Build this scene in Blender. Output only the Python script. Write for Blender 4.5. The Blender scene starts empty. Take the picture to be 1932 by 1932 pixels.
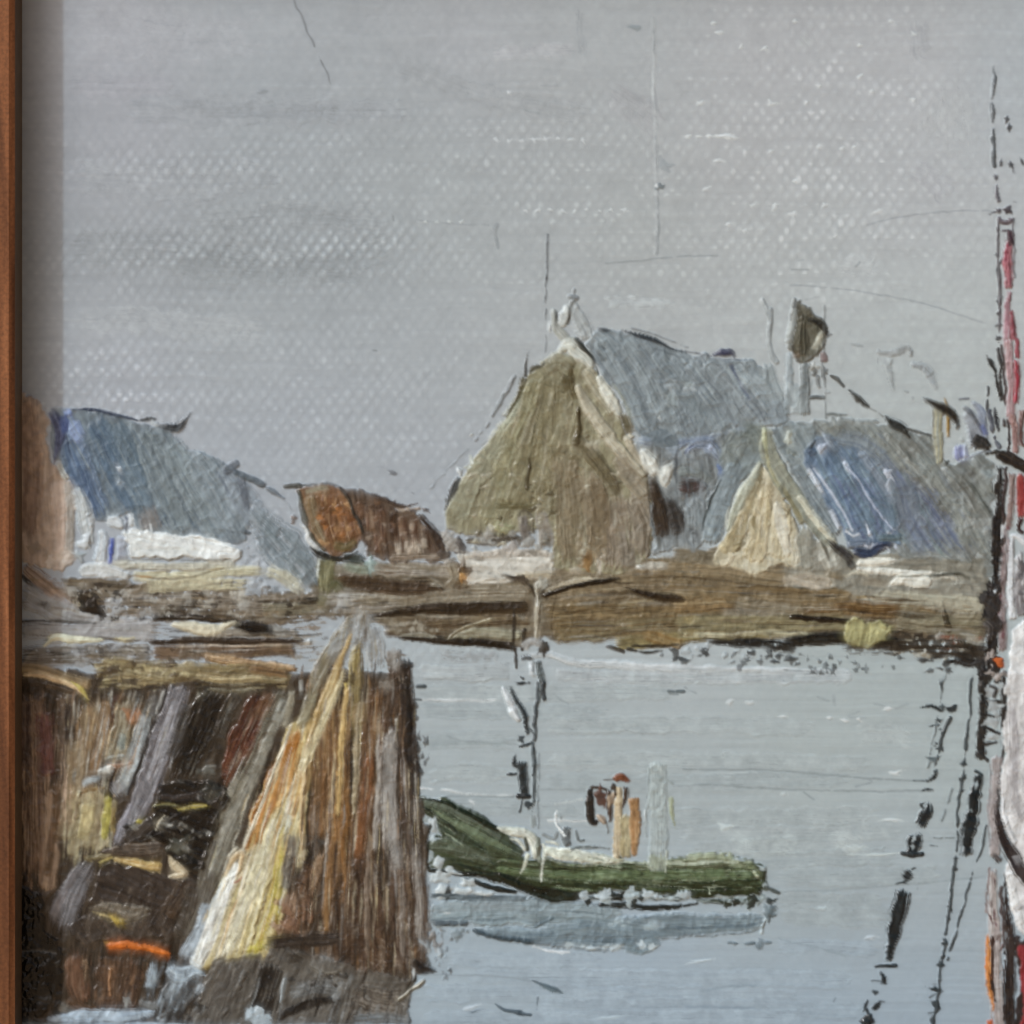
import bpy, math, random
import numpy as np

# ------------------------------------------------------------------ camera, sky, sun, exposure
# The photograph is a close-up of an oil painting in a narrow wooden frame.  One canvas unit U is 0.02 mm;
# the picture field is 5796 units (0.116 m) square, the canvas stands upright in the plane y = 0.
U = 2.0e-5
FIELD = 5796.0
scene = bpy.context.scene
col = scene.collection
cam_data = bpy.data.cameras.new('camera')
cam = bpy.data.objects.new('camera', cam_data); col.objects.link(cam)
DIST = 0.33
cam.location = (0, -DIST, 0); cam.rotation_euler = (math.radians(90), 0, 0)
cam_data.sensor_width = 36.0; cam_data.lens = 36.0*DIST/(FIELD*U)
cam_data.clip_start = 0.01; cam_data.clip_end = 200
scene.camera = cam
SUN_EL, SUN_SIDE = math.radians(33), math.radians(44.5)     # height of the light, and how far to the left of the canvas normal
world = bpy.data.worlds.new('World'); scene.world = world; world.use_nodes = True
wn = world.node_tree.nodes; wl = world.node_tree.links
bg = wn['Background']; sky_tex = wn.new('ShaderNodeTexSky'); sky_tex.sky_type = 'NISHITA'; sky_tex.sun_disc = False
sky_tex.sun_elevation = SUN_EL; sky_tex.sun_rotation = math.pi + SUN_SIDE
sky_tex.air_density = 0.12; sky_tex.dust_density = 6.0; sky_tex.ozone_density = 0.0
bg.inputs['Strength'].default_value = 0.15
wl.new(sky_tex.outputs[0], bg.inputs['Color'])
sd = bpy.data.lights.new('sun', 'SUN'); sd.energy = 1.65; sd.angle = math.radians(2.6); sd.color = (0.84, 0.95, 1.0)
sun = bpy.data.objects.new('sun', sd); col.objects.link(sun)
# towards the light: left (-x), in front (-y), above (+z)
from mathutils import Vector
sun_dir = Vector((-math.sin(SUN_SIDE)*math.cos(SUN_EL), -math.cos(SUN_SIDE)*math.cos(SUN_EL), math.sin(SUN_EL)))
sun.rotation_euler = (-sun_dir).to_track_quat('-Z', 'Y').to_euler()
scene.view_settings.view_transform = 'Standard'; scene.view_settings.look = 'None'
scene.view_settings.exposure = 0.0; scene.view_settings.gamma = 1.0; scene.view_settings.use_curve_mapping = False

# ------------------------------------------------------------------ the paint simulator: a raster of pigment, height, gloss and owner
STEP = 6.0
X0, X1, Y0, Y1 = -36.0, 6300.0, -300.0, 6120.0
NX, NY = int((X1-X0)/STEP)+1, int((Y1-Y0)/STEP)+1
rng = np.random.default_rng(7)
XS = (X0+np.arange(NX)*STEP).astype(np.float32); YS = (Y0+np.arange(NY)*STEP).astype(np.float32)
GX, GY = np.meshgrid(XS, YS)

TAB = rng.random((512, 512)).astype(np.float32)
def samp(a, b):
    """smooth random field, period 512, roughly uniform in 0..1"""
    a = np.asarray(a, np.float32); b = np.asarray(b, np.float32)
    ia = np.floor(a).astype(np.int32); ib = np.floor(b).astype(np.int32)
    fa = a-ia; fb = b-ib
    fa = fa*fa*(3-2*fa); fb = fb*fb*(3-2*fb)
    i0 = ia & 511; i1 = (ia+1) & 511; j0 = ib & 511; j1 = (ib+1) & 511
    return (TAB[i0, j0]*(1-fa)+TAB[i1, j0]*fa)*(1-fb)+(TAB[i0, j1]*(1-fa)+TAB[i1, j1]*fa)*fb
def fbm(x, y, s, octv=3, seed=0):
    v = 0; a = 1.0; t = 0
    for k in range(octv):
        v = v+a*samp(x/s+17.3*k+seed*31.7, y/s+5.9*k+seed*11.1); t += a; a *= 0.55; s *= 0.5
    return v/t
def lin(c):
    c = np.asarray(c, np.float32)/255.0
    return np.where(c <= 0.04045, c/12.92, ((c+0.055)/1.055)**2.4).astype(np.float32)
GAIN = np.array((0.685, 0.80, 0.885), np.float32)          # pigment reflectance for a given seen brightness
def pig(c):
    l = lin(c)*GAIN
    return np.clip(l*np.minimum(l.mean()/.2, 1)**.17, 0.002, 0.86)
def sh(*cs):
    """pigment of paint that the photograph shows in the shade of the frame"""
    out = []
    for c in cs:
        l = lin(c)*np.array((2.05, 2.2, 2.35)); l = np.clip(l, 0, .8)
        out.append(tuple(255*np.where(l <= .0031308, l*12.92, 1.055*l**(1/2.4)-.055)))
    return out
# the linen: a plain weave, threads about 11 units apart
wx = GX+14*(fbm(GX, GY, 420, 2, 3)-.5); wy = GY+14*(fbm(GX, GY, 520, 2, 5)-.5)
def knots(a, b): return ((.5+.5*np.cos(2*np.pi*a/68.0))*(.5+.5*np.cos(2*np.pi*b/97.0)))**1.2
WEAVE = np.maximum(knots(wx, wy), knots(wx+34, wy+48.5)).astype(np.float32)
ROWS = samp(np.floor(wy/48.5)*1.37+4, GX/380)*.7+.3*samp(np.floor(wy/48.5)*2.1, GX/150+8)
WEAVE = WEAVE*np.clip(-.5+1.5*fbm(GX, GY, 46, 2, 9)+1.5*ROWS, .04, 1.7).astype(np.float32)
FINE = fbm(GX, GY, 16, 2, 1).astype(np.float32)
MID = fbm(GX, GY, 60, 3, 2).astype(np.float32)
BIG = fbm(GX, GY, 420, 3, 4).astype(np.float32)

H = np.zeros((NY, NX), np.float32)            # height in units
C = np.zeros((NY, NX, 3), np.float32)         # pigment
R = np.full((NY, NX), 0.45, np.float32)       # roughness
L = np.zeros((NY, NX), np.int32)              # owner
TX = np.ones((NY, NX), np.float32); TY = np.zeros((NY, NX), np.float32)   # which way the paint was dragged

OWN = ['sky']                                 # part keys by id: 'thing', 'thing/part' or 'thing/part/piece'
KEYS = {'sky': 0}
cur = {'id': 0, 'ox': 0.0, 'oy': 0.0}
def o(key):
    """choose the owner of the next strokes; a key that ends in + starts a new piece of that name"""
    if key.endswith('+'):
        key = key[:-1]; OWN.append(key); cur['id'] = len(OWN)-1; return
    if key not in KEYS: OWN.append(key); KEYS[key] = len(OWN)-1
    cur['id'] = KEYS[key]
def at(i, j): cur['ox'], cur['oy'] = 1932.0*i, 1932.0*j

def window(x0, x1, y0, y1):
    c0 = max(0, int((x0-X0)/STEP)); c1 = min(NX, int((x1-X0)/STEP)+2)
    r0 = max(0, int((y0-Y0)/STEP)); r1 = min(NY, int((y1-Y0)/STEP)+2)
    return (slice(r0, r1), slice(c0, c1)) if c1 > c0 and r1 > r0 else None
def ramp(cols, v):
    """pigment along a list of colours for v in 0..1"""
    a = np.array([pig(c) for c in cols], np.float32)
    if len(a) == 1: return np.broadcast_to(a[0], v.shape+(3,))
    f = np.clip(v, 0, .9999)*(len(a)-1); i = f.astype(np.int32); f = (f-i)[..., None]
    return a[i]*(1-f)+a[i+1]*f
SEED = [0]
def lay(w, alpha, colour, height, cover, rough, own=True, tan=None):
    """put paint down: alpha is coverage, cover how far it drowns what is below"""
    a = alpha[..., None]
    C[w] = C[w]*(1-a)+colour*a
    H[w] = H[w]*(1-alpha*cover)+height*alpha
    R[w] = R[w]*(1-alpha)+rough*alpha
    if tan is not None:
        g = alpha > .3
        for A, v in ((TX, tan[0]), (TY, tan[1])):
            Aw = A[w]; Aw[g] = v[g] if np.ndim(v) else v; A[w] = Aw
    if own:
        m = alpha > 0.5
        Lw = L[w]; Lw[m] = cur['id']; L[w] = Lw
def smooth_path(pts):
    p = np.array(pts, np.float32)
    if len(p) < 3: return p
    out = []
    q = np.vstack([2*p[0]-p[1], p, 2*p[-1]-p[-2]])
    for i in range(1, len(q)-2):
        for t in np.linspace(0, 1, 5, endpoint=False):
            out.append(.5*((2*q[i])+(-q[i-1]+q[i+1])*t+(2*q[i-1]-5*q[i]+4*q[i+1]-q[i+2])*t*t+(-q[i-1]+3*q[i]-3*q[i+1]+q[i+2])*t**3))
    out.append(q[-2])
    return np.array(out, np.float32)
def S(pts, w, cols, h=16, ridge=.6, dry=(0, 0), rag=.12, edge=.14, br=9, ls=260, rough=.42, cover=.55, mode=1, op=1.0, own=True, wet=0.0):
    """one brush or knife stroke along pts; w its width(s)"""
    SEED[0] += 1; sd_ = SEED[0]*7.31
    P = smooth_path([(x+cur['ox'], y+cur['oy']) for x, y in pts])
    ws = np.atleast_1d(np.array(w, np.float32))
    wm = float(ws.max()); mg = wm*.75+40
    W = window(P[:, 0].min()-mg, P[:, 0].max()+mg, P[:, 1].min()-mg, P[:, 1].max()+mg)
    if W is None: return
    x, y = GX[W], GY[W]
    x = x+wm*.06*(MID[W]-.5)*2; y = y+wm*.06*(BIG[W]-.5)*2
    d = np.diff(P, axis=0); ln = np.maximum(np.hypot(d[:, 0], d[:, 1]), 1e-3); cum = np.concatenate([[0], np.cumsum(ln)]); tot = cum[-1]
    best = np.full(x.shape, 1e18, np.float32); tt = np.zeros_like(best); uu = np.zeros_like(best); tx = np.zeros_like(best); ty = np.zeros_like(best)
    n = len(ln)
    for k in range(n):
        ex, ey = d[k]/ln[k]
        rx, ry = x-P[k, 0], y-P[k, 1]
        a = rx*ex+ry*ey; b = ry*ex-rx*ey
        lo = -1e9 if k == 0 else 0.0; hi = 1e9 if k == n-1 else ln[k]
        ac = np.clip(a, lo, hi)
        dist = (a-ac)**2+b*b
        m = dist < best
        best[m] = dist[m]; tt[m] = (cum[k]+ac[m]); uu[m] = (np.sign(b)*np.sqrt(dist))[m]; tx[m] = ex; ty[m] = ey
    t = tt/tot
    hw = .5*np.interp(t, np.linspace(0, 1, len(ws)), ws).astype(np.float32)
    hw = hw*(1+edge*2*(samp(tt/max(60, wm*.5)+sd_, np.sign(uu)*3+sd_)-.5)+edge*1.2*(samp(tt/22+sd_, np.sign(uu)*5+sd_*2)-.5))
    hw = np.maximum(hw, 1.0)
    u = uu/hw
    nb = br*max(1.0, wm/90.0)
    b1 = .6*samp(u*nb*.5+sd_, tt/ls+sd_)+.4*samp(u*nb+sd_*1.7, tt/(ls*.6)+sd_)
    b2 = samp(u*nb*1.3+sd_*2.3, tt/(ls*.8)+sd_*.7)
    e0 = rag*wm*(samp(u*nb*.6+sd_, 3.3)-.25); e1 = rag*wm*(samp(u*nb*.6+sd_, 9.1)-.25)
    # rounded-off ends
    cap = wm*.18*np.clip(np.abs(u), 0, 1)**2
    inside = np.minimum(np.minimum((1-np.abs(u))*hw, tt-e0-cap), tot-tt-e1-cap)
    sw = wm*(.20 if h < 28 else .08)+4
    alpha = np.clip(inside/sw+.15+1.5*(b2-.5)*np.clip(1-inside/(2.2*sw), 0, 1)+.9*(MID[W]-.5)*np.clip(1-inside/(2*sw), 0, 1), 0, 1)*np.clip(inside/5+1, 0, 1)
    if wm >= 60 and max(dry) == 0 and h < 28: dry = (.06, .2)
    dr = np.interp(t, np.linspace(0, 1, len(dry)), dry).astype(np.float32)
    if max(dry) > 0:
        wv = WEAVE[W] if mode > 0 else 1-WEAVE[W]
        v = .45*wv+.25*b2+.2*MID[W]+.2*FINE[W]
        alpha = alpha*np.clip((v-dr*.85)*9+.5, 0, 1)
    if wet > 0:
        alpha = alpha*np.clip(1-wet*np.clip((t-.55)/.45, 0, 1)*(.4+b2), 0, 1)
    alpha = (alpha*op).astype(np.float32)
    if alpha.max() < .02: return
    b3 = samp(u*nb*2.1+sd_*1.3, tt/(ls*.5)+sd_*3)
    v = np.clip((b1-.5)*2.0+.5+.5*(MID[W]-.5), 0, 1)
    lum = .97+.16*(FINE[W]-.5)+.20*(b3-.5)+.46*(MID[W]-.5)-.10*np.clip(.45-WEAVE[W], 0, 1)
    lum = lum*np.where(b3 < .1, .78, 1)
    colour = ramp(cols, v)*lum[..., None]
    ed = np.exp(-((np.abs(u)-.86)/.13)**2)*(.35+1.1*samp(tt/45+sd_, np.sign(u)*7+sd_))
    endr = np.exp(-((tot-tt-e1)/(.12*wm+8))**2)*.5
    soft = np.clip(inside/(12+.05*wm), 0, 1)
    height = h*soft*(.42+.15*(b2-.5)+.8*ridge*ed+.7*ridge*endr+.35*(MID[W]-.3))
    lay(W, alpha, colour, height, cover, rough+.12*(b2-.5), own, (tx, ty))
def inpoly(x, y, p):
    c = np.zeros(x.shape, bool); n = len(p)
    for i in range(n):
        x1, y1 = p[i]; x2, y2 = p[(i+1) % n]
        if y1 == y2: continue
        c ^= ((y1 > y) != (y2 > y)) & (x < (x2-x1)*(y-y1)/(y2-y1)+x1)
    return c
def F(poly, cols, ang=90, h=10, edge=14, br=14.0, ls=300, dry=0, rough=.45, cover=.5, mode=1, op=1.0, own=True, seedc=.0):
    """an area brushed in along direction ang (degrees, 0 = to the right, 90 = downwards)"""
    SEED[0] += 1; sd_ = SEED[0]*5.17
    p = [(x+cur['ox'], y+cur['oy']) for x, y in poly]; q = np.array(p)
    W = window(q[:, 0].min()-40, q[:, 0].max()+40, q[:, 1].min()-40, q[:, 1].max()+40)
    if W is None: return
    x, y = GX[W], GY[W]
    dx = edge*4*(samp(x/70+sd_, y/70)-.5)+edge*2*(samp(x/22, y/22+sd_)-.5)
    dy = edge*4*(samp(x/70, y/70+sd_*2)-.5)+edge*2*(samp(x/22+sd_, y/22)-.5)
    m = inpoly(x+dx, y+dy, p).astype(np.float32)
    k = m.copy(); k[1:-1, 1:-1] = (m[1:-1, 1:-1]*2+m[:-2, 1:-1]+m[2:, 1:-1]+m[1:-1, :-2]+m[1:-1, 2:])/6
    blur = k.copy()
    for _ in range(3): blur[1:-1, 1:-1] = (blur[:-2, 1:-1]+blur[2:, 1:-1]+blur[1:-1, :-2]+blur[1:-1, 2:])/4
    ca, sa = math.cos(math.radians(ang)), math.sin(math.radians(ang))
    a = x*ca+y*sa; b = -x*sa+y*ca
    b = b+18*(samp(a/140+sd_, b/200)-.5)
    b1 = .55*samp(b/(br*2.4)+sd_, a/ls+sd_)+.45*samp(b/br+sd_*2, a/(ls*.6))
    b2 = samp(b/(br*.8)+sd_*3, a/(ls*.7)+sd_)
    alpha = k
    if dry > 0:
        wv = WEAVE[W] if mode > 0 else 1-WEAVE[W]
        v = .45*wv+.25*b2+.2*MID[W]+.2*FINE[W]
        alpha = alpha*np.clip((v-dry*.85)*9+.5, 0, 1)
    alpha = (alpha*op).astype(np.float32)
    v = np.clip((b1-.5)*1.6+.5+.35*(BIG[W]-.5)+.25*(MID[W]-.5), 0, 1)
    b3 = samp(b/(br*.55)+sd_*4, a/(ls*.5)+sd_)
    colour = ramp(cols, v)*(.97+.16*(FINE[W]-.5)+.18*(b3-.5)+.46*(MID[W]-.5)-.10*np.clip(.45-WEAVE[W], 0, 1))[..., None]
    rim = np.clip(blur*4*(1-blur), 0, 1)
    height = h*(.4+.15*(b2-.5)+.4*(MID[W]-.3)+.4*rim*samp(x/40+sd_, y/40))*np.clip(blur*1.6-.2, 0, 1)
    lay(W, alpha, colour, height, cover, rough+.12*(b2-.5), own, (ca, sa))
def N(pts, w, c, gaps=.0, h=10, rough=.4, own=True, op=1.0):
    """a thin drawn line, broken where the tool skipped"""
    SEED[0] += 1; sd_ = SEED[0]*3.77
    P = smooth_path([(x+cur['ox'], y+cur['oy']) for x, y in pts])
    wm = float(np.max(w)); W = window(P[:, 0].min()-wm-20, P[:, 0].max()+wm+20, P[:, 1].min()-wm-20, P[:, 1].max()+wm+20)
    if W is None: return
    x, y = GX[W]+14*(samp(GX[W]/46+sd_, GY[W]/46)-.5), GY[W]
    d = np.diff(P, axis=0); ln = np.maximum(np.hypot(d[:, 0], d[:, 1]), 1e-3); cum = np.concatenate([[0], np.cumsum(ln)]); tot = cum[-1]
    best = np.full(x.shape, 1e18, np.float32); tt = np.zeros_like(best)
    for k in range(len(ln)):
        ex, ey = d[k]/ln[k]; rx, ry = x-P[k, 0], y-P[k, 1]
        a = np.clip(rx*ex+ry*ey, 0, ln[k]); q = (rx-a*ex)**2+(ry-a*ey)**2
        m = q < best; best[m] = q[m]; tt[m] = cum[k]+a[m]
    if wm <= 12: op *= .62
    ws = np.atleast_1d(np.array(w, np.float32))
    hw = .5*np.interp(tt/tot, np.linspace(0, 1, len(ws)), ws)
    v = samp(tt/48+sd_, 1.5+sd_)*.7+.3*samp(tt/15+sd_, 4.5)
    hw = hw*(.55+.9*v)
    if gaps > 0: hw = hw*np.clip((v-gaps*.8)*7, 0, 1.15)
    sd2 = hw-np.sqrt(best)
    alpha = (np.clip(sd2/6+.5, 0, 1)*np.clip(hw/3, 0, 1)*op).astype(np.float32)
    colour = np.broadcast_to(pig(c), alpha.shape+(3,))*(.85+.3*FINE[W])[..., None]
    lay(W, alpha, colour, h*np.clip(sd2/8, 0, 1).astype(np.float32), .2, rough, own)
def B(x, y, w, hh, c, ang=0, h=22, rough=.36, own=True):
    """a dab of paint"""
    SEED[0] += 1; sd_ = SEED[0]*2.91
    x += cur['ox']; y += cur['oy']; r = max(w, hh)*.8+15
    W = window(x-r, x+r, y-r, y+r)
    if W is None: return
    ca, sa = math.cos(math.radians(ang)), math.sin(math.radians(ang))
    a = (GX[W]-x)*ca+(GY[W]-y)*sa; b = -(GX[W]-x)*sa+(GY[W]-y)*ca
    th = np.arctan2(b/hh, a/w)
    q = np.hypot(a/(.5*w), b/(.5*hh))*(1+1.1*(samp(np.cos(th)*1.6+sd_, np.sin(th)*1.6+sd_*2)-.5)+.8*(MID[W]-.5)+.35*(FINE[W]-.5))
    alpha = np.clip((1-q)*min(w, hh)*.5/7+.5, 0, 1).astype(np.float32)
    cs = c if isinstance(c, list) else [c]
    colour = ramp(cs, np.clip(samp(a/30+sd_, b/30)*1.3-.15, 0, 1))*(.93+.14*FINE[W])[..., None]
    dome = .5*np.clip(1-q**3, 0, 1)**.8
    lay(W, alpha, colour, (h*dome*(.7+.5*MID[W])).astype(np.float32), .4, rough, own)
def D(x0, y0, x1, y1, n, size, cols, h=8, ar=1.0, ang=0):
    """scattered specks"""
    for _ in range(n):
        s = size*(.4+1.1*rng.random())
        B(x0+(x1-x0)*rng.random(), y0+(y1-y0)*rng.random(), s*ar, s, cols[int(rng.integers(len(cols)))], ang+40*(rng.random()-.5), h)
def K(poly, a0, a1, n, ln, wd, cols, h=12, op=.8, dry=(.1, .35), rough=.36):
    """many fine brush drags inside an outline; direction swings from a0 at its left to a1 at its right"""
    q = np.array(poly, float); x0, x1, y0, y1 = q[:, 0].min(), q[:, 0].max(), q[:, 1].min(), q[:, 1].max()
    xs = x0+(x1-x0)*rng.random(n*4); ys = y0+(y1-y0)*rng.random(n*4); ok = inpoly(xs, ys, poly)
    for x, y in list(zip(xs[ok], ys[ok]))[:n]:
        a = math.radians(a0+(a1-a0)*(x-x0)/max(1, x1-x0)+5*(rng.random()-.5)); l = ln[0]+(ln[1]-ln[0])*rng.random()**1.5; w = wd[0]+(wd[1]-wd[0])*rng.random()**2
        cx, cy = math.cos(a)*l/2, math.sin(a)*l/2
        if not inpoly(np.array([x-cx, x+cx]), np.array([y-cy, y+cy]), poly).all(): cx *= .4; cy *= .4
        i = int(rng.integers(len(cols))); c = cols[i]; j = np.clip(np.array(c)*(.86+.24*rng.random()), 0, 255)
        S([(x-cx, y-cy), (x+6*(rng.random()-.5), y+6*(rng.random()-.5)), (x+cx, y+cy)], (w*.5, w, w*.35), [tuple(j), c], h=.45*h*(.5+rng.random()), op=op*(.6+.4*rng.random()), dry=dry, rag=.8, own=False, rough=rough, cover=.3)
def grade(points, W=None):
    """pigment that drifts from place to place: inverse-distance mix of control colours (x, y in tenths of the field)"""
    xs = np.linspace(X0, X1, 64); ys = np.linspace(Y0, Y1, 64); gx, gy = np.meshgrid(xs, ys)
    acc = np.zeros(gx.shape+(3,)); ws = np.zeros(gx.shape)
    for (px, py, c) in points:
        w_ = 1/(((gx-px)**2+(gy-py)**2)/1e5+1.5)**1.6
        acc += w_[..., None]*pig(c); ws += w_
    acc /= ws[..., None]
    fx = (GX-X0)/(X1-X0)*63; fy = (GY-Y0)/(Y1-Y0)*63
    ix = np.clip(fx.astype(int), 0, 62); iy = np.clip(fy.astype(int), 0, 62); fx = (fx-ix)[..., None]; fy = (fy-iy)[..., None]
    return ((acc[iy, ix]*(1-fx)+acc[iy, ix+1]*fx)*(1-fy)+(acc[iy+1, ix]*(1-fx)+acc[iy+1, ix+1]*fx)*fy).astype(np.float32)

# ------------------------------------------------------------------ the painted sky and water (coordinates: units from the top left of the photograph)
o('sky')
ground = grade([(500, 150, (171, 171, 176)), (1500, 150, (166, 169, 173)), (2600, 250, (170, 171, 175)), (3500, 200, (166, 169, 171)), (4300, 300, (170, 170, 172)),
    (5200, 400, (174, 174, 176)), (5700, 500, (166, 171, 175)), (700, 560, (153, 154, 160)), (1500, 600, (150, 155, 159)), (2400, 560, (151, 155, 158)), (3200, 600, (160, 162, 163)),
    (4200, 900, (168, 168, 169)), (600, 950, (164, 165, 170)), (1500, 950, (158, 162, 165)), (2400, 1000, (160, 164, 165)), (3300, 1000, (160, 163, 164)), (5200, 1100, (171, 172, 174)),
    (700, 1480, (144, 148, 151)), (1400, 1450, (139, 144, 147)), (2000, 1450, (143, 148, 151)), (2700, 1400, (160, 164, 165)), (3600, 1300, (162, 165, 164)), (4400, 1400, (168, 170, 170)),
    (500, 1900, (170, 172, 176)), (1400, 1900, (162, 166, 168)), (2400, 1900, (161, 165, 168)), (3000, 2000, (166, 169, 170)), (4500, 1750, (172, 176, 176)), (5400, 1800, (175, 179, 179)),
    (700, 2200, (162, 165, 172)), (1600, 2300, (160, 164, 170)), (2300, 2400, (159, 163, 167)), (5000, 2200, (168, 173, 173)), (1300, 2700, (155, 160, 167)), (2400, 2700, (156, 160, 166)), (5300, 2300, (166, 171, 170)),
    (2900, 3700, (163, 170, 173)), (3800, 3800, (168, 174, 176)), (4800, 3800, (160, 168, 168)), (2700, 4200, (158, 166, 168)), (3600, 4300, (156, 164, 165)), (4600, 4350, (161, 168, 167)), (5400, 4300, (158, 166, 166)),
    (4600, 5000, (153, 162, 165)), (5200, 5000, (154, 162, 166)), (2700, 5300, (152, 164, 172)), (3600, 5500, (150, 163, 174)), (4600, 5700, (146, 159, 170)), (5200, 5600, (148, 160, 170)), (1000, 5780, (150, 162, 172))])
st1 = samp(GY/26+2.2*BIG, GX/520); st2 = samp(GY/11+3*BIG, GX/300+9)
mott = fbm(GX, GY, 110, 3, 21)
C[:] = ground*(0.965+.05*st1+.035*(st2-.5)+.07*(mott-.5)+.045*(FINE-.5))[..., None]
PATCH = [(1100, 1440, 900, 190, 1.0, .9), (2050, 1420, 420, 170, .8, .5), (4600, 700, 850, 760, .3, .95), (900, 930, 620, 120, .5, .8), (1900, 2350, 1100, 600, .35, .6), (2500, 800, 900, 300, .25, .5),
         (700, 2150, 420, 300, .4, .5), (3100, 1200, 900, 420, .2, .7), (1450, 1050, 500, 260, .45, .5), (1500, 3200, 500, 250, .6, .8), (4300, 1500, 500, 300, .2, .6), (2600, 3680, 500, 140, .5, .8), (600, 2350, 300, 300, .5, .6),
         (2600, 5250, 400, 150, .3, .5), (5000, 1250, 500, 300, .2, .4)]
wh = np.full(H.shape, .16, np.float32); wc = np.full(H.shape, .12, np.float32)
for (px, py, rx, ry, ah, ac) in PATCH:
    g = np.exp(-((GX-px)/rx)**2-((GY-py)/ry)**2); wh += ah*g; wc += ac*g
spark = np.clip((samp(GX/52+40, GY/50+3)-.52)*3.2, 0, 1)
peak = np.clip(WEAVE*1.25-.45, 0, 1)**1.6
C *= (1+(.05+.17*spark)[..., None]*(wc*peak)[..., None]*1.25-(.07*wh*np.clip(.35-WEAVE, 0, 1)*1.6)[..., None])
H[:] = 3.0*wh*WEAVE+1.0*st1+.7*st2+4*(mott-.5)+1.0*FINE
R[:] = .5+.1*(mott-.5)
# worked-over patches, knife edges and hair cracks in the sky
at(0, 0)
def smear(pts, w, c, op=.35, h=5, dry=(.3, .4)): S(pts, w, c, h=h, ridge=.3, dry=dry, op=op, rag=.6, edge=.3, ls=420, rough=.5, own=False, cover=.3)
smear([(380, 480), (800, 490), (1000, 500)], 150, [(150, 150, 156), (165, 164, 170)])
smear([(900, 560), (1600, 590), (1932, 600)], 110, [(145, 148, 152), (160, 163, 166)])
smear([(400, 100), (900, 180), (1500, 200)], 300, [(176, 176, 181), (170, 171, 176)], .3)
smear([(1050, 1300), (1500, 1420), (1932, 1560)], 240, [(140, 144, 146), (155, 158, 160)], .4)
smear([(380, 1400), (900, 1420), (1500, 1500)], 230, [(136, 140, 143), (152, 155, 157)], .42); smear([(900, 1480), (1500, 1520), (2100, 1500)], 200, [(132, 137, 140), (148, 152, 154)], .42); smear([(700, 620), (1400, 640), (2300, 620)], 150, [(140, 144, 149), (156, 159, 163)], .5); smear([(400, 1000), (1000, 1040), (1600, 1010)], 240, [(150, 153, 157), (162, 165, 168)], .45); smear([(1100, 1250), (1700, 1210), (2200, 1240)], 170, [(144, 148, 151), (158, 161, 163)], .5)
smear([(380, 1800), (900, 1820), (1500, 1880)], 160, [(176, 179, 181), (168, 171, 173)], .4)
N([(1665, 0), (1750, 190), (1810, 320), (1875, 490)], 9, (95, 98, 102), .38, 2, own=False)
B(1490, 520, 60, 18, (140, 144, 148), -8, 6, own=False); N([(1390, 715), (1470, 700)], 12, (140, 144, 148), 0, 2, own=False)
at(1, 0)
smear([(300, 370), (900, 560), (1400, 640)], 150, [(148, 151, 153), (160, 162, 164)], .4)
smear([(850, 300), (1100, 290), (1330, 280)], 70, [(182, 181, 184), (174, 174, 177)], .45)
smear([(100, 1430), (300, 1400)], 200, [(140, 144, 146), (152, 156, 157)], .5)
smear([(1500, 500), (1700, 640), (1820, 720)], 160, [(154, 152, 155), (164, 164, 166)], .45)
smear([(1350, 50), (1360, 330)], 60, [(150, 154, 157), (160, 163, 166)], .5)
S([(1770, 90), (1775, 600), (1785, 1100), (1780, 1450)], 30, [(171, 173, 174), (166, 169, 170)], h=8, ridge=.4, dry=(.25, .25), own=False, edge=.4, op=.75)
N([(1790, 1080), (1790, 1300), (1785, 1450)], 9, (132, 137, 139), .25, 1, own=False); N([(1775, 500), (1785, 620)], 9, (145, 147, 150), .1, 1, own=False)
B(1665, 150, 70, 34, (140, 146, 149), 10, 8, own=False); B(1800, 1060, 50, 30, (118, 124, 126), 0, 16, own=False); B(1780, 1055, 16, 30, (190, 192, 192), 0, 14, own=False)  # last two dabs: side light on a paint lump, put into the pigment
B(1830, 940, 90, 60, (148, 152, 154), 10, 6, own=False)
N([(1500, 1492), (1700, 1475), (1932, 1455), (2130, 1445)], 8, (128, 133, 135), .15, 2, own=False)
N([(430, 1245), (680, 1272), (840, 1275)], 9, (140, 144, 146), .15, 3, own=False); N([(880, 1270), (870, 1330), (885, 1400)], 16, (142, 146, 148), .1, 3, own=False)
N([(298, 1228), (300, 1252)], 9, (80, 84, 86), 0, 3, own=False); B(950, 525, 36, 18, (186, 188, 190), 20, 12, own=False); N([(1040, 625), (1120, 640)], 10, (142, 146, 148), 0, 3, own=False)
N([(1130, 485), (1220, 480)], 9, (145, 148, 151), 0, 3, own=False)
for k in range(8): B(880+70*k, 790+int(6*math.sin(k)), 26, 17, (190, 193, 195), 0, 9, own=False)
for k in range(9): B(1045+70*k, 1195-4*(k % 3), 24, 16, (188, 191, 192), 0, 9, own=False)
for k in range(4): B(475+68*k, 1255, 26, 16, (186, 190, 191), 0, 9, own=False)
S([(1500, 1730), (1650, 1715), (1900, 1725)], 60, [(178, 182, 183), (170, 175, 176)], h=8, dry=(.4, .5), own=False, rag=.5, op=.6)
S([(1480, 1690), (1700, 1680)], 26, [(180, 184, 185)], h=8, dry=(.4, .5), own=False)
at(2, 0)
smear([(1330, 110), (1350, 300), (1380, 330)], 130, [(146, 148, 152), (162, 163, 166)], .45)
smear([(1260, 940), (1400, 1010), (1520, 1120)], 160, [(156, 156, 162), (168, 169, 172)], .4)
smear([(900, 1480), (1050, 1500), (1100, 1450)], 130, [(184, 187, 188), (176, 179, 180)], .5)
smear([(660, 200), (720, 260)], 140, [(180, 183, 180), (174, 177, 176)], .5)
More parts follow.
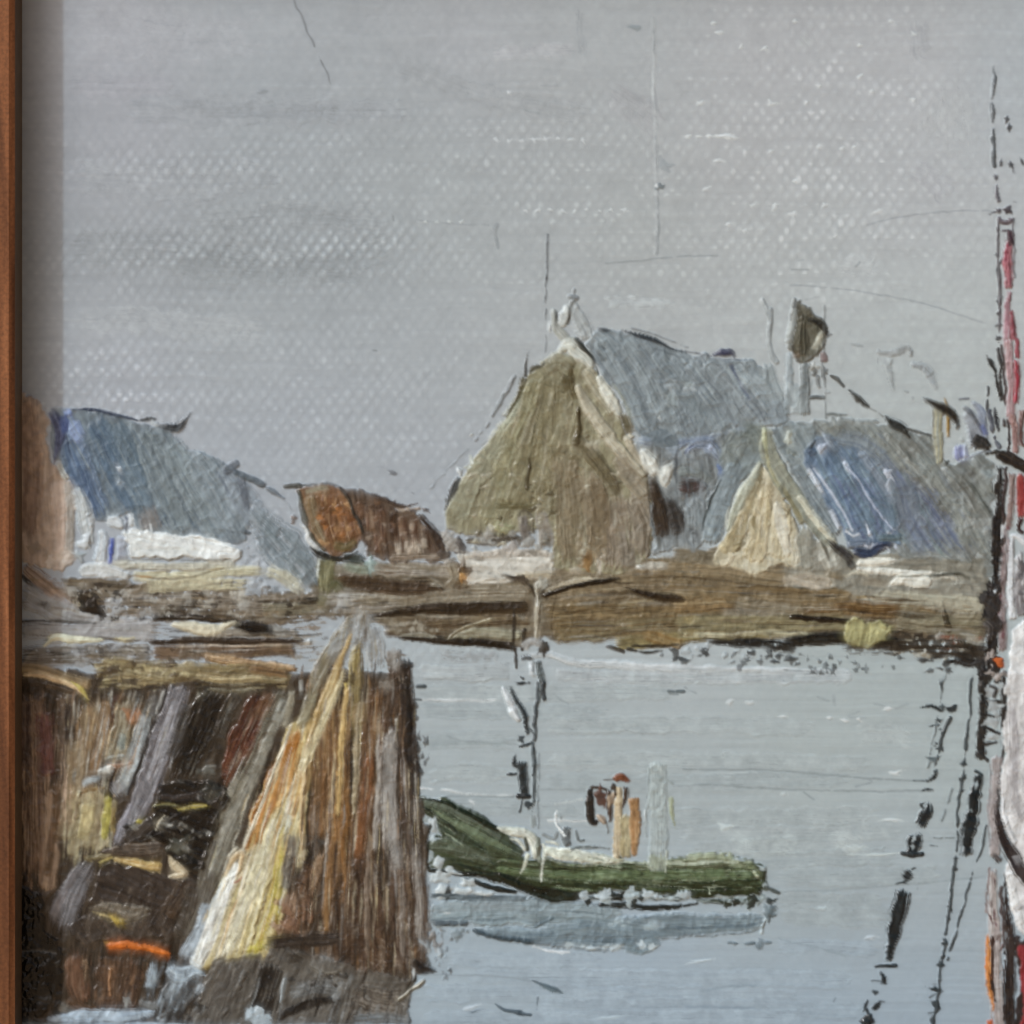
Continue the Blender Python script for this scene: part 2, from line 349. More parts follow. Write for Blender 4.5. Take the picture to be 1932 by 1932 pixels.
smear([(1500, 450), (1520, 900)], 320, [(178, 179, 179), (174, 176, 177)], .4)
for k in range(5): B(30+60*k, 770, 34+12*(k % 2)*k, 20, (192, 194, 194), 0, 10, own=False)
B(250, 770, 90, 24, (196, 198, 198), 0, 12, own=False)
for (x, y) in [(175, 130), (205, 185), (330, 270), (465, 270), (640, 125), (775, 485), (700, 580), (500, 585), (1005, 258), (1180, 118), (900, 845), (970, 835), (775, 835), (640, 1025), (130, 1075), (400, 1165), (255, 1270), (865, 1335), (630, 1210), (355, 1305), (1070, 520), (1310, 565), (1005, 430), (95, 590), (525, 1160), (1315, 195), (200, 910), (500, 860), (1105, 1200), (805, 1160)]:
    B(x, y, 34, 22, (190, 192, 192), -15, 10, own=False)
N([(1050, 1275), (1200, 1240), (1400, 1210), (1700, 1192), (1770, 1198)], 8, (138, 142, 145), .1, 2, own=False)
N([(610, 1610), (900, 1635), (1150, 1670), (1400, 1730), (1730, 1830)], 8, (136, 141, 143), .12, 2, own=False)
N([(620, 1525), (720, 1527)], 9, (130, 136, 136), 0, 3, own=False); N([(980, 1510), (1010, 1485)], 10, (120, 126, 126), 0, 4, own=False); N([(650, 1475), (690, 1470)], 9, (140, 146, 146), 0, 3, own=False)
N([(690, 1697), (770, 1680)], 9, (146, 150, 150), 0, 3, own=False); N([(1870, 1138), (1890, 1140)], 8, (110, 112, 114), 0, 3, own=False)
at(1, 1); B(290, 745, 36, 26, (110, 112, 116), 20, 8, own=False); N([(210, 710), (300, 735)], 8, (140, 144, 148), .2, 3, own=False); N([(180, 50), (200, 52)], 8, (90, 94, 96), 0, 3, own=False); N([(405, 855), (415, 860)], 8, (90, 92, 96), 0, 3, own=False)

# the water: everything below the shore line
o('water')
L[(GY > 3560)] = cur['id']
m_w = GY > 3560
ws1 = samp(GY/20+1.5*BIG, GX/700+50); ws2 = samp(GY/8+2*BIG, GX/420+70)
C[m_w] = (C*(0.95+.07*ws1+.05*ws2)[..., None])[m_w]; H[m_w] = (2+1.6*ws1+1.2*ws2+4*wh*WEAVE+4*(mott-.5))[m_w]
at(1, 2)
W1 = [(158, 166, 167), (166, 173, 174)]; W2 = [(150, 159, 161), (158, 166, 168)]; W3 = [(148, 161, 171), (156, 168, 177)]
def rip(pts, w, c, op=.6, h=10, dry=(.15, .35)): S(pts, w, c, h=h, ridge=.7, dry=dry, op=op, rag=.8, edge=.2, ls=520, br=8, rough=.4)
for (y, x0, x1, c) in [(60, 420, 1900, W1), (160, 430, 1500, W2), (250, 1150, 2700, W1), (330, 430, 980, W2), (440, 1150, 3000, W1), (520, 480, 960, W1), (560, 1150, 2900, W2), (700, 600, 1380, W2), (760, 1760, 3050, W1), (850, 1900, 3200, W1),
                       (940, 2000, 3000, W1), (1010, 2300, 3150, W2), (1100, 2450, 3400, W2), (1220, 2450, 3100, W2), (1320, 2480, 3200, W2), (1500, 2450, 3050, W3), (1560, 600, 1500, W3), (1660, 700, 2900, W3), (1760, 450, 2600, W3), (1840, 1100, 3000, W3), (1900, 450, 2700, W3), (2000, 450, 3000, W3), (2100, 450, 3000, W3)]:
    rip([(x0, y), ((x0+x1)/2, y+14*math.sin(y)), (x1, y+22*math.cos(y*.7))], 110, c)
# long knife drags: fine dark furrows and pale crests
for (pts, c) in [([(420, 95), (620, 105), (880, 100)], (186, 190, 191)), ([(560, 600), (760, 640), (1000, 640)], (184, 189, 190)), ([(1160, 780), (1400, 785)], (188, 192, 192)), ([(1200, 690), (1380, 655)], (180, 186, 186)),
                 ([(720, 665), (760, 690)], (188, 192, 193)), ([(1080, 1490), (1180, 1520), (1300, 1522)], (196, 201, 204)), ([(1400, 1510), (1480, 1490)], (186, 193, 197))]:
    S(pts, 20, [c], h=14, rag=.6, edge=.3, dry=(0, .3))
for (pts, c) in [([(600, 300), (700, 330), (980, 350)], (134, 142, 144)), ([(420, 345), (960, 345)], (144, 152, 153)), ([(1200, 60), (1280, 120)], (135, 143, 145)), ([(600, 645), (860, 650), (1000, 640)], (128, 138, 140)), ([(1120, 600), (1380, 605)], (138, 146, 148)), ([(1940, 490), (2500, 500), (2900, 535), (3250, 555)], (122, 130, 132)), ([(2000, 575), (2500, 600), (3000, 615), (3340, 605)], (128, 136, 138)), ([(2950, 540), (3000, 560), (2910, 590)], (128, 136, 139)),
                 ([(1940, 25), (2000, 60)], (125, 132, 134)), ([(2420, 1190), (2900, 1165), (3300, 1130), (3630, 1100)], (138, 147, 150)), ([(2030, 1750), (2200, 1720), (2340, 1715)], (128, 142, 152)), ([(1950, 1835), (2340, 1840)], (122, 136, 148)), ([(2480, 1450), (2700, 1500), (2850, 1545)], (136, 148, 154)), ([(2800, 1785), (2790, 1800)], (100, 112, 120)), ([(3020, 120), (3130, 150), (3200, 125)], (140, 147, 148)), ([(2780, 70), (2800, 130), (2790, 70)], (138, 145, 146)), ([(2700, 80), (2760, 100)], (136, 143, 144)),
                 ([(2930, 160), (2870, 190), (2970, 200)], (142, 149, 150)), ([(480, 1650), (900, 1665), (1100, 1690)], (134, 144, 150)), ([(1600, 1780), (1800, 1770), (1932, 1780)], (138, 150, 160)), ([(1640, 1830), (1900, 1830)], (138, 150, 160)), ([(2620, 620), (2680, 660)], (125, 134, 137))]:
    N(pts, 10, c, .15, 3)
for (x, y, w, hh, c) in [(720, 1842, 80, 24, (178, 187, 194)), (745, 1862, 50, 10, (110, 122, 132)), (2770, 200, 30, 20, (190, 193, 193)), (2850, 215, 30, 22, (190, 193, 193)), (2925, 205, 30, 18, (188, 191, 191)), (2490, 190, 46, 14, (190, 194, 194)), (3100, 150, 60, 16, (192, 195, 195)), (3130, 515, 60, 22, (190, 194, 194)), (3120, 775, 90, 18, (188, 194, 195)), (2180, 815, 90, 40, (182, 190, 190)), (2510, 630, 30, 18, (176, 182, 182)), (2900, 930, 120, 30, (176, 184, 184)), (3050, 970, 210, 16, (182, 190, 190)), (2030, 1575, 90, 20, (176, 186, 192)), (2990, 1435, 50, 20, (176, 184, 190)),
                         (2730, 1275, 40, 26, (170, 180, 183)), (2320, 120, 40, 26, (180, 184, 184)), (2200, 120, 40, 26, (178, 182, 182)), (1500, 1900, 140, 20, (170, 182, 190))]:
    B(x, y, w, hh, c, -4, 14)
smear([(2200, 900), (2400, 940), (2600, 920)], 120, [(172, 180, 180), (164, 172, 172)], .6); smear([(2750, 880), (2850, 900), (2950, 940)], 130, [(176, 183, 183), (168, 175, 175)], .6)
smear([(2900, 280), (3100, 300), (3250, 340)], 130, [(174, 180, 180), (166, 173, 173)], .6)
at(1, 1)
S([(1040, 1790), (1180, 1775), (1330, 1815), (1600, 1835), (1932, 1850), (2700, 1862)], (40, 60, 60, 50, 26), [(196, 199, 200), (186, 190, 191), (176, 181, 183)], h=20, dry=(0, .1, .35), rag=.6)
S([(430, 1860), (700, 1880), (960, 1870)], 110, [(168, 174, 176), (160, 166, 168)], h=12, dry=(.1, .2)); S([(1200, 1890), (1932, 1900), (2900, 1900)], 90, [(176, 181, 183), (166, 173, 175)], h=12, dry=(.1, .4))
N([(2500, 1860), (2700, 1870)], 9, (130, 136, 138), .2, 2); S([(560, 1770), (700, 1790), (900, 1790)], 70, [(150, 154, 155), (160, 164, 166)], h=8, dry=(.4, .5))

# ------------------------------------------------------------------ the shore
o('shore')
G1 = [(120, 108, 90), (135, 124, 106), (105, 92, 72)]
at(1, 1); F([(-150, 1330), (100, 1290), (700, 1320), (1250, 1290), (1932, 1210), (2100, 1180), (2700, 1300), (3650, 1330), (3660, 1690), (2700, 1700), (2000, 1690), (1200, 1690), (990, 1725), (330, 1670), (150, 1560), (-150, 1450)], [(108, 96, 78), (92, 78, 60), (124, 114, 96)], 2, h=12, edge=12)
at(0, 1)
F([(330, 1330), (700, 1345), (1300, 1380), (1800, 1420), (2100, 1400), (2100, 1560), (1500, 1600), (900, 1570), (560, 1560), (400, 1480)], [(92, 80, 64), (118, 106, 90), (70, 58, 44)], 0, dry=.28, mode=-1, h=12)
S([(130, 1270), (240, 1370), (420, 1500)], (90, 130, 70), sh((92, 72, 58), (120, 100, 84)), h=18, dry=(0, .3))
N([(130, 1330), (200, 1400), (240, 1420)], 26, sh((40, 34, 28))[0], .1, 6)
S([(600, 1490), (1000, 1475), (1400, 1480), (1820, 1490)], 110, [(105, 92, 75), (135, 125, 112), (78, 66, 52)], dry=(.35, .4), mode=-1)
B(525, 1500, 110, 100, [(38, 32, 26), (60, 50, 40)], 30, 14); B(450, 1490, 60, 60, [(150, 135, 110), (190, 180, 155)], 20, 24)
S([(1480, 1520), (1700, 1510), (1880, 1480)], 90, [(108, 98, 78), (135, 128, 110)], h=18); S([(1690, 1475), (1850, 1460), (2000, 1440)], 44, [(46, 40, 30), (64, 56, 44)], h=16)
# grey paint dragged back over the bank, with dots of the weave
S([(110, 1400), (300, 1510), (600, 1590), (900, 1600)], (150, 150, 100, 70), [(150, 148, 148), (160, 160, 160), (138, 134, 130)], h=16, dry=(0, .1), rag=.5)
D(560, 1440, 900, 1580, 26, 40, [(160, 160, 160), (150, 149, 147), (46, 38, 32)], 12); D(380, 1370, 900, 1480, 30, 28, [(60, 50, 42), (140, 132, 120), (160, 155, 146)], 8)
D(900, 1420, 1420, 1560, 40, 30, [(150, 146, 138), (60, 50, 40), (166, 160, 148)], 10); D(1350, 1150, 1560, 1450, 30, 32, [(162, 165, 168), (150, 154, 158), (120, 126, 130)], 8)
N([(100, 1588), (300, 1585), (540, 1598)], 16, sh((40, 36, 32))[0], .1, 4); N([(880, 1568), (1100, 1565), (1330, 1590)], 34, (48, 40, 32), .12, 8)
S([(110, 1640), (500, 1640), (900, 1650)], 110, [(146, 143, 142), (156, 154, 152)], h=14, dry=(.1, .2))
S([(970, 1600), (1100, 1625), (1200, 1635), (1340, 1580)], (24, 74, 70, 16), [(206, 197, 172), (188, 178, 152)], h=30, rough=.36)
S([(1300, 1595), (1420, 1615), (1570, 1645)], (50, 100, 60), [(36, 31, 26), (58, 50, 42)], h=24, rough=.32)
S([(1150, 1660), (1400, 1650), (1700, 1660)], 70, [(125, 115, 100), (150, 142, 130), (92, 80, 66)], h=16, dry=(.2, .3))
S([(240, 1735), (300, 1680), (420, 1690), (590, 1695)], (16, 50, 46, 18), sh((196, 184, 140))+[(208, 200, 170), (200, 185, 130)], h=30); S([(630, 1690), (700, 1690), (775, 1678)], (14, 44, 18), [(190, 180, 150), (165, 150, 110)], h=24)
S([(110, 1790), (450, 1770), (860, 1770)], 130, [(128, 122, 114), (98, 88, 76), (146, 142, 136)], dry=(.15, .25), mode=-1); D(400, 1730, 860, 1830, 34, 30, [(150, 150, 150), (56, 46, 38), (120, 112, 100)], 9)
S([(840, 1705), (1100, 1690), (1400, 1700), (1720, 1700)], (40, 50, 60, 44), [(62, 50, 40), (84, 68, 54)], h=18); S([(860, 1760), (1300, 1755), (1680, 1745)], 90, [(102, 82, 64), (120, 99, 79), (80, 63, 49)], h=18)
N([(900, 1735), (1200, 1725), (1660, 1722)], 9, (176, 160, 140), .3, 6); B(1560, 1630, 80, 60, [(110, 104, 96), (150, 148, 142)], 0, 14); B(1750, 1700, 36, 34, (186, 190, 192), 0, 26)
S([(1150, 1780), (1260, 1800), (1460, 1830), (1680, 1850)], (60, 64, 60, 44), [(160, 131, 98), (138, 111, 80), (182, 156, 124)], h=34, ridge=.9)
S([(1150, 1820), (1300, 1850), (1660, 1880)], 34, [(56, 44, 34)], h=12); S([(1000, 1780), (1080, 1770), (1140, 1790)], 60, [(84, 70, 56), (110, 96, 80)], h=16)
# centre of the bank
at(1, 1)
S([(-130, 1440), (100, 1430), (330, 1470)], 110, [(140, 134, 122), (160, 155, 146), (120, 112, 98)], dry=(.1, .25), h=14)
S([(560, 1270), (900, 1380), (1300, 1330), (1932, 1270)], 130, [(130, 118, 98), (112, 98, 78)], h=16)
S([(100, 1470), (400, 1470), (700, 1435), (1060, 1430)], 120, [(136, 126, 108), (122, 110, 92), (150, 142, 126)], h=18)
S([(-60, 1300), (200, 1280), (560, 1290), (690, 1300)], 100, [(130, 120, 104), (150, 142, 130), (108, 92, 76)], h=18)
S([(-40, 1350), (200, 1370), (420, 1395), (590, 1395)], (90, 130, 130, 50), [(78, 62, 46), (98, 80, 62), (58, 46, 34)], h=24, rough=.36)
N([(350, 1345), (480, 1330), (560, 1370), (585, 1385)], 12, (150, 140, 124), .1, 14); B(530, 1385, 60, 36, [(120, 112, 96), (150, 142, 128)], 10, 18)
S([(0, 1520), (150, 1520), (330, 1500)], 60, [(150, 144, 134), (128, 118, 104)], h=20); B(20, 1470, 120, 60, [(164, 162, 158), (140, 136, 126)], 0, 16)
S([(150, 1560), (400, 1525), (700, 1512), (1060, 1500)], (40, 80, 96, 80), [(58, 46, 31), (76, 60, 42), (48, 38, 26)], h=22, rough=.36)
S([(230, 1640), (500, 1620), (720, 1590), (1080, 1565)], (60, 96, 90, 80), [(100, 84, 62), (82, 66, 48), (120, 106, 84)], h=20); D(280, 1590, 560, 1640, 14, 26, [(140, 132, 116), (150, 144, 130)], 8)
S([(320, 1670), (560, 1690), (800, 1710), (1000, 1735)], (30, 56, 60, 60), [(46, 38, 28), (64, 54, 40)], h=20, rough=.36)
S([(600, 1690), (690, 1660), (800, 1650), (1030, 1665)], (20, 66, 76, 60), [(152, 147, 126), (132, 126, 104), (166, 162, 144)], h=28); N([(580, 1700), (680, 1630), (850, 1570)], 14, (150, 140, 116), .15, 16)
S([(330, 1670), (450, 1660), (540, 1680)], 40, [(140, 136, 122), (120, 112, 96)], h=18)
S([(1130, 1470), (1400, 1420), (1700, 1380), (1980, 1400), (2100, 1360)], 190, [(130, 116, 94), (114, 98, 74), (142, 128, 106)], h=22)
S([(1130, 1420), (1300, 1370), (1520, 1345)], (24, 46, 20), [(186, 176, 156), (150, 136, 112)], h=26); N([(1150, 1440), (1300, 1390), (1500, 1352), (1570, 1350)], 26, (52, 42, 28), .1, 10)
S([(1150, 1560), (1500, 1540), (1932, 1500), (2250, 1500)], 140, [(114, 96, 68), (98, 82, 58), (132, 114, 84)], h=22)
S([(1190, 1655), (1500, 1630), (1932, 1600), (2400, 1600)], 130, [(128, 108, 76), (110, 94, 68), (124, 114, 88)], h=22); S([(1540, 1720), (1800, 1690), (2100, 1660), (2500, 1640)], 90, [(130, 118, 80), (116, 104, 74), (142, 130, 92)], h=18)
S([(1610, 1390), (1690, 1420), (1800, 1450), (1960, 1465)], (20, 46, 66, 30), [(48, 36, 22), (68, 52, 34)], h=24, rough=.34); S([(1560, 1490), (1700, 1480), (1830, 1465)], 36, [(150, 140, 116), (132, 116, 88)], h=20)
N([(1250, 1612), (1560, 1608)], 9, (70, 54, 34), .15, 4); N([(1500, 1725), (1590, 1755)], 20, (56, 48, 38), 0, 8); B(1590, 1600, 22, 20, (190, 180, 160), 0, 20)
S([(1700, 1650), (1870, 1700), (1932, 1720)], 80, [(128, 100, 60), (142, 122, 86)], h=20); N([(1640, 1725), (1900, 1715)], 14, (60, 52, 38), .2, 6)
# right of the bank
at(2, 1)
S([(-60, 1200), (100, 1220), (200, 1230)], 110, [(108, 98, 80), (126, 116, 98)], h=16); S([(-200, 1290), (200, 1310), (600, 1360), (1000, 1370)], 120, [(124, 108, 82), (140, 124, 98), (106, 92, 70)], h=20)
S([(-100, 1390), (300, 1410), (700, 1440), (960, 1430)], 120, [(128, 110, 82), (116, 98, 70), (142, 128, 104)], h=20); N([(0, 1330), (250, 1360), (520, 1390), (850, 1395)], 12, (76, 62, 42), .2, 5)
S([(1000, 1480), (1300, 1470), (1730, 1460)], 190, [(138, 130, 114), (150, 145, 132), (122, 114, 96)], h=18); S([(1050, 1410), (1300, 1450), (1500, 1470), (1730, 1490)], 100, [(168, 164, 146), (152, 146, 128)], h=22, dry=(.05, .3))
S([(950, 1395), (1010, 1420), (1060, 1440)], (40, 80, 30), [(168, 152, 112), (150, 128, 84)], h=26); B(1050, 1435, 90, 34, [(74, 60, 42), (100, 84, 62)], 10, 16)
S([(280, 1500), (500, 1520), (700, 1540)], 130, [(124, 114, 94), (138, 128, 110), (110, 98, 76)], h=18); S([(-60, 1510), (120, 1500), (290, 1505)], (130, 120, 70), [(132, 108, 74), (120, 99, 70), (144, 124, 92)], h=22)
S([(640, 1545), (900, 1520), (1200, 1525), (1450, 1520)], (50, 110, 100, 60), [(114, 86, 52), (98, 74, 46), (130, 106, 72)], h=22); S([(1200, 1560), (1450, 1590), (1720, 1610)], 150, [(120, 112, 90), (132, 124, 104), (108, 98, 78)], h=18, dry=(0, .1))
S([(-50, 1610), (300, 1600), (650, 1600), (930, 1590)], 120, [(124, 114, 86), (138, 128, 98), (110, 100, 74)], h=20); N([(620, 1560), (780, 1570), (930, 1585)], 24, (48, 38, 26), .1, 8)
S([(0, 1660), (250, 1660), (470, 1650), (720, 1655)], 34, [(160, 154, 126), (176, 170, 146)], h=24, dry=(.1, .3)); N([(600, 1640), (640, 1638)], 14, (70, 62, 48), 0, 8); D(0, 1560, 60, 1690, 5, 30, [(136, 120, 82), (146, 132, 96)], 10)
S([(560, 1700), (780, 1680), (1000, 1680), (1200, 1690)], (60, 84, 70, 60), [(38, 36, 30), (56, 52, 44)], h=22, rough=.34)
S([(120, 1695), (350, 1705), (640, 1730)], (30, 70, 70), [(42, 42, 40), (58, 56, 52)], h=14, dry=(.25, .35), mode=-1); S([(900, 1740), (1200, 1700), (1500, 1720), (1720, 1760)], (90, 150, 150, 120), [(58, 50, 42), (76, 66, 54), (46, 40, 34)], h=14, dry=(.3, .35), mode=-1)
D(1200, 1660, 1720, 1790, 44, 32, [(150, 146, 134), (160, 158, 150), (138, 130, 114)], 12); D(1480, 1660, 1700, 1760, 6, 34, [(132, 84, 62), (108, 72, 56)], 10)
D(0, 1700, 640, 1800, 30, 28, [(152, 158, 160), (46, 46, 46), (160, 166, 168)], 8); D(0, 1730, 700, 1850, 16, 26, [(40, 42, 44), (64, 66, 66)], 8, 1.4); D(700, 1780, 1250, 1890, 22, 20, [(58, 60, 60), (90, 96, 98)], 6, 1.3, 60); D(1300, 1770, 1740, 1880, 14, 34, [(38, 36, 34), (60, 58, 56)], 10, 1.6)
S([(1540, 1810), (1620, 1830), (1700, 1810)], 40, [(40, 38, 36), (66, 64, 62)], h=14, dry=(.1, .2)); N([(1470, 1475), (1490, 1560), (1510, 1630)], (14, 34, 40), (52, 44, 30), 0, 14); N([(1510, 1518), (1640, 1505)], 10, (110, 100, 80), .1, 4)
N([(-310, 1740), (-200, 1760), (-120, 1745)], 14, (60, 58, 52), .1, 6); B(-40, 1765, 40, 56, (60, 60, 58), 20, 8); B(-120, 1770, 24, 30, (70, 70, 68), 20, 8)
at(1, 1)
BANK = [(1100, 1350), (1932, 1290), (2500, 1400), (3600, 1480), (3620, 1680), (2500, 1680), (1250, 1690), (1150, 1500)]
K(BANK, -4, 4, 170, (60, 340), (8, 34), [(84, 70, 50), (140, 128, 104), (112, 98, 76), (60, 48, 34), (120, 102, 76), (128, 122, 110), (150, 142, 124), (48, 40, 30), (118, 112, 102)], 16)
K([(-100, 1330), (600, 1320), (1000, 1420), (1060, 1690), (330, 1660), (-100, 1520)], 2, -4, 90, (50, 260), (8, 30), [(66, 54, 38), (140, 130, 112), (108, 92, 70), (48, 38, 28), (156, 148, 132), (92, 78, 58)], 16)
at(0, 1)
K([(130, 1330), (600, 1350), (1700, 1420), (1900, 1480), (1750, 1860), (130, 1900)], 6, -2, 130, (40, 220), (8, 28), [(74, 62, 48), (150, 142, 130), (112, 96, 76), (46, 38, 30), (164, 160, 152), (136, 116, 88), (120, 116, 112)], 16)
K([(1180, 1560), (1900, 1480), (1830, 1830), (1180, 1730)], 4, -8, 80, (40, 200), (10, 34), [(110, 94, 74), (74, 62, 48), (140, 130, 114), (124, 104, 80), (92, 80, 64), (152, 148, 140)], 14)
K([(860, 1600), (1300, 1620), (1250, 1790), (860, 1760)], 0, 0, 36, (40, 160), (10, 30), [(112, 98, 80), (80, 68, 54), (138, 130, 118), (58, 48, 38)], 14)
D(150, 1380, 1750, 1560, 46, 24, [(58, 48, 38), (150, 146, 138), (40, 34, 28), (128, 116, 100)], 12, 1.2)
at(2, 1)
S([(560, 1705), (780, 1685), (1000, 1690), (1230, 1700)], (50, 84, 64, 50), [(30, 28, 24), (48, 45, 38)], h=20, rough=.3); S([(140, 1698), (350, 1705), (640, 1725)], (24, 60, 60), [(34, 34, 32), (52, 50, 46)], h=14, dry=(.2, .3), mode=-1); S([(1180, 1720), (1450, 1725), (1720, 1760)], (60, 110, 100), [(44, 38, 32), (62, 54, 44)], h=14, dry=(.35, .4), mode=-1)
N([(620, 1560), (780, 1572), (930, 1588)], 26, (38, 30, 21), .1, 8); S([(-330, 1395), (-240, 1425), (-130, 1452), (20, 1466)], (20, 46, 66, 30), [(40, 30, 19), (60, 46, 30)], h=22, rough=.3)
at(1, 1); S([(150, 1560), (400, 1525), (700, 1512), (1040, 1500)], (30, 70, 80, 60), [(44, 35, 24), (64, 51, 36)], h=20, dry=(.05, .15)); S([(320, 1675), (560, 1692), (800, 1712), (985, 1738)], (24, 50, 56, 56), [(36, 30, 22), (54, 45, 34)], h=18); S([(20, 1360), (250, 1378), (440, 1396), (580, 1395)], (60, 80, 80, 36), [(60, 47, 34), (84, 67, 50)], h=20, dry=(.05, .2)); N([(1150, 1440), (1300, 1392), (1500, 1354)], 24, (40, 32, 22), .1, 8)
S([(1100, 1360), (1110, 1440), (1115, 1560), (1105, 1690)], (34, 40, 36, 20), [(168, 162, 146), (140, 131, 114), (184, 180, 168)], h=30)
at(0, 1); B(525, 1500, 100, 90, [(30, 25, 20), (52, 43, 34)], 30, 12); S([(1310, 1600), (1420, 1618), (1560, 1645)], (44, 84, 50), [(28, 24, 20), (46, 40, 34)], h=20, rough=.3); S([(970, 1600), (1100, 1625), (1200, 1635), (1340, 1580)], (24, 70, 66, 16), [(206, 198, 176), (190, 181, 158)], h=28); S([(860, 1705), (1150, 1695), (1700, 1700)], (30, 40, 34), [(48, 39, 31), (70, 57, 46)], h=16); S([(250, 1730), (310, 1682), (430, 1690), (585, 1695)], (14, 46, 42, 16), sh((190, 180, 142))+[(206, 199, 172)], h=28)
at(2, 1)
o('shore/crate')
F([(915, 1605), (960, 1585), (1100, 1585), (1185, 1610), (1150, 1700), (1000, 1725), (905, 1700)], [(146, 140, 96), (164, 158, 114), (132, 126, 88)], 100, h=26, edge=10, rough=.4)
S([(1080, 1620), (1150, 1640), (1170, 1610)], 20, [(176, 170, 126)], h=22); S([(1060, 1640), (1050, 1700)], 14, [(186, 180, 130)], h=16)

# ------------------------------------------------------------------ the house at the frame
at(0, 1)
o('grey_roofed_house/gable_wall')
F([(70, 280), (240, 340), (280, 520), (290, 690), (390, 790), (420, 1000), (400, 1270), (330, 1310), (200, 1260), (70, 1220)], sh((108, 90, 76), (124, 104, 88), (142, 122, 106)), 85, h=16, edge=12)
S([(150, 320), (180, 700), (160, 1100)], 150, sh((104, 82, 68), (122, 98, 80)), h=16, dry=(.1, .2)); S([(330, 780), (350, 1000), (340, 1220)], 110, sh((148, 126, 110), (134, 116, 102)), h=18)
N([(230, 930), (200, 1000), (205, 1060)], 10, sh((80, 66, 54))[0], 0, 6); S([(380, 800), (400, 1000), (385, 1240)], 56, [(158, 146, 134), (174, 168, 160)], h=16, dry=(.1, .2))
D(150, 1120, 380, 1260, 10, 40, sh((140, 124, 110), (104, 88, 74)), 10)
o('grey_roofed_house/roof')
F([(285, 380), (440, 382), (600, 405), (760, 445), (900, 480), (970, 505), (1010, 560), (1015, 610), (1130, 612), (1290, 690), (1330, 760), (1400, 850), (1400, 1130), (1290, 1140), (1000, 1105), (880, 1078), (760, 1060), (740, 960), (640, 1010), (540, 1010), (480, 850), (380, 760), (290, 640)],
  [(104, 114, 122), (118, 128, 134), (130, 139, 144)], 60, h=14, edge=6)
RO = dict(h=18, ridge=.35, ls=420, edge=.12, rag=.3, br=7, rough=.4)
S([(385, 440), (450, 700), (570, 1010)], (110, 200, 190), [(80, 98, 124), (96, 114, 138), (112, 128, 148), (72, 86, 108)], **RO)
S([(520, 420), (640, 680), (790, 980)], (150, 190, 160), [(82, 100, 118), (98, 115, 130), (76, 92, 110)], **RO); S([(640, 440), (760, 700), (930, 1060)], (130, 200, 200), [(94, 109, 121), (108, 122, 132), (86, 102, 114)], **RO)
S([(800, 480), (920, 760), (1100, 1100)], (120, 220, 210), [(112, 122, 126), (126, 135, 138), (104, 114, 120)], **RO); S([(950, 540), (1090, 800), (1270, 1110)], (110, 210, 200), [(120, 130, 134), (132, 141, 144)], **RO)
S([(1090, 625), (1230, 830), (1380, 1100)], (110, 220, 200), [(122, 132, 138), (136, 145, 150)], dry=(.05, .3), h=14); S([(1240, 700), (1370, 880), (1480, 1040)], (100, 190, 160), [(126, 134, 142), (140, 148, 154)], dry=(.25, .5), h=12)
S([(1360, 760), (1400, 900), (1400, 960)], 60, [(104, 110, 118)], dry=(.3, .4), h=10); S([(1420, 960), (1580, 1130), (1760, 1340)], (150, 260, 190), [(116, 126, 132), (130, 139, 144), (106, 116, 120)], dry=(.4, .08), h=14)
S([(1640, 1200), (1740, 1300), (1790, 1390)], 130, [(108, 116, 120), (122, 130, 132)], dry=(.05, .1), h=16); S([(820, 930), (850, 1000), (870, 1080)], 130, [(112, 108, 106), (124, 122, 120)], dry=(.1, .2), h=12)
S([(400, 440), (430, 520), (470, 560)], 90, [(130, 146, 180), (150, 164, 194)], h=18, dry=(.1, .4)); S([(380, 380), (395, 430)], 60, [(140, 156, 196), (110, 126, 170)], h=16)
B(680, 720, 34, 26, (196, 200, 204), 20, 26); B(678, 800, 20, 40, (190, 196, 200), 10, 24); N([(1290, 1072), (1320, 1076)], 18, (60, 66, 74), 0, 6); N([(1375, 1075), (1410, 1082)], 18, (70, 76, 82), 0, 6)
K([(300, 420), (600, 430), (980, 520), (1300, 720), (1380, 1080), (900, 1060), (560, 980)], 64, 58, 130, (80, 320), (8, 24), [(96, 110, 124), (138, 146, 150), (118, 128, 134), (84, 96, 110), (128, 138, 142), (108, 118, 122)], 12, .7)
K([(1300, 760), (1480, 960), (1760, 1200), (1760, 1390), (1560, 1280), (1380, 1120)], 58, 52, 50, (50, 160), (10, 34), [(160, 164, 168), (112, 122, 126), (150, 156, 160), (128, 136, 140)], 10, .8, (.3, .45))
o('grey_roofed_house/ridge')
N([(400, 388), (520, 388), (620, 410), (780, 448)], (14, 22, 20, 12), (52, 62, 80), 0, 10); S([(785, 448), (840, 435), (890, 440)], (14, 36, 22), [(52, 54, 56), (80, 82, 82)], h=16)
S([(880, 470), (960, 490), (1010, 490), (1050, 440), (1090, 400)], (20, 60, 70, 30, 8), [(60, 64, 68), (88, 92, 94)], h=22); B(885, 465, 40, 26, (170, 174, 176), 30, 20)
N([(1285, 730), (1330, 690)], 40, (104, 110, 118), .1, 8); N([(1290, 720), (1380, 760), (1480, 805), (1560, 860), (1610, 890)], (30, 34, 30, 24, 10), (92, 100, 106), .3, 10); N([(1610, 905), (1650, 950)], 8, (120, 126, 130), 0, 4)
o('grey_roofed_house/verge')
S([(290, 390), (340, 520), (310, 700)], (60, 76, 24), sh((44, 44, 58), (62, 64, 82), (84, 86, 100)), h=18); S([(330, 680), (350, 740), (380, 790)], 36, sh((140, 134, 124), (112, 106, 98)), h=22); B(370, 470, 40, 120, [(60, 70, 110), (86, 100, 140)], 0, 16)
o('grey_roofed_house/white_wall')
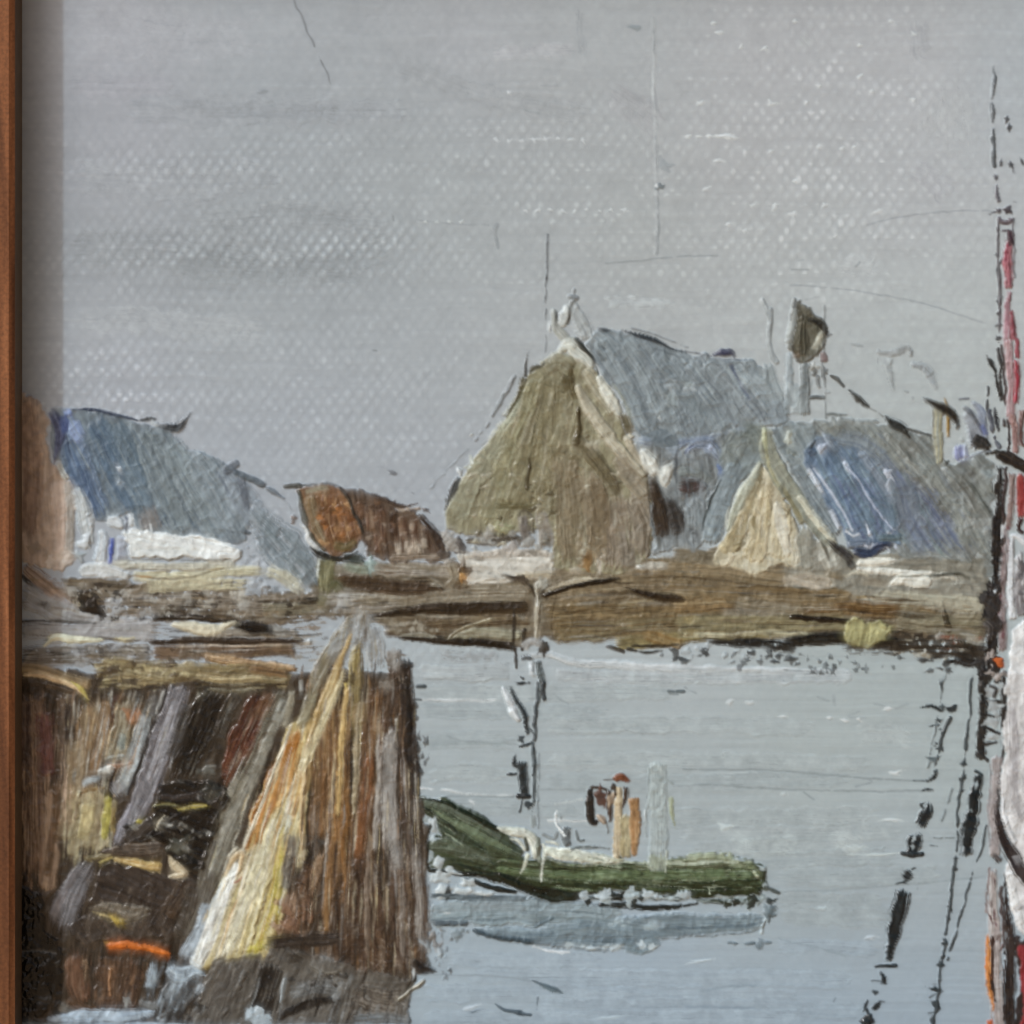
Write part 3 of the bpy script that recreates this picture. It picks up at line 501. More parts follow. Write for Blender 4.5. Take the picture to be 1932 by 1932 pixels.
S([(420, 820), (470, 950), (500, 1160)], (80, 110, 70), [(180, 182, 180), (194, 197, 196), (160, 162, 162)], h=26); S([(500, 960), (520, 1060)], 40, [(200, 203, 204)], h=24); N([(480, 860), (500, 980), (500, 1050)], 8, (110, 116, 120), .1, 4)
B(490, 1140, 70, 90, [(206, 209, 210), (184, 188, 190)], 10, 34); B(440, 1210, 60, 50, [(172, 178, 180), (150, 156, 158)], 0, 26)
S([(600, 1020), (660, 1020), (700, 1060)], (50, 80, 40), [(206, 208, 208), (190, 194, 196)], h=30); S([(580, 1060), (580, 1160), (560, 1260)], (60, 76, 90), [(196, 200, 203), (176, 182, 188), (206, 208, 208)], h=28)
S([(690, 1095), (690, 1250)], 60, [(150, 154, 164), (168, 172, 180)], h=16); S([(735, 965), (742, 1050)], (30, 40), [(204, 206, 206), (186, 190, 192)], h=26); N([(712, 1000), (705, 1060)], 20, (70, 84, 110), .1, 6)
F([(700, 1062), (790, 1072), (870, 1085), (1010, 1102), (1150, 1112), (1260, 1135), (1350, 1165), (1350, 1225), (1200, 1238), (900, 1232), (745, 1240), (712, 1150)], [(214, 215, 211), (222, 223, 220), (202, 203, 198)], 4, h=30, edge=9, br=22, rough=.4)
S([(720, 1070), (900, 1110), (1150, 1150), (1340, 1180)], 60, [(224, 225, 222), (212, 213, 210)], h=22); S([(1230, 1215), (1320, 1210), (1360, 1170)], 46, [(210, 210, 206), (196, 196, 192)], h=28); S([(852, 1030), (862, 1080)], 14, [(204, 206, 206)], h=14)
N([(650, 1245), (900, 1240), (1200, 1240), (1310, 1236)], 11, (110, 108, 100), .12, 2); S([(560, 1265), (900, 1275), (1340, 1262)], 60, [(184, 180, 164), (170, 166, 152), (196, 192, 180)], h=18)
S([(440, 1300), (580, 1290), (740, 1330)], (60, 100, 40), [(204, 205, 204), (188, 188, 184)], h=28); S([(740, 1330), (1050, 1330), (1300, 1300), (1480, 1290)], 70, [(186, 180, 152), (172, 166, 142), (196, 190, 166)], h=18, dry=(0, .25))
S([(830, 1390), (1150, 1370), (1400, 1380)], 80, [(182, 174, 146), (166, 158, 134)], h=16, dry=(.15, .4)); S([(1500, 1290), (1600, 1330), (1730, 1420)], (90, 110, 60), [(180, 176, 156), (160, 158, 146)], h=16, dry=(.3, .3))
N([(720, 1325), (900, 1345), (1060, 1335), (1260, 1285)], 10, (100, 84, 58), .15, 3); N([(850, 1312), (1000, 1300), (1250, 1288)], 9, (140, 122, 88), .25, 3); N([(1130, 1390), (1240, 1368), (1340, 1368)], 9, (90, 76, 56), .1, 3); S([(760, 1332), (860, 1338)], 14, [(170, 128, 76)], h=8, op=.7)
o('grey_roofed_house/blue_door')
S([(637, 1105), (632, 1180), (622, 1262)], (30, 38, 26), [(62, 78, 146), (84, 98, 162)], h=16)

# ------------------------------------------------------------------ the rust brown shed on its olive post, and the low brown mound beside it
o('brown_mound')
at(1, 1)
F([(-20, 850), (60, 815), (130, 850), (210, 885), (300, 925), (420, 970), (500, 1060), (560, 1110), (640, 1150), (600, 1230), (300, 1240), (160, 1230), (100, 1110), (30, 940)], [(80, 63, 51), (102, 84, 69), (60, 47, 38)], 80, h=18, edge=14)
for (x, y, l, c) in [(100, 900, 110, 0), (160, 930, 150, 1), (230, 940, 200, 0), (290, 960, 170, 2), (350, 980, 180, 1), (410, 1000, 160, 0), (470, 1050, 130, 2), (200, 1080, 120, 1), (330, 1080, 120, 0), (420, 1110, 90, 1), (140, 1070, 100, 2)]:
    S([(x, y), (x+10, y+l)], 56, [[(82, 58, 44), (106, 80, 62)], [(126, 102, 82), (96, 70, 54)], [(62, 44, 34), (86, 66, 52)]][c], h=20, dry=(.05, .2))
D(40, 900, 480, 1150, 50, 26, [(140, 122, 104), (150, 134, 118), (66, 46, 36), (112, 84, 64)], 12, .7, 80)
S([(170, 860), (280, 915), (360, 935), (440, 915)], (20, 36, 30, 8), [(62, 48, 40), (84, 70, 60)], h=16); S([(440, 980), (520, 1080), (570, 1160), (590, 1220)], (30, 50, 70, 60), [(52, 42, 36), (72, 58, 48)], h=20, rough=.36)
for (x, y) in [(320, 1170), (370, 1160), (420, 1165), (470, 1150), (330, 1200), (400, 1190), (440, 1180)]: S([(x, y-40), (x+3, y+24)], 44, [(174, 162, 146), (156, 142, 126)], h=18)
S([(270, 1225), (430, 1215), (560, 1215)], 40, [(150, 136, 120), (112, 96, 80)], h=16, dry=(.1, .2)); D(560, 1100, 720, 1230, 16, 48, [(60, 52, 48), (158, 154, 148), (146, 140, 132), (84, 74, 66)], 16)
at(0, 1)
o('rust_brown_shed/post')
S([(1860, 1210), (1850, 1320), (1836, 1440)], (120, 110, 80), [(112, 108, 78), (96, 92, 66), (130, 126, 96)], h=22); S([(1838, 1430), (1815, 1500)], (60, 40), [(124, 118, 92), (104, 96, 72)], h=18, dry=(.1, .3))
S([(1810, 1210), (1800, 1340)], 12, [(186, 188, 180)], h=16); S([(1930, 1230), (2010, 1225), (2070, 1250)], (60, 80, 50), [(46, 52, 46), (66, 72, 64)], h=22); S([(1940, 1270), (2040, 1290), (2100, 1290)], 60, [(112, 114, 96), (130, 136, 122)], h=20); B(2095, 1260, 46, 90, [(146, 162, 158), (128, 140, 134)], 0, 24)
S([(1860, 1400), (1900, 1380), (1932, 1420)], 60, [(86, 84, 56), (112, 108, 80)], h=20)
o('rust_brown_shed/body')
F([(1690, 845), (1760, 818), (1850, 806), (1930, 825), (1960, 880), (2010, 980), (2050, 1080), (2050, 1130), (1990, 1200), (1900, 1215), (1810, 1180), (1740, 1060), (1710, 960)], [(114, 82, 59), (130, 97, 70), (94, 69, 50)], 80, h=22, edge=8, rough=.4)
S([(1760, 860), (1780, 1000), (1850, 1150)], 90, [(134, 112, 84), (114, 96, 72), (150, 134, 108)], h=24); S([(1850, 850), (1860, 1000), (1900, 1140)], 120, [(130, 93, 64), (108, 74, 50), (146, 114, 84)], h=26, dry=(0, .15)); S([(1920, 900), (1960, 1020), (1990, 1130)], 100, [(134, 94, 66), (100, 69, 48), (150, 119, 92)], h=26, dry=(0, .2))
D(1800, 880, 1990, 1150, 26, 30, [(166, 130, 92), (104, 66, 38), (88, 62, 40), (154, 102, 60)], 16, .7, 80); S([(1880, 1150), (1960, 1160), (2020, 1130)], 60, [(96, 84, 54), (122, 104, 72)], h=20)
S([(1720, 850), (1780, 835), (1860, 822)], 34, [(150, 142, 122), (122, 112, 92)], h=16)
o('rust_brown_shed/outline')
N([(1690, 850), (1715, 980), (1760, 1110), (1830, 1180)], (26, 32, 26, 20), (78, 76, 64), 0, 14); N([(1620, 822), (1650, 820), (1690, 818)], 24, (84, 84, 80), .05, 8); N([(1700, 815), (1800, 806), (1860, 800), (1932, 826)], 11, (60, 54, 42), .1, 6); N([(1925, 830), (1970, 900), (2010, 980), (2055, 1080)], 18, (64, 60, 54), .05, 10)
S([(1745, 1150), (1800, 1195), (1880, 1225), (1960, 1222), (2030, 1185)], (20, 64, 44, 36, 24), [(30, 30, 27), (50, 48, 42)], h=20, rough=.3); S([(1690, 1030), (1730, 1070), (1745, 1130), (1810, 1185)], (10, 26, 34, 10), [(206, 206, 204), (186, 186, 182)], h=26); S([(1640, 1000), (1680, 1010)], 50, [(120, 96, 78), (96, 78, 64)], h=12, dry=(.2, .3))

# ------------------------------------------------------------------ the large house
at(1, 1)
o('large_house/roof')
F([(1380, 20), (1450, -70), (1560, -62), (1780, 0), (1932, 62), (2080, 95), (2230, 95), (2330, 110), (2420, 200), (2480, 330), (2530, 460), (2330, 505), (2200, 560), (1980, 575), (1900, 620), (1700, 560), (1600, 400), (1500, 200)], [(120, 127, 131), (134, 142, 145), (108, 116, 120)], 52, h=16, edge=8, ls=420)
for (x, y, x2, y2, w, c) in [(1450, -20, 1720, 520, 100, [(140, 148, 150), (124, 132, 135)]), (1520, -40, 1800, 500, 110, [(112, 120, 124), (130, 138, 141)]), (1600, -20, 1900, 560, 110, [(124, 131, 134), (138, 146, 148)]), (1690, 10, 1990, 540, 110, [(108, 115, 119), (126, 134, 137)]), (1780, 40, 2080, 540, 110, [(128, 136, 138), (112, 120, 124)]), (1870, 70, 2160, 530, 110, [(118, 126, 130), (136, 144, 146)]), (1960, 110, 2250, 500, 110, [(110, 116, 120), (130, 138, 141)]), (2050, 120, 2330, 480, 110, [(126, 133, 136), (140, 147, 149)]), (2140, 120, 2420, 460, 100, [(112, 118, 122), (130, 137, 140)]), (2230, 120, 2480, 430, 100, [(134, 142, 145), (148, 155, 157)])]:
    S([(x, y), ((x+x2)/2+14, (y+y2)/2-14), (x2, y2)], w, c, h=22, ridge=.7, rag=.3, ls=380, rough=.38, dry=(0, .12))
for (x, y, x2, y2) in [(1990, 130, 2120, 330), (2075, 140, 2200, 310), (2160, 130, 2290, 330), (2240, 130, 2360, 300), (2220, 160, 2300, 270)]: S([(x, y), (x2, y2)], (26, 12), [(150, 158, 160), (140, 148, 150)], h=26, rag=.3, dry=(0, .3))
S([(2200, 130), (2260, 250), (2310, 330)], 24, [(86, 94, 110)], h=12, dry=(.05, .2)); D(1850, 230, 2000, 330, 8, 30, [(156, 162, 164), (150, 158, 158)], 18); B(1480, 95, 36, 30, (92, 98, 100), 0, 12); B(1485, 40, 40, 18, (70, 76, 80), 20, 10); B(1800, 435, 16, 36, (178, 182, 182), 0, 22); N([(1500, 100), (1530, 220), (1700, 500)], 10, (160, 165, 165), .3, 8)
S([(2400, 120), (2450, 300), (2500, 420)], 110, [(150, 157, 158), (138, 146, 148)], h=12, dry=(.25, .45))
K([(1450, 0), (1560, -40), (1932, 80), (2330, 120), (2500, 420), (2200, 520), (1750, 540)], 60, 52, 150, (80, 340), (8, 22), [(142, 149, 151), (112, 120, 125), (128, 136, 140), (152, 158, 160), (104, 113, 121), (120, 128, 132)], 18, .5)
S([(1680, 560), (1850, 590), (2000, 560), (2300, 520)], 70, [(112, 122, 138), (134, 143, 152), (150, 157, 160)], h=16, dry=(.1, .3))
o('large_house/roof_ridge')
S([(1450, -70), (1500, -58), (1540, -50)], (20, 30, 16), [(50, 54, 58), (74, 78, 80)], h=14); S([(1580, -66), (1680, -30), (1780, 0), (1880, 48), (1960, 66)], (10, 30, 34, 22, 14), [(42, 46, 50), (62, 68, 72)], h=18); N([(1640, -70), (1800, -26), (1960, 40)], 9, (84, 90, 94), .35, 4); N([(1780, 45), (1932, 95)], 8, (80, 86, 90), .3, 4)
N([(1960, 66), (2080, 85)], 9, (84, 88, 96), .2, 4); S([(2090, 85), (2150, 70), (2200, 70), (2225, 100)], (14, 50, 60, 16), [(54, 54, 80), (76, 78, 100), (40, 44, 56)], h=22); N([(2130, 100), (2310, 108)], 9, (90, 96, 104), .1, 4)
o('large_house/gable_wall')
F([(1150, 120), (1080, 170), (1020, 260), (960, 400), (880, 520), (760, 660), (690, 760), (640, 880), (600, 960), (600, 1060), (700, 1090), (900, 1110), (1010, 1070), (1190, 1050), (1200, 1290), (1420, 1310), (1590, 1320), (1750, 1220), (1775, 1080), (1755, 900), (1730, 740), (1610, 520), (1510, 300), (1440, 150), (1310, 80)], [(128, 120, 96), (142, 136, 110), (114, 104, 80)], 98, h=16, edge=7, ls=400)
GA = dict(h=22, ridge=.4, ls=420, rag=.3, rough=.4, edge=.16)
S([(1080, 200), (930, 520), (740, 800), (640, 1030)], (70, 130, 150, 130), [(150, 147, 124), (138, 134, 112), (158, 156, 134)], **GA); S([(1120, 190), (1000, 560), (840, 1060)], (110, 180, 190), [(142, 136, 108), (130, 123, 95), (150, 146, 120)], **GA)
S([(1190, 180), (1090, 600), (980, 960)], (120, 180, 170), [(134, 126, 100), (122, 113, 86), (146, 140, 114)], **GA); S([(1240, 190), (1210, 640), (1150, 1000)], (120, 170, 160), [(126, 117, 90), (140, 132, 106), (114, 104, 78)], **GA)
S([(1300, 330), (1290, 640), (1260, 1000)], (100, 170, 190), [(128, 118, 94), (140, 132, 108)], **GA); S([(1250, 640), (1280, 900), (1290, 1280)], 170, [(120, 108, 86), (132, 120, 98), (108, 96, 76)], **GA); S([(1400, 720), (1430, 980), (1420, 1290)], 180, [(116, 102, 80), (130, 116, 94), (138, 128, 108)], **GA)
S([(1540, 860), (1560, 1060), (1550, 1310)], 170, [(128, 116, 98), (140, 128, 112), (112, 98, 80)], **GA); S([(1680, 820), (1710, 1020), (1690, 1240)], 130, [(126, 114, 98), (142, 132, 118), (112, 102, 88)], **GA); S([(1620, 1060), (1640, 1300)], 120, [(140, 130, 116), (124, 114, 100)], dry=(0, .1), h=20)
S([(1130, 160), (1230, 110), (1310, 170)], 110, [(142, 138, 118), (126, 120, 98)], h=22); B(1290, 230, 60, 110, [(84, 74, 50), (104, 94, 68)], -10, 20); S([(1350, 560), (1400, 620), (1460, 690), (1500, 760)], (70, 90, 90, 60), [(92, 82, 58), (106, 96, 72), (80, 70, 50)], h=24); N([(1345, 380), (1340, 480), (1320, 560)], 22, (92, 82, 58), .1, 14)
S([(1480, 700), (1540, 780), (1560, 860)], 60, [(96, 84, 66), (82, 72, 56)], h=18); B(1180, 250, 70, 24, (100, 92, 68), 10, 16); B(1200, 630, 60, 60, [(104, 94, 68), (124, 114, 88)], 20, 20); B(1310, 660, 60, 50, (108, 98, 74), 10, 18); B(1120, 850, 60, 60, (110, 100, 74), 0, 16)
S([(1270, 400), (1230, 500), (1190, 600)], 50, [(146, 140, 116), (132, 124, 98)], h=24); S([(1330, 400), (1290, 560), (1310, 640)], 44, [(140, 132, 106), (154, 148, 124)], h=24); S([(1010, 310), (960, 420), (910, 500)], 40, [(166, 166, 146), (150, 150, 130)], h=22)
S([(870, 930), (960, 930), (1060, 930)], 44, [(106, 98, 70), (124, 116, 86)], h=18); S([(1040, 920), (1080, 950), (1130, 910)], 30, [(76, 68, 48)], h=16); S([(860, 1040), (930, 1060), (990, 1070)], 60, [(150, 148, 116), (134, 130, 100)], h=28); S([(1030, 980), (1040, 1100), (1060, 1170)], 70, [(130, 124, 118), (112, 104, 96)], h=20, dry=(0, .15)); S([(1130, 960), (1150, 1100), (1150, 1170)], 90, [(128, 120, 108), (142, 136, 128)], h=18, dry=(.05, .2))
S([(700, 1120), (850, 1130), (1000, 1100)], 50, [(74, 66, 56), (110, 102, 90)], h=16, dry=(.1, .2)); D(700, 1080, 1180, 1180, 26, 34, [(140, 136, 128), (76, 68, 56), (150, 148, 142)], 14); S([(1390, 1150), (1460, 1155)], 12, [(84, 72, 54)], h=8); S([(1400, 1180), (1390, 1290)], 90, [(112, 88, 60), (128, 102, 70)], h=16)
B(1385, 1265, 60, 70, [(146, 112, 70), (128, 98, 62)], 0, 18); S([(1455, 1230), (1460, 1320)], (40, 26), [(180, 172, 158), (164, 154, 138)], h=22); B(1320, 1305, 70, 40, (166, 156, 138), 0, 24); B(1690, 1280, 26, 26, (200, 198, 190), 0, 24); S([(1550, 970), (1545, 1040)], 12, [(170, 164, 148)], h=16); B(1790, 1270, 120, 70, [(160, 154, 142), (142, 134, 120)], 0, 28)
N([(1148, 380), (1146, 590)], 8, (90, 82, 62), .3, 3); N([(1100, 420), (1075, 640), (1050, 830)], 9, (88, 80, 58), .35, 4); N([(1055, 690), (1045, 830)], 16, (82, 74, 54), .05, 6); N([(1165, 840), (1185, 960)], 9, (160, 154, 130), .2, 8); N([(880, 740), (840, 800)], 9, (100, 94, 70), .1, 4)
K([(1150, 150), (1350, 150), (1500, 400), (1740, 860), (1730, 1240), (1230, 1270), (1180, 1040), (640, 1040), (760, 700), (1000, 330)], 122, 72, 260, (60, 300), (8, 30), [(150, 146, 124), (118, 108, 84), (160, 153, 133), (104, 92, 68), (134, 124, 100), (138, 128, 110), (124, 116, 96)], 20, .55)
S([(1320, 520), (1400, 630), (1490, 740), (1560, 880)], (60, 90, 90, 60), [(104, 94, 71), (116, 106, 82), (94, 84, 62)], h=20); S([(1290, 190), (1300, 260), (1330, 340)], (40, 70, 40), [(82, 72, 48), (104, 94, 68)], h=20); S([(1420, 780), (1470, 960), (1460, 1180)], 120, [(112, 97, 76), (124, 110, 88), (100, 86, 66)], h=18); S([(1640, 900), (1700, 1050), (1690, 1200)], 110, [(122, 110, 94), (136, 126, 111), (106, 95, 80)], h=18); N([(1340, 400), (1345, 500), (1325, 580)], 26, (84, 74, 52), .05, 12); N([(1060, 660), (1048, 840)], 18, (78, 70, 50), .05, 8); S([(880, 940), (970, 935), (1060, 930), (1130, 905)], (24, 40, 36, 16), [(96, 88, 62), (116, 108, 80)], h=18); S([(1000, 1000), (1030, 960), (1080, 990), (1090, 1090)], 24, [(80, 72, 54), (112, 104, 88)], h=14)
D(700, 500, 1740, 1250, 60, 30, [(158, 150, 130), (100, 88, 64), (84, 74, 54), (170, 164, 146)], 22, .6, 85)
o('large_house/verge')
S([(1335, 240), (1400, 380), (1480, 500), (1600, 640), (1730, 770)], (44, 70, 76, 76, 50), [(176, 168, 149), (162, 154, 133), (186, 179, 162)], h=46, ridge=.8, rough=.38); S([(1370, 150), (1440, 260), (1540, 420)], (60, 80, 60), [(164, 158, 138), (148, 140, 118)], h=28)
S([(1450, 190), (1510, 310), (1560, 400), (1560, 440)], (34, 70, 80, 36), [(202, 200, 188), (190, 187, 173)], h=42); S([(1600, 530), (1650, 600), (1700, 680), (1740, 760)], (30, 50, 50, 24), [(172, 164, 146), (156, 146, 126)], h=30); B(1630, 550, 50, 50, [(176, 168, 150)], 0, 28)
S([(1590, 400), (1620, 480), (1640, 530)], 80, [(94, 86, 64), (116, 108, 86)], h=18); S([(1560, 640), (1640, 760), (1740, 880)], 110, [(144, 134, 116), (130, 120, 102)], h=26); S([(1540, 240), (1600, 330), (1640, 430)], 22, [(150, 154, 146), (130, 134, 128)], h=16)
o('large_house/outline')
S([(1060, 50), (1050, 120), (1040, 210)], (10, 24, 36), [(70, 68, 62), (96, 94, 90)], h=14); S([(1060, 190), (1090, 150), (1155, 130)], (24, 36, 18), [(74, 70, 56), (92, 88, 72)], h=16); S([(1040, 200), (1010, 290), (960, 380), (930, 430)], (50, 50, 30, 16), [(72, 66, 46), (96, 90, 66)], h=18)
N([(985, 200), (920, 310), (855, 420)], (20, 24, 12), (110, 112, 112), .15, 6); N([(830, 460), (760, 560)], 16, (112, 114, 114), .35, 5); N([(720, 610), (640, 690), (540, 790), (500, 830)], 10, (126, 129, 130), .3, 3); N([(870, 520), (760, 620)], 9, (140, 142, 142), .3, 3); S([(668, 765), (640, 820), (610, 910)], (34, 64, 24), [(56, 58, 58), (80, 80, 78)], h=22); B(670, 740, 20, 44, (200, 202, 200), 0, 26); S([(690, 715), (740, 715)], 14, [(170, 172, 160)], h=16); S([(735, 640), (740, 700)], 20, [(196, 198, 190), (170, 172, 162)], h=22); N([(595, 900), (590, 950)], 16, (84, 84, 80), .1, 8)
o('large_house/finial')
S([(1200, -190), (1210, -90), (1270, -10), (1330, 40)], (24, 56, 60, 40), [(160, 160, 152), (146, 147, 140), (172, 172, 166)], h=28); S([(1172, -120), (1178, -60), (1190, -44)], (8, 28, 8), [(200, 202, 200)], h=26); S([(1290, -210), (1270, -150), (1240, -80)], (40, 70, 50), [(196, 197, 194), (180, 182, 178)], h=30)
S([(1320, -250), (1330, -160), (1380, -60), (1400, 0)], (30, 80, 110, 90), [(158, 161, 160), (148, 151, 150), (166, 169, 168)], h=20); N([(1325, -290), (1318, -240)], 16, (90, 92, 92), 0, 8); N([(1290, -250), (1330, -240)], 26, (120, 123, 124), .1, 8); N([(1310, -220), (1295, -150), (1275, -100)], 14, (92, 92, 86), .05, 6); N([(1215, -170), (1212, -90)], 10, (92, 94, 92), .05, 6); N([(1340, -180), (1390, -80)], 9, (128, 131, 130), .2, 4)
S([(1215, 60), (1290, 20), (1370, 80), (1430, 150)], (40, 100, 90, 30), [(188, 188, 178), (172, 172, 160), (198, 198, 190)], h=34); S([(1170, 120), (1210, 60)], 26, [(166, 164, 150)], h=22); N([(1325, -10), (1390, 60), (1440, 140), (1452, 190)], (26, 18, 12, 8), (66, 66, 60), .05, 8)
o('large_house/side_wall')
F([(1690, 560), (1900, 600), (2280, 500), (2270, 720), (2080, 1120), (1960, 1180), (1760, 1190), (1760, 900)], [(116, 120, 120), (130, 135, 136), (98, 100, 98)], 85, h=14, edge=12)
S([(1760, 760), (1800, 920), (1830, 1120)], (50, 100, 90), [(62, 52, 42), (80, 68, 56), (48, 40, 34)], h=20, rough=.36); S([(1850, 880), (1890, 1000), (1900, 1110)], (70, 110, 90), [(60, 56, 52), (84, 80, 76)], h=18); S([(1700, 600), (1740, 680), (1780, 760)], (40, 90, 60), [(200, 199, 188), (186, 184, 172)], h=34); S([(1860, 690), (1830, 760), (1840, 820)], (40, 90, 40), [(202, 202, 194), (188, 187, 176)], h=32)
B(1790, 560, 120, 100, [(94, 103, 108), (116, 124, 128)], 20, 22); B(1870, 620, 90, 50, [(150, 158, 164), (110, 118, 126)], 0, 22); N([(1820, 700), (1870, 660)], 14, (60, 62, 62), 0, 8); N([(1890, 640), (1895, 800)], 12, (56, 60, 66), .1, 6); S([(1960, 650), (1990, 600), (2080, 590), (2160, 680)], (40, 90, 110, 60), [(112, 121, 136), (132, 140, 152), (100, 109, 120)], h=24)
S([(1940, 640), (1960, 610), (2000, 590)], 14, [(86, 94, 120)], h=10); B(2090, 605, 34, 30, (170, 178, 196), 0, 26); S([(2130, 690), (2150, 740), (2130, 760)], 44, [(92, 110, 146), (110, 126, 156)], h=20); B(2230, 725, 40, 30, (186, 192, 200), 0, 28)
S([(1910, 830), (1990, 820), (2080, 815)], (120, 120, 60), [(60, 50, 46), (82, 62, 58), (46, 40, 37)], h=20); S([(1900, 730), (2000, 740), (2100, 790)], 60, [(112, 118, 116), (128, 134, 132)], h=18); S([(1960, 900), (2000, 960), (1990, 1080)], 150, [(130, 138, 140), (144, 150, 152), (112, 118, 118)], h=18); S([(1930, 960), (1920, 1060)], 40, [(56, 50, 44)], h=12); D(1960, 1060, 2070, 1130, 6, 28, [(60, 60, 58), (150, 156, 158)], 10); N([(2020, 880), (2035, 980)], 9, (90, 94, 94), .1, 4)

K([(1880, 600), (2150, 620), (2080, 1100), (1930, 1100)], 80, 100, 36, (40, 150), (10, 34), [(130, 138, 142), (70, 64, 58), (150, 156, 160), (96, 100, 104), (112, 110, 104)], 18)
S([(1745, 740), (1790, 900), (1830, 1110)], (40, 100, 110), [(56, 46, 37), (74, 62, 51), (44, 37, 31)], h=18, rough=.3); S([(1850, 880), (1890, 1000), (1910, 1100)], (60, 90, 70), [(56, 52, 48), (78, 74, 70)], h=16, dry=(.05, .2)); S([(1695, 600), (1740, 680), (1785, 770)], (44, 96, 60), [(208, 207, 198), (194, 192, 182)], h=32); S([(1865, 690), (1830, 760), (1842, 830)], (40, 92, 40), [(208, 208, 201), (194, 193, 184)], h=30)
# the chalk-white garden wall before the large house
o('white_wall')
F([(660, 1205), (900, 1205), (1195, 1195), (1196, 1290), (1180, 1330), (950, 1350), (730, 1372), (690, 1330)], [(196, 191, 181), (184, 178, 166), (206, 202, 193)], 2, h=22, edge=6, br=20)
S([(720, 1210), (900, 1195), (1180, 1200)], 50, [(172, 162, 150), (186, 178, 166)], h=18, dry=(0, .1)); D(740, 1195, 1180, 1240, 12, 30, [(130, 122, 110), (160, 152, 140)], 8); S([(980, 1330), (1100, 1320), (1220, 1315)], 50, [(182, 170, 148), (166, 154, 132)], h=24); S([(720, 1350), (850, 1360), (960, 1350)], 24, [(204, 198, 186)], h=18)
N([(920, 1315), (960, 1332), (1030, 1330)], 22, (70, 60, 48), .05, 8); S([(950, 1350), (1020, 1345), (1060, 1370)], (20, 50, 40), [(62, 54, 44), (92, 82, 70)], h=18); N([(835, 1255), (845, 1256)], 8, (90, 84, 76), 0, 3); S([(1000, 1130), (960, 1160), (920, 1180)], (60, 60, 30), [(150, 144, 138), (164, 158, 152)], h=20)
o('white_wall/gate_post'); B(685, 1300, 80, 110, [(86, 66, 46), (110, 88, 62)], 10, 22); B(682, 1330, 56, 60, [(190, 144, 82), (172, 124, 66)], 0, 30); S([(620, 1250), (640, 1330), (600, 1390)], 60, [(140, 130, 112), (120, 106, 86)], h=18)

# ------------------------------------------------------------------ the olive grey house behind, with its two chimneys
at(2, 1)
o('olive_grey_house/roof')
F([(560, 470), (760, 440), (900, 430), (1130, 470), (1300, 500), (1400, 530), (1480, 690), (1620, 690), (1700, 640), (1760, 700), (1750, 1330), (1600, 1340), (1400, 1300), (1200, 1200), (900, 900), (620, 560)], [(118, 121, 118), (130, 134, 131), (106, 108, 104)], 50, h=14, edge=12, dry=.12)
for (x, y, x2, y2, c) in [(800, 470, 1100, 760, 0), (950, 470, 1300, 820, 1), (1100, 500, 1420, 880, 0), (1230, 540, 1560, 1000, 2), (1330, 620, 1640, 1120, 1), (1400, 740, 1700, 1240, 0), (1520, 740, 1720, 1050, 2), (1450, 980, 1680, 1300, 1), (1250, 760, 1500, 1060, 2), (1600, 700, 1740, 900, 0), (1560, 1150, 1720, 1310, 2)]:
    S([(x, y), ((x+x2)/2, (y+y2)/2-20), (x2, y2)], 120, [[(122, 124, 118), (134, 136, 130)], [(112, 115, 110), (128, 132, 128)], [(106, 106, 100), (122, 122, 116)]][c], h=16, dry=(.1, .28), rag=.4)
D(1000, 560, 1700, 1300, 60, 26, [(140, 144, 142), (150, 153, 150), (100, 100, 96)], 10); D(1560, 900, 1740, 1080, 12, 34, [(150, 152, 148), (160, 162, 158)], 14); S([(1620, 800), (1680, 900), (1740, 980)], 30, [(90, 92, 86)], h=12, dry=(.1, .3)); S([(1740, 720), (1700, 790)], 90, [(132, 140, 140), (146, 153, 152)], h=14, dry=(.1, .3))
S([(880, 430), (1000, 460), (1110, 450)], 30, [(120, 124, 122), (140, 144, 142)], h=12, dry=(.1, .4)); N([(820, 410), (930, 412)], 14, (110, 114, 112), .2, 5); S([(620, 500), (700, 520), (730, 600)], 110, [(128, 134, 134), (112, 118, 118)], h=18)
S([(1180, 770), (1330, 960), (1500, 1150)], (150, 220, 170), [(96, 102, 118), (110, 116, 128), (122, 128, 136)], h=16, dry=(0, .25), rag=.4); S([(1240, 980), (1330, 1100), (1420, 1190)], 160, [(108, 116, 128), (122, 130, 140)], h=16, dry=(.05, .25))
S([(1150, 1290), (1350, 1250), (1560, 1290)], 110, [(112, 110, 102), (124, 122, 114), (98, 96, 88)], h=16, dry=(0, .1)); S([(1300, 1215), (1480, 1215), (1520, 1240)], 12, [(150, 150, 144)], h=14)
K([(700, 470), (1130, 490), (1420, 560), (1500, 720), (1740, 720), (1730, 1300), (1500, 1290), (1150, 1190), (900, 800)], 46, 60, 170, (50, 240), (10, 34), [(140, 144, 141), (104, 106, 100), (122, 126, 122), (150, 153, 150), (92, 94, 88), (116, 122, 128)], 14, .75, (.2, .4))
F([(600, 1060), (1000, 1190), (1700, 1250), (1740, 1430), (1100, 1420), (560, 1390)], [(122, 118, 106), (136, 132, 120), (106, 102, 90)], 2, h=12)
o('olive_grey_house/stack_chimney')
F([(640, -240), (620, -170), (600, -60), (600, 30), (640, 110), (700, 120), (770, 80), (815, 0), (820, -60), (780, -130), (720, -180)], [(86, 82, 68), (104, 100, 86), (66, 62, 52)], 80, h=24, edge=8)
S([(640, -190), (620, -80), (600, 20)], (30, 44, 36), [(152, 154, 150), (136, 138, 134)], h=22); S([(680, -160), (680, -40), (680, 90)], 70, [(78, 74, 60), (62, 58, 48), (96, 92, 78)], h=24, dry=(0, .15)); S([(760, -100), (750, 0), (730, 90)], 70, [(108, 104, 88), (90, 86, 72)], h=22)
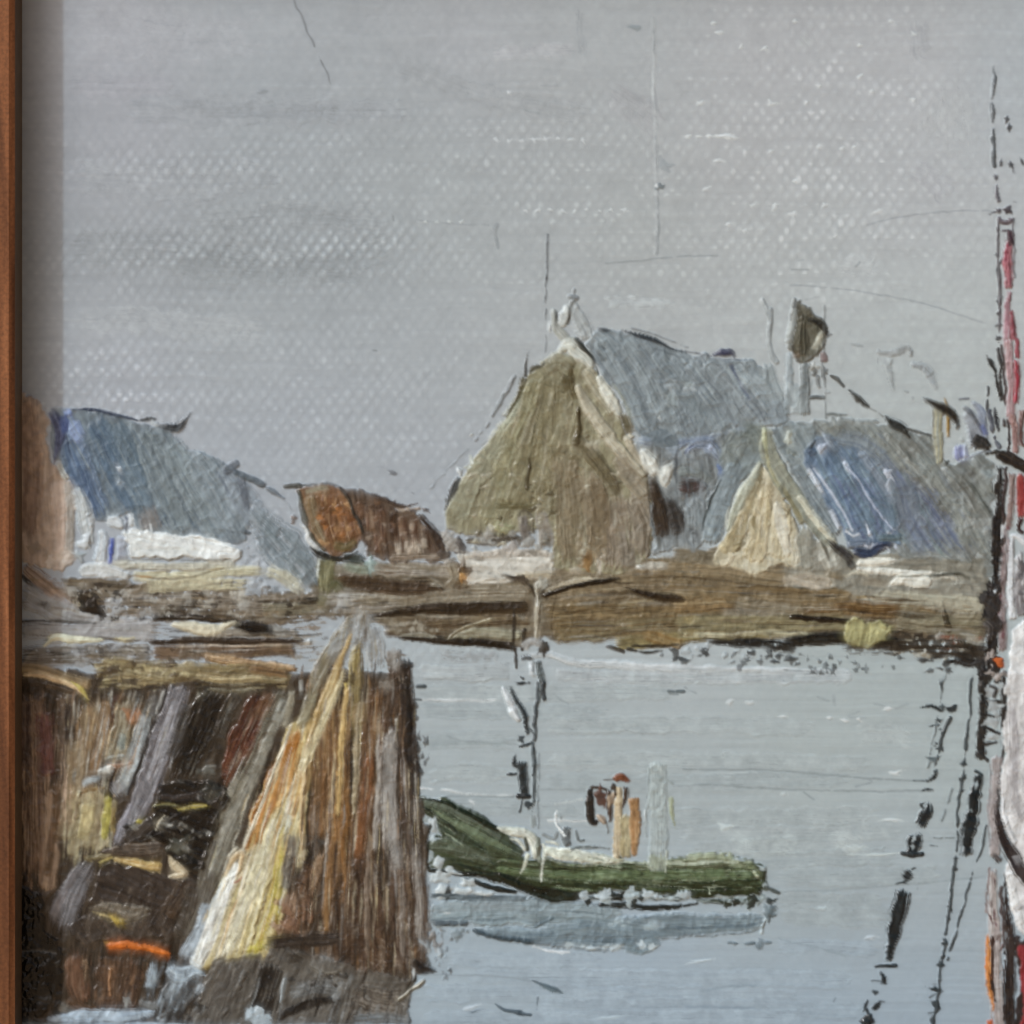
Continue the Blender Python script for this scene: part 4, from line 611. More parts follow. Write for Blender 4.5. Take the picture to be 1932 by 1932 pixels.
S([(700, -130), (760, -110), (810, -60), (815, -20)], (30, 50, 46, 20), [(38, 36, 31), (58, 55, 48)], h=24, rough=.34); S([(640, -230), (630, -180)], 30, [(110, 112, 112), (96, 98, 98)], h=16); S([(690, -190), (720, -170)], 30, [(92, 88, 76)], h=16); N([(810, -20), (840, -40)], 12, (60, 58, 54), 0, 8); B(770, -10, 30, 60, (176, 174, 160), 10, 20)
S([(640, 60), (650, 100)], 60, [(112, 96, 80), (96, 84, 70)], h=16); S([(600, 60), (600, 240), (590, 430)], (44, 60, 56), [(152, 160, 162), (142, 150, 152), (164, 170, 172)], h=18); S([(695, 110), (690, 260), (690, 420)], (60, 76, 70), [(114, 119, 119), (128, 133, 133)], h=20, dry=(0, .1)); N([(655, 250), (648, 340)], 9, (70, 74, 76), 0, 5)
S([(715, 130), (745, 160), (740, 200)], 34, [(56, 54, 48), (80, 76, 68)], h=18); B(740, 140, 40, 40, (180, 180, 174), 0, 20); N([(800, -200), (797, 60), (800, 110)], 12, (90, 90, 86), .35, 5); B(798, 185, 26, 80, (64, 64, 60), 0, 14); N([(802, 220), (806, 330), (808, 430)], 11, (84, 86, 84), .05, 5); N([(760, 200), (770, 260)], 18, (84, 84, 80), .1, 6); N([(725, 325), (790, 318)], 20, (96, 100, 100), .05, 8); N([(800, 290), (830, 290)], 9, (110, 114, 114), 0, 4); N([(795, 70), (800, 100)], 30, (110, 76, 70), 0, 8); S([(640, 240), (640, 420)], 60, [(160, 167, 168), (150, 157, 158)], h=14)
N([(500, -180), (490, 20), (530, 120)], 20, (138, 142, 142), .25, 6); N([(455, -235), (500, -120)], 22, (146, 150, 150), .2, 5); S([(500, 330), (540, 420), (560, 500)], 130, [(134, 142, 146), (120, 128, 132)], h=14, dry=(.1, .2))
o('olive_grey_house/cream_chimney')
S([(1440, 340), (1440, 500), (1450, 700)], (50, 64, 50), [(166, 160, 134), (150, 146, 124), (142, 144, 134)], h=22); S([(1480, 320), (1500, 420), (1500, 550)], (20, 34, 24), [(154, 124, 66), (136, 106, 54)], h=20); N([(1415, 390), (1418, 560)], 9, (80, 76, 62), .05, 5)
S([(1350, 318), (1420, 360), (1500, 400), (1550, 450), (1550, 510)], (10, 50, 66, 56, 24), [(44, 38, 32), (62, 56, 48)], h=26, rough=.32)
o('olive_grey_house/side_roof')
S([(1590, 390), (1650, 480), (1680, 620)], (80, 130, 120), [(146, 149, 155), (158, 162, 166), (132, 136, 144)], h=18); S([(1560, 580), (1580, 680)], 90, [(118, 122, 156), (138, 142, 168)], h=18, dry=(0, .2)); N([(1600, 590), (1590, 670)], 12, (190, 196, 206), .05, 18); S([(1630, 340), (1690, 400), (1720, 520)], (30, 60, 40), [(116, 122, 138), (134, 140, 150)], h=16); N([(1560, 330), (1610, 325)], 18, (96, 98, 104), 0, 6); N([(1600, 380), (1660, 440), (1700, 520)], 22, (96, 98, 102), .1, 8); N([(1580, 690), (1650, 640), (1740, 620)], 12, (100, 104, 116), .15, 5); S([(1690, 470), (1720, 540)], 40, [(84, 94, 140), (120, 128, 160)], h=14)
B(1490, 690, 36, 26, (60, 60, 56), 30, 10); B(1475, 720, 40, 18, (184, 188, 188), 0, 16)

# smoke-grey wisps and the slanting spar above that roof
o('grey_smoke')
S([(1095, 60), (1180, 70), (1270, 40), (1300, 90)], (30, 44, 50, 30), [(138, 140, 139), (150, 152, 151)], h=10, dry=(.1, .3)); S([(1160, 90), (1175, 200), (1200, 290)], (60, 50, 20), [(146, 150, 150), (156, 160, 160)], h=8, dry=(.2, .45)); S([(1290, 120), (1380, 160), (1450, 280)], (40, 70, 30), [(140, 144, 146), (152, 156, 157)], h=10, dry=(.1, .4)); N([(1110, 100), (1100, 170)], 9, (120, 123, 122), .2, 4); N([(960, 22), (1020, 30)], 12, (132, 136, 136), .1, 4); N([(1260, 285), (1275, 290)], 9, (90, 92, 92), 0, 4); N([(1298, 320), (1302, 330)], 9, (90, 92, 92), 0, 4)
o('slanting_spar')
N([(815, 180), (870, 210), (910, 250)], (8, 20, 12), (84, 84, 80), .15, 8); S([(935, 265), (990, 320), (1060, 375)], (16, 42, 26), [(58, 57, 53), (80, 80, 76)], h=18); N([(1060, 375), (1130, 425)], 10, (110, 110, 106), .15, 5); S([(1130, 415), (1200, 470), (1280, 510)], (30, 74, 56), [(38, 38, 35), (56, 56, 52)], h=24, rough=.34); N([(1270, 490), (1400, 535)], 14, (92, 92, 88), .2, 5); N([(1260, 500), (1280, 540)], 20, (60, 60, 56), 0, 8)

# ------------------------------------------------------------------ the small cream-gabled house
o('small_house/left_roof')
F([(290, 510), (470, 480), (470, 640), (430, 710), (330, 780), (200, 700)], [(118, 126, 127), (132, 140, 140), (106, 114, 114)], 120, h=16, edge=10); F([(490, 480), (740, 460), (740, 700), (700, 800), (620, 740), (560, 640)], [(122, 131, 133), (136, 144, 145), (108, 116, 118)], 60, h=16, edge=10)
S([(340, 520), (280, 620), (320, 700)], 150, [(118, 124, 120), (132, 138, 136)], h=20); S([(330, 690), (220, 900), (150, 1160)], (120, 160, 110), [(120, 130, 134), (134, 143, 146), (110, 120, 124)], h=22); S([(250, 760), (190, 960), (130, 1120)], 80, [(136, 145, 148), (122, 131, 134)], h=20, dry=(0, .15)); N([(210, 790), (150, 930), (110, 1070)], 14, (72, 78, 78), .1, 8); S([(330, 510), (400, 520), (450, 640)], 120, [(122, 128, 122), (108, 114, 110)], h=20); N([(320, 505), (280, 560), (160, 640)], 9, (86, 92, 94), .15, 5); B(260, 1000, 40, 110, [(184, 186, 178), (166, 168, 160)], 12, 28); N([(225, 925), (260, 935)], 10, (70, 74, 74), .1, 5)
o('small_house/gable_wall')
F([(440, 690), (350, 850), (270, 1050), (190, 1190), (175, 1260), (240, 1290), (330, 1300), (400, 1320), (540, 1270), (665, 1280), (655, 1100), (600, 950), (540, 820), (480, 740)], [(184, 175, 152), (170, 160, 135), (197, 190, 170)], 98, h=26, edge=9, rough=.4)
S([(450, 780), (360, 1000), (230, 1210)], (60, 110, 110), [(164, 150, 118), (150, 136, 104), (176, 164, 134)], h=26); S([(490, 780), (450, 1000), (400, 1260)], (60, 130, 150), [(176, 162, 132), (190, 178, 150), (160, 146, 114)], h=28); S([(560, 900), (560, 1060), (540, 1240)], (90, 130, 150), [(188, 176, 148), (174, 162, 132), (198, 188, 164)], h=28)
S([(440, 700), (410, 820), (370, 900)], 60, [(146, 136, 108), (126, 116, 90)], h=20); B(390, 1010, 50, 50, (136, 124, 92), 20, 18); N([(310, 1180), (340, 1140), (290, 1150)], 18, (128, 116, 88), .1, 10); S([(545, 930), (570, 950), (600, 970), (580, 1010), (540, 990)], 18, [(110, 98, 70), (130, 116, 84)], h=26); S([(200, 1260), (260, 1250), (280, 1190)], 50, [(204, 194, 170), (190, 178, 152)], h=34); S([(420, 1300), (400, 1330)], 26, [(200, 190, 164)], h=26); S([(640, 1110), (655, 1190), (640, 1270)], 34, [(204, 196, 176), (188, 178, 156)], h=28)
S([(540, 900), (520, 1020), (560, 1120)], 40, [(196, 184, 156)], h=26)
S([(700, 1040), (690, 1180), (700, 1310)], (90, 120, 110), [(146, 143, 130), (158, 155, 143), (132, 130, 118)], h=24); S([(790, 1100), (820, 1200), (860, 1300)], (80, 110, 100), [(172, 170, 158), (184, 181, 170), (156, 153, 141)], h=24); N([(760, 1090), (800, 1150), (830, 1240)], 16, (96, 92, 80), .1, 10); S([(560, 1370), (700, 1340), (850, 1360)], 80, [(150, 140, 122), (164, 154, 138)], h=20, dry=(0, .2)); B(700, 1370, 110, 40, (174, 164, 148), 0, 22); B(850, 1320, 90, 60, [(140, 130, 110), (120, 108, 88)], 0, 18)
K([(450, 740), (560, 880), (650, 1150), (640, 1260), (220, 1260), (330, 960)], 112, 84, 90, (40, 200), (8, 26), [(198, 191, 171), (160, 149, 123), (182, 173, 149), (208, 202, 185), (142, 132, 108)], 22, .6)
S([(530, 900), (560, 1050), (600, 1220)], (50, 80, 60), [(206, 200, 184), (192, 184, 164)], h=28)
o('small_house/verge')
S([(445, 680), (360, 830), (290, 980), (250, 1080)], (40, 66, 60, 20), [(166, 166, 148), (150, 151, 135), (182, 182, 166)], h=34, ridge=.8); S([(475, 490), (490, 640), (570, 800), (700, 960), (860, 1160)], (70, 110, 110, 110, 70), [(140, 140, 124), (128, 130, 118), (152, 152, 136)], h=30, ridge=.7); S([(465, 490), (462, 560), (475, 640)], (30, 40, 20), [(172, 172, 142), (156, 156, 128)], h=30); S([(470, 620), (490, 720), (540, 830)], 26, [(164, 160, 132), (150, 146, 118)], h=26); S([(650, 870), (760, 1010), (870, 1160)], (40, 60, 40), [(194, 191, 174), (180, 177, 158)], h=38); B(590, 555, 36, 50, (178, 180, 168), 10, 24); N([(600, 690), (690, 860), (760, 960), (830, 1050)], 11, (74, 76, 70), .05, 5)
S([(620, 600), (600, 640)], 90, [(104, 108, 100), (122, 126, 118)], h=20); S([(560, 820), (640, 960), (680, 1040)], 40, [(124, 118, 92), (140, 134, 108)], h=18)
S([(620, 690), (760, 900), (890, 1090)], (60, 110, 100), [(118, 126, 129), (132, 140, 142), (108, 116, 120)], h=22); S([(820, 1120), (870, 1170), (960, 1240)], (30, 60, 60), [(48, 47, 47), (68, 66, 66)], h=22); S([(935, 1230), (980, 1290)], 50, [(56, 54, 52), (74, 72, 68)], h=16)
o('small_house/blue_roof')
F([(700, 600), (740, 545), (830, 530), (1000, 600), (1140, 690), (1200, 860), (1235, 1060), (1240, 1150), (960, 1190), (890, 1080), (790, 870), (690, 700)], [(87, 103, 122), (105, 121, 139), (76, 90, 106)], 58, h=20, edge=8, rough=.36)
S([(760, 640), (880, 860), (980, 1080)], (91, 120, 107), [(88, 103, 127), (102, 119, 141), (111, 128, 143)], h=24, rough=.34); S([(880, 680), (1000, 880), (1110, 1090)], (93, 130, 124), [(93, 108, 125), (107, 124, 139), (82, 96, 110)], h=24, rough=.34); S([(1000, 660), (1120, 860), (1210, 1080)], (90, 120, 100), [(98, 113, 126), (112, 127, 139)], h=22, rough=.36); S([(1110, 700), (1190, 860), (1230, 1000)], 70, [(105, 118, 124), (119, 133, 137)], h=18, dry=(0, .2))
S([(800, 520), (840, 590), (880, 640)], 80, [(95, 106, 119), (111, 123, 133)], h=18, dry=(0, .2)); S([(710, 640), (750, 600)], 60, [(59, 70, 84), (84, 96, 112)], h=22); B(775, 600, 50, 70, [(188, 192, 199), (154, 159, 175)], 30, 32); N([(740, 560), (720, 600)], 22, (48, 58, 66), 0, 10); N([(800, 520), (830, 590)], 12, (163, 171, 182), .1, 14)
K([(720, 620), (820, 540), (1130, 690), (1230, 1080), (960, 1170), (800, 870)], 60, 58, 80, (70, 300), (8, 22), [(124, 142, 154), (80, 96, 110), (104, 122, 134), (140, 156, 164), (92, 110, 126), (108, 122, 126)], 18, .75)
K([(1180, 720), (1300, 800), (1540, 1120), (1480, 1210), (1250, 1150)], 58, 54, 60, (70, 280), (10, 34), [(108, 122, 126), (88, 102, 106), (124, 138, 138), (104, 108, 112)], 12, .75, (.15, .35))
S([(1120, 640), (1210, 780), (1260, 900), (1290, 1080)], (70, 130, 150, 110), [(104, 112, 124), (118, 125, 132), (96, 104, 118)], h=14, dry=(.2, .35)); S([(860, 540), (1020, 580), (1160, 680)], 110, [(110, 118, 126), (122, 129, 132)], h=14, dry=(.25, .4)); S([(1000, 620), (1100, 760), (1190, 920)], 60, [(116, 126, 138), (130, 139, 148)], h=16, dry=(.1, .3))
K([(860, 760), (1100, 760), (1240, 1120), (980, 1160)], 60, 58, 40, (80, 260), (10, 28), [(98, 103, 136), (112, 116, 148), (88, 92, 122)], 14, .6)
K([(1200, 720), (1420, 820), (1660, 1180), (1480, 1220), (1250, 1100)], 58, 54, 50, (80, 260), (12, 40), [(96, 106, 132), (108, 117, 140), (122, 130, 146), (88, 96, 116)], 14, .7, (.25, .45))
S([(712, 712), (750, 780), (800, 860)], (30, 40, 24), [(192, 196, 201), (172, 178, 186)], h=36); S([(740, 712), (860, 880), (960, 1075)], (14, 20, 14), [(185, 191, 201), (164, 171, 185)], h=34, edge=.3); S([(835, 950), (890, 1060)], (30, 36), [(194, 199, 206), (163, 169, 179)], h=34); B(920, 705, 26, 60, (183, 189, 199), -20, 30); S([(920, 700), (1000, 800), (1080, 940), (1190, 1060), (1225, 1030)], (10, 15, 15, 13, 9), [(164, 171, 187)], h=30, edge=.3)
S([(915, 1070), (960, 1098), (1000, 1085)], 20, [(192, 196, 203)], h=32); B(1160, 745, 40, 60, (174, 179, 189), -20, 28); B(1160, 800, 20, 40, (163, 168, 177), 0, 24); S([(920, 1140), (1000, 1150), (1080, 1140)], 60, [(95, 104, 117), (115, 124, 137), (79, 88, 101)], h=26, rough=.32); S([(960, 1180), (1050, 1200), (1120, 1160), (1200, 1150)], (50, 76, 60, 30), [(43, 51, 70), (58, 67, 87)], h=26, rough=.3)
S([(1020, 1150), (1060, 1165), (1080, 1140)], 16, [(188, 191, 201)], h=28); S([(1040, 1050), (1050, 1100)], 14, [(59, 70, 81)], h=10); B(1055, 1085, 20, 34, (192, 196, 204), 0, 28); B(1165, 1080, 26, 20, (186, 190, 198), 0, 26); B(1205, 1165, 16, 30, (186, 190, 200), 0, 24); S([(1100, 1110), (1180, 1110), (1250, 1100)], 50, [(103, 117, 122), (83, 97, 104)], h=20); S([(1150, 1160), (1170, 1190)], 14, [(178, 183, 191)], h=22)

# white fence dabs below the blue roof
o('white_fence')
S([(985, 1255), (1080, 1250), (1210, 1238)], (46, 66, 24), [(216, 213, 202), (204, 200, 187)], h=30); S([(985, 1285), (1080, 1295), (1250, 1312), (1420, 1312)], (36, 50, 46, 18), [(218, 215, 204), (206, 202, 189)], h=32); S([(1165, 1385), (1220, 1350), (1320, 1350), (1420, 1370)], (18, 70, 92, 60), [(216, 213, 203), (204, 201, 188)], h=34); S([(1400, 1345), (1480, 1325), (1545, 1345), (1540, 1385)], (40, 40, 34, 10), [(206, 203, 192), (190, 186, 172)], h=30)
N([(1200, 1330), (1320, 1330), (1430, 1325)], 10, (110, 106, 92), .05, 3); S([(920, 1335), (980, 1305), (1060, 1320)], (14, 24, 30), [(190, 184, 166), (170, 162, 144)], h=24); N([(1400, 1330), (1560, 1320), (1620, 1345)], 16, (80, 78, 68), .25, 5); S([(1000, 1350), (1100, 1360), (1170, 1370)], 60, [(136, 128, 112), (150, 142, 126)], h=14)

# ------------------------------------------------------------------ the green boat
at(1, 2)
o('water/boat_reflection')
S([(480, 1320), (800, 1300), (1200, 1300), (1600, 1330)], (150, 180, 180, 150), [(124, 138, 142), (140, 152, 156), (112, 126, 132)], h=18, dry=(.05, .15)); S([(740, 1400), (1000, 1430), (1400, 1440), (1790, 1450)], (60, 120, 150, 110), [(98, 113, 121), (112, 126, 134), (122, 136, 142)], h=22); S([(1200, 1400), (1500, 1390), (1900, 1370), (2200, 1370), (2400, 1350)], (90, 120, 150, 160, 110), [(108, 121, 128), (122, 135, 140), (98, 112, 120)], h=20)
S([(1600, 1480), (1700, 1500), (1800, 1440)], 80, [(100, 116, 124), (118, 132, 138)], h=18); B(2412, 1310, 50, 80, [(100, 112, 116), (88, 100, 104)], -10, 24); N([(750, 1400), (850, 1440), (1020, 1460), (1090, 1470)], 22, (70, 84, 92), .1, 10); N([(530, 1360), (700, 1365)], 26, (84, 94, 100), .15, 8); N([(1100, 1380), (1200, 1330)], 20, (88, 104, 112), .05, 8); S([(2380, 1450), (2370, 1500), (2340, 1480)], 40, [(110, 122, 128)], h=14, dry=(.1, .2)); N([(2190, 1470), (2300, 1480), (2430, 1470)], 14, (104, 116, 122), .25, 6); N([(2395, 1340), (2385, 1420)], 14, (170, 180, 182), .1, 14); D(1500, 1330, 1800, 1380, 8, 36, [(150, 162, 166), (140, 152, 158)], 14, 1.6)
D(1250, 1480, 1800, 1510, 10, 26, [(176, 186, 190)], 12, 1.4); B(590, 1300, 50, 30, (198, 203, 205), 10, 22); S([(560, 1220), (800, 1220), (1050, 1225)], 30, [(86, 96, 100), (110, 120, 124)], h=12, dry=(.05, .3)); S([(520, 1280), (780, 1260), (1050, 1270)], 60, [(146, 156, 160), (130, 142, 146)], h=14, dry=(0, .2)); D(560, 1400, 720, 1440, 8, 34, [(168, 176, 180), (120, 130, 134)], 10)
o('green_boat/hull')
F([(420, 670), (470, 640), (600, 680), (740, 740), (860, 830), (980, 920), (1040, 980), (1300, 1020), (1620, 1010), (1932, 1010), (2200, 1000), (2350, 1020), (2400, 1090), (2400, 1190), (2200, 1220), (1932, 1190), (1600, 1175), (1350, 1200), (1150, 1190), (950, 1130), (760, 1080), (600, 1050), (470, 1010), (480, 880), (560, 860)], [(61, 70, 48), (75, 83, 60), (49, 56, 38)], 8, h=18, edge=17, rough=.38)
HU = dict(h=26, ridge=.5, ls=420, rough=.36, rag=.25)
S([(450, 690), (600, 720), (760, 810), (900, 900), (1030, 970)], (70, 120, 140, 130, 80), [(74, 82, 66), (61, 70, 53), (89, 98, 83)], **HU); S([(460, 670), (600, 700), (780, 800), (900, 880)], (40, 60, 50, 30), [(99, 107, 94), (86, 94, 80)], h=28); S([(490, 920), (620, 915), (760, 960), (870, 1020)], (70, 110, 110, 60), [(96, 103, 87), (82, 89, 72), (104, 112, 97)], **HU)
S([(540, 830), (700, 880), (820, 960)], (43, 58, 43), [(56, 65, 48), (68, 77, 58)], h=20); S([(660, 985), (760, 985), (840, 995)], (18, 35, 15), [(109, 115, 101), (94, 100, 84)], h=26); N([(430, 690), (520, 740), (620, 810), (650, 850)], 16, (48, 53, 42), .05, 10); N([(470, 655), (600, 680), (720, 740), (860, 820), (980, 830)], (10, 20, 24, 26, 12), (37, 45, 32), .1, 12)
S([(600, 1040), (760, 1060), (860, 1090)], 60, [(43, 50, 35), (54, 62, 44)], h=20); S([(860, 1040), (1100, 1040), (1400, 1080), (1700, 1090), (1932, 1090)], (90, 120, 130, 120, 110), [(68, 77, 52), (58, 66, 43), (80, 87, 64)], **HU); S([(980, 1130), (1300, 1140), (1700, 1140), (2100, 1140), (2390, 1130)], (60, 120, 120, 130, 130), [(56, 64, 40), (46, 54, 33), (68, 77, 52)], **HU)
S([(1650, 1040), (1932, 1010), (2150, 1010), (2340, 1030)], (40, 70, 80, 50), [(109, 113, 91), (93, 99, 76), (142, 148, 122)], h=24, dry=(.05, .2)); S([(1950, 980), (2100, 975), (2220, 990)], 60, [(136, 142, 116), (150, 156, 134)], h=20, dry=(.2, .4)); S([(2280, 1040), (2350, 1060), (2390, 1120)], (44, 58, 51), [(102, 108, 85), (80, 87, 62)], h=26); S([(2350, 1030), (2390, 1060), (2395, 1170)], 34, [(49, 56, 38), (63, 70, 50)], h=22); N([(2340, 1070), (2360, 1100)], 14, (178, 182, 156), .05, 20)
S([(1850, 1190), (2100, 1190), (2390, 1180)], 60, [(44, 51, 31), (56, 63, 41)], h=22); D(1700, 1080, 2300, 1170, 16, 30, [(99, 104, 81), (47, 55, 34), (82, 89, 66)], 14, 2.2); S([(2080, 1160), (2085, 1200)], 12, [(176, 182, 160)], h=18); S([(2030, 1075), (2060, 1080)], 24, [(180, 184, 160)], h=22); N([(1932, 1075), (2050, 1075), (2200, 1060)], 12, (168, 172, 144), .4, 14)
K([(560, 900), (900, 980), (1300, 1060), (1932, 1040), (2380, 1060), (2380, 1180), (1900, 1180), (1200, 1190), (700, 1060)], 14, -2, 110, (60, 300), (7, 22), [(42, 50, 32), (78, 87, 64), (30, 36, 25), (99, 105, 86), (54, 63, 40), (37, 44, 29)], 16, .8)
K([(450, 680), (640, 710), (1000, 960), (900, 980), (600, 860)], 30, 38, 40, (50, 200), (7, 20), [(51, 58, 41), (101, 108, 92), (37, 45, 32), (73, 82, 63)], 16, .8)
K([(1100, 1020), (1932, 1010), (2360, 1030), (2360, 1120), (1700, 1110), (1100, 1070)], 4, -2, 60, (50, 220), (8, 22), [(120, 130, 102), (98, 110, 78), (138, 146, 122), (84, 96, 64)], 16, .75)
K([(470, 680), (620, 710), (940, 920), (860, 940), (560, 780)], 30, 36, 26, (50, 180), (8, 20), [(126, 136, 116), (104, 116, 94), (90, 102, 78)], 16, .75)
K([(620, 960), (1000, 1010), (1932, 1030), (2380, 1060), (2380, 1190), (1800, 1190), (1150, 1190), (760, 1070)], 12, -2, 90, (40, 240), (7, 18), [(150, 158, 138), (40, 48, 30), (104, 116, 84), (128, 138, 112), (30, 36, 24), (84, 96, 62)], 18, .85, (.2, .45))
K([(470, 700), (640, 740), (980, 960), (880, 1000), (520, 900)], 32, 26, 40, (40, 160), (7, 18), [(140, 150, 130), (44, 52, 34), (110, 122, 96), (92, 104, 78)], 18, .85, (.2, .45))
for (x, y, w, hh, a) in [(2390, 1050, 40, 24, 20), (2400, 1150, 34, 30, 0), (2330, 1205, 70, 22, -5), (2150, 1215, 90, 18, 0), (470, 770, 50, 40, 40), (520, 880, 60, 30, 10), (480, 960, 40, 60, 0), (2250, 1000, 80, 20, 8), (1750, 1012, 70, 14, 0)]: B(x, y, w, hh, [(158, 167, 168), (148, 157, 158)], a, 14, own=False)
S([(880, 1060), (1400, 1095), (1900, 1085), (2330, 1090)], (40, 60, 66, 50), [(98, 111, 80), (84, 97, 66), (116, 128, 100)], h=18, dry=(.2, .35), ls=160); S([(560, 740), (760, 850), (960, 960)], (30, 60, 40), [(112, 123, 100), (94, 106, 80)], h=18, dry=(.2, .35)); S([(1500, 1022), (1800, 1018), (2250, 1014)], (16, 26, 20), [(168, 172, 154), (150, 156, 134)], h=18, dry=(.3, .4))
o('green_boat/waterline')
S([(700, 1080), (900, 1110), (1050, 1170), (1200, 1200), (1360, 1210)], (40, 60, 80, 90, 50), [(29, 34, 25), (43, 48, 37)], h=24, rough=.32); N([(500, 1060), (620, 1080), (760, 1085)], 24, (34, 38, 31), .1, 10); N([(690, 1110), (860, 1160), (980, 1185)], (15, 32, 17), (38, 42, 38), .05, 14); N([(900, 1090), (1000, 1150)], 30, (34, 40, 28), 0, 10)
S([(1450, 1255), (1600, 1260), (1750, 1275), (1932, 1260)], (30, 40, 44, 30), [(34, 39, 37), (51, 56, 53)], h=18, dry=(.05, .15)); S([(1350, 1215), (1500, 1220), (1700, 1215), (1950, 1215)], 36, [(160, 170, 172), (39, 44, 38), (150, 160, 162)], h=20, ls=60, br=3); D(1350, 1190, 1950, 1240, 22, 40, [(168, 177, 180), (158, 168, 170), (38, 42, 36)], 22, 1.2)
S([(2000, 1225), (2150, 1240), (2380, 1230)], 36, [(48, 53, 40), (130, 140, 138), (65, 72, 61)], h=18, ls=60, br=3); D(2000, 1210, 2450, 1260, 14, 36, [(51, 57, 44), (140, 150, 150), (44, 49, 41)], 16); N([(1940, 1260), (2020, 1245)], 14, (43, 47, 43), .1, 8); B(2425, 1235, 40, 34, (60, 66, 65), 0, 12); N([(2400, 1160), (2480, 1190)], 14, (77, 83, 79), .35, 6)
for (x, y, w, hh, a) in [(515, 810, 60, 100, 10), (550, 1010, 60, 90, -20), (560, 1100, 80, 50, 0), (560, 1175, 80, 70, 0), (720, 1135, 90, 50, 5), (620, 1070, 90, 40, 15), (800, 1190, 150, 26, 4), (680, 1180, 90, 46, 0)]: B(x, y, w, hh, [(168, 175, 176), (184, 189, 189)], a, 26)
B(490, 830, 24, 70, (37, 42, 35), 0, 14); B(600, 1180, 26, 60, (52, 56, 54), 0, 12); S([(480, 880), (480, 1000), (500, 1060)], 40, [(39, 40, 33), (53, 55, 45)], h=14); S([(500, 1200), (700, 1210), (1000, 1215)], 26, [(70, 80, 84), (110, 120, 124)], h=12, dry=(.1, .3))
o('green_boat/furled_cloth')
S([(875, 818), (960, 840), (1050, 860), (1095, 910), (1095, 1000)], (20, 60, 60, 64, 30), [(200, 200, 188), (186, 187, 172), (208, 208, 198)], h=36); S([(950, 880), (1000, 895), (1040, 950)], (12, 26, 20), [(190, 190, 176)], h=28); S([(1055, 960), (1035, 1030), (1012, 1085)], (24, 22, 12), [(186, 187, 170)], h=28); S([(1140, 900), (1150, 960), (1130, 1050), (1132, 1130)], (20, 24, 18, 14), [(194, 195, 182)], h=30); S([(1135, 945), (1200, 960), (1320, 975), (1450, 1000), (1590, 1022)], (50, 90, 90, 76, 26), [(200, 201, 188), (186, 188, 172), (208, 209, 198)], h=36)
N([(1150, 985), (1250, 1020), (1330, 1035), (1480, 1030), (1580, 1030)], 11, (120, 122, 104), .1, 4); N([(1400, 985), (1450, 1000), (1480, 1010)], 10, (124, 126, 108), .1, 4); N([(1040, 880), (1050, 940)], 22, (62, 66, 52), 0, 10); N([(1110, 880), (1120, 1000)], 22, (120, 124, 112), .05, 8); S([(1150, 895), (1200, 905), (1230, 915)], 16, [(190, 191, 178)], h=22)
S([(1290, 935), (1400, 930), (1530, 945)], (30, 26, 16), [(96, 101, 99), (116, 121, 119)], h=16); S([(1280, 810), (1270, 860), (1285, 930)], (50, 60, 40), [(84, 89, 90), (108, 113, 114)], h=22); S([(1215, 715), (1215, 790), (1260, 860), (1275, 860)], (12, 18, 22, 10), [(204, 207, 206)], h=32); N([(1235, 745), (1240, 770)], 12, (110, 116, 116), 0, 6); N([(1330, 840), (1340, 890), (1370, 890)], 14, (110, 116, 116), .1, 6); N([(1140, 855), (1200, 880), (1220, 850)], 16, (130, 136, 136), .1, 6)
o('green_boat/cargo')
S([(1405, 590), (1410, 700), (1420, 780), (1465, 790)], (36, 50, 50, 34), [(42, 38, 34), (60, 54, 48)], h=28, rough=.32); S([(1400, 585), (1470, 595), (1510, 610)], 26, [(60, 50, 42), (84, 70, 60)], h=22); B(1462, 645, 50, 80, [(104, 74, 62), (84, 62, 54)], 0, 24); S([(1445, 745), (1480, 770), (1500, 800)], (20, 44, 16), [(176, 160, 142), (150, 132, 116)], h=30); S([(1510, 600), (1520, 700), (1525, 790)], (40, 50, 24), [(64, 48, 40), (88, 70, 58)], h=26); B(1525, 660, 36, 60, [(170, 152, 132), (140, 120, 100)], 0, 24); N([(1500, 780), (1515, 850)], 12, (90, 80, 70), .05, 8)
o('green_boat/post+')
S([(1572, 580), (1570, 720), (1560, 1005)], (40, 48, 40), [(184, 166, 138), (168, 150, 120), (194, 180, 154)], h=30); S([(1605, 580), (1610, 640), (1590, 720)], (36, 36, 14), [(62, 48, 38), (84, 66, 52)], h=22); S([(1655, 640), (1660, 800), (1650, 985)], (60, 70, 40), [(168, 130, 90), (150, 112, 74), (182, 150, 112)], h=28); S([(1605, 740), (1605, 1000)], 70, [(168, 158, 128), (156, 142, 108)], h=24); S([(1540, 555), (1580, 530), (1630, 560)], (30, 54, 24), [(138, 82, 54), (116, 70, 48)], h=30); N([(1490, 550), (1545, 545)], 9, (90, 82, 76), .1, 6); B(1545, 590, 26, 60, (58, 46, 36), 0, 20); B(1550, 1010, 80, 26, (180, 176, 152), 0, 24)
o('green_boat/post+')
S([(1792, 440), (1795, 700), (1790, 1075)], (110, 120, 110), [(160, 168, 166), (152, 160, 157), (168, 175, 172)], h=16, ridge=.9, edge=.05, op=.7); S([(1790, 960), (1790, 1075)], 110, [(146, 152, 134), (156, 161, 146)], h=18); N([(1740, 470), (1735, 700), (1728, 870)], 9, (126, 134, 133), .2, 5); N([(1725, 720), (1722, 780)], 9, (196, 200, 198), .1, 18); S([(1865, 640), (1870, 720), (1890, 820)], (30, 34, 10), [(146, 150, 122), (158, 163, 146)], h=14, dry=(.1, .3)); N([(1845, 550), (1880, 575)], 9, (120, 128, 126), .1, 5); N([(1842, 950), (1840, 1070)], 11, (178, 182, 166), .15, 18)
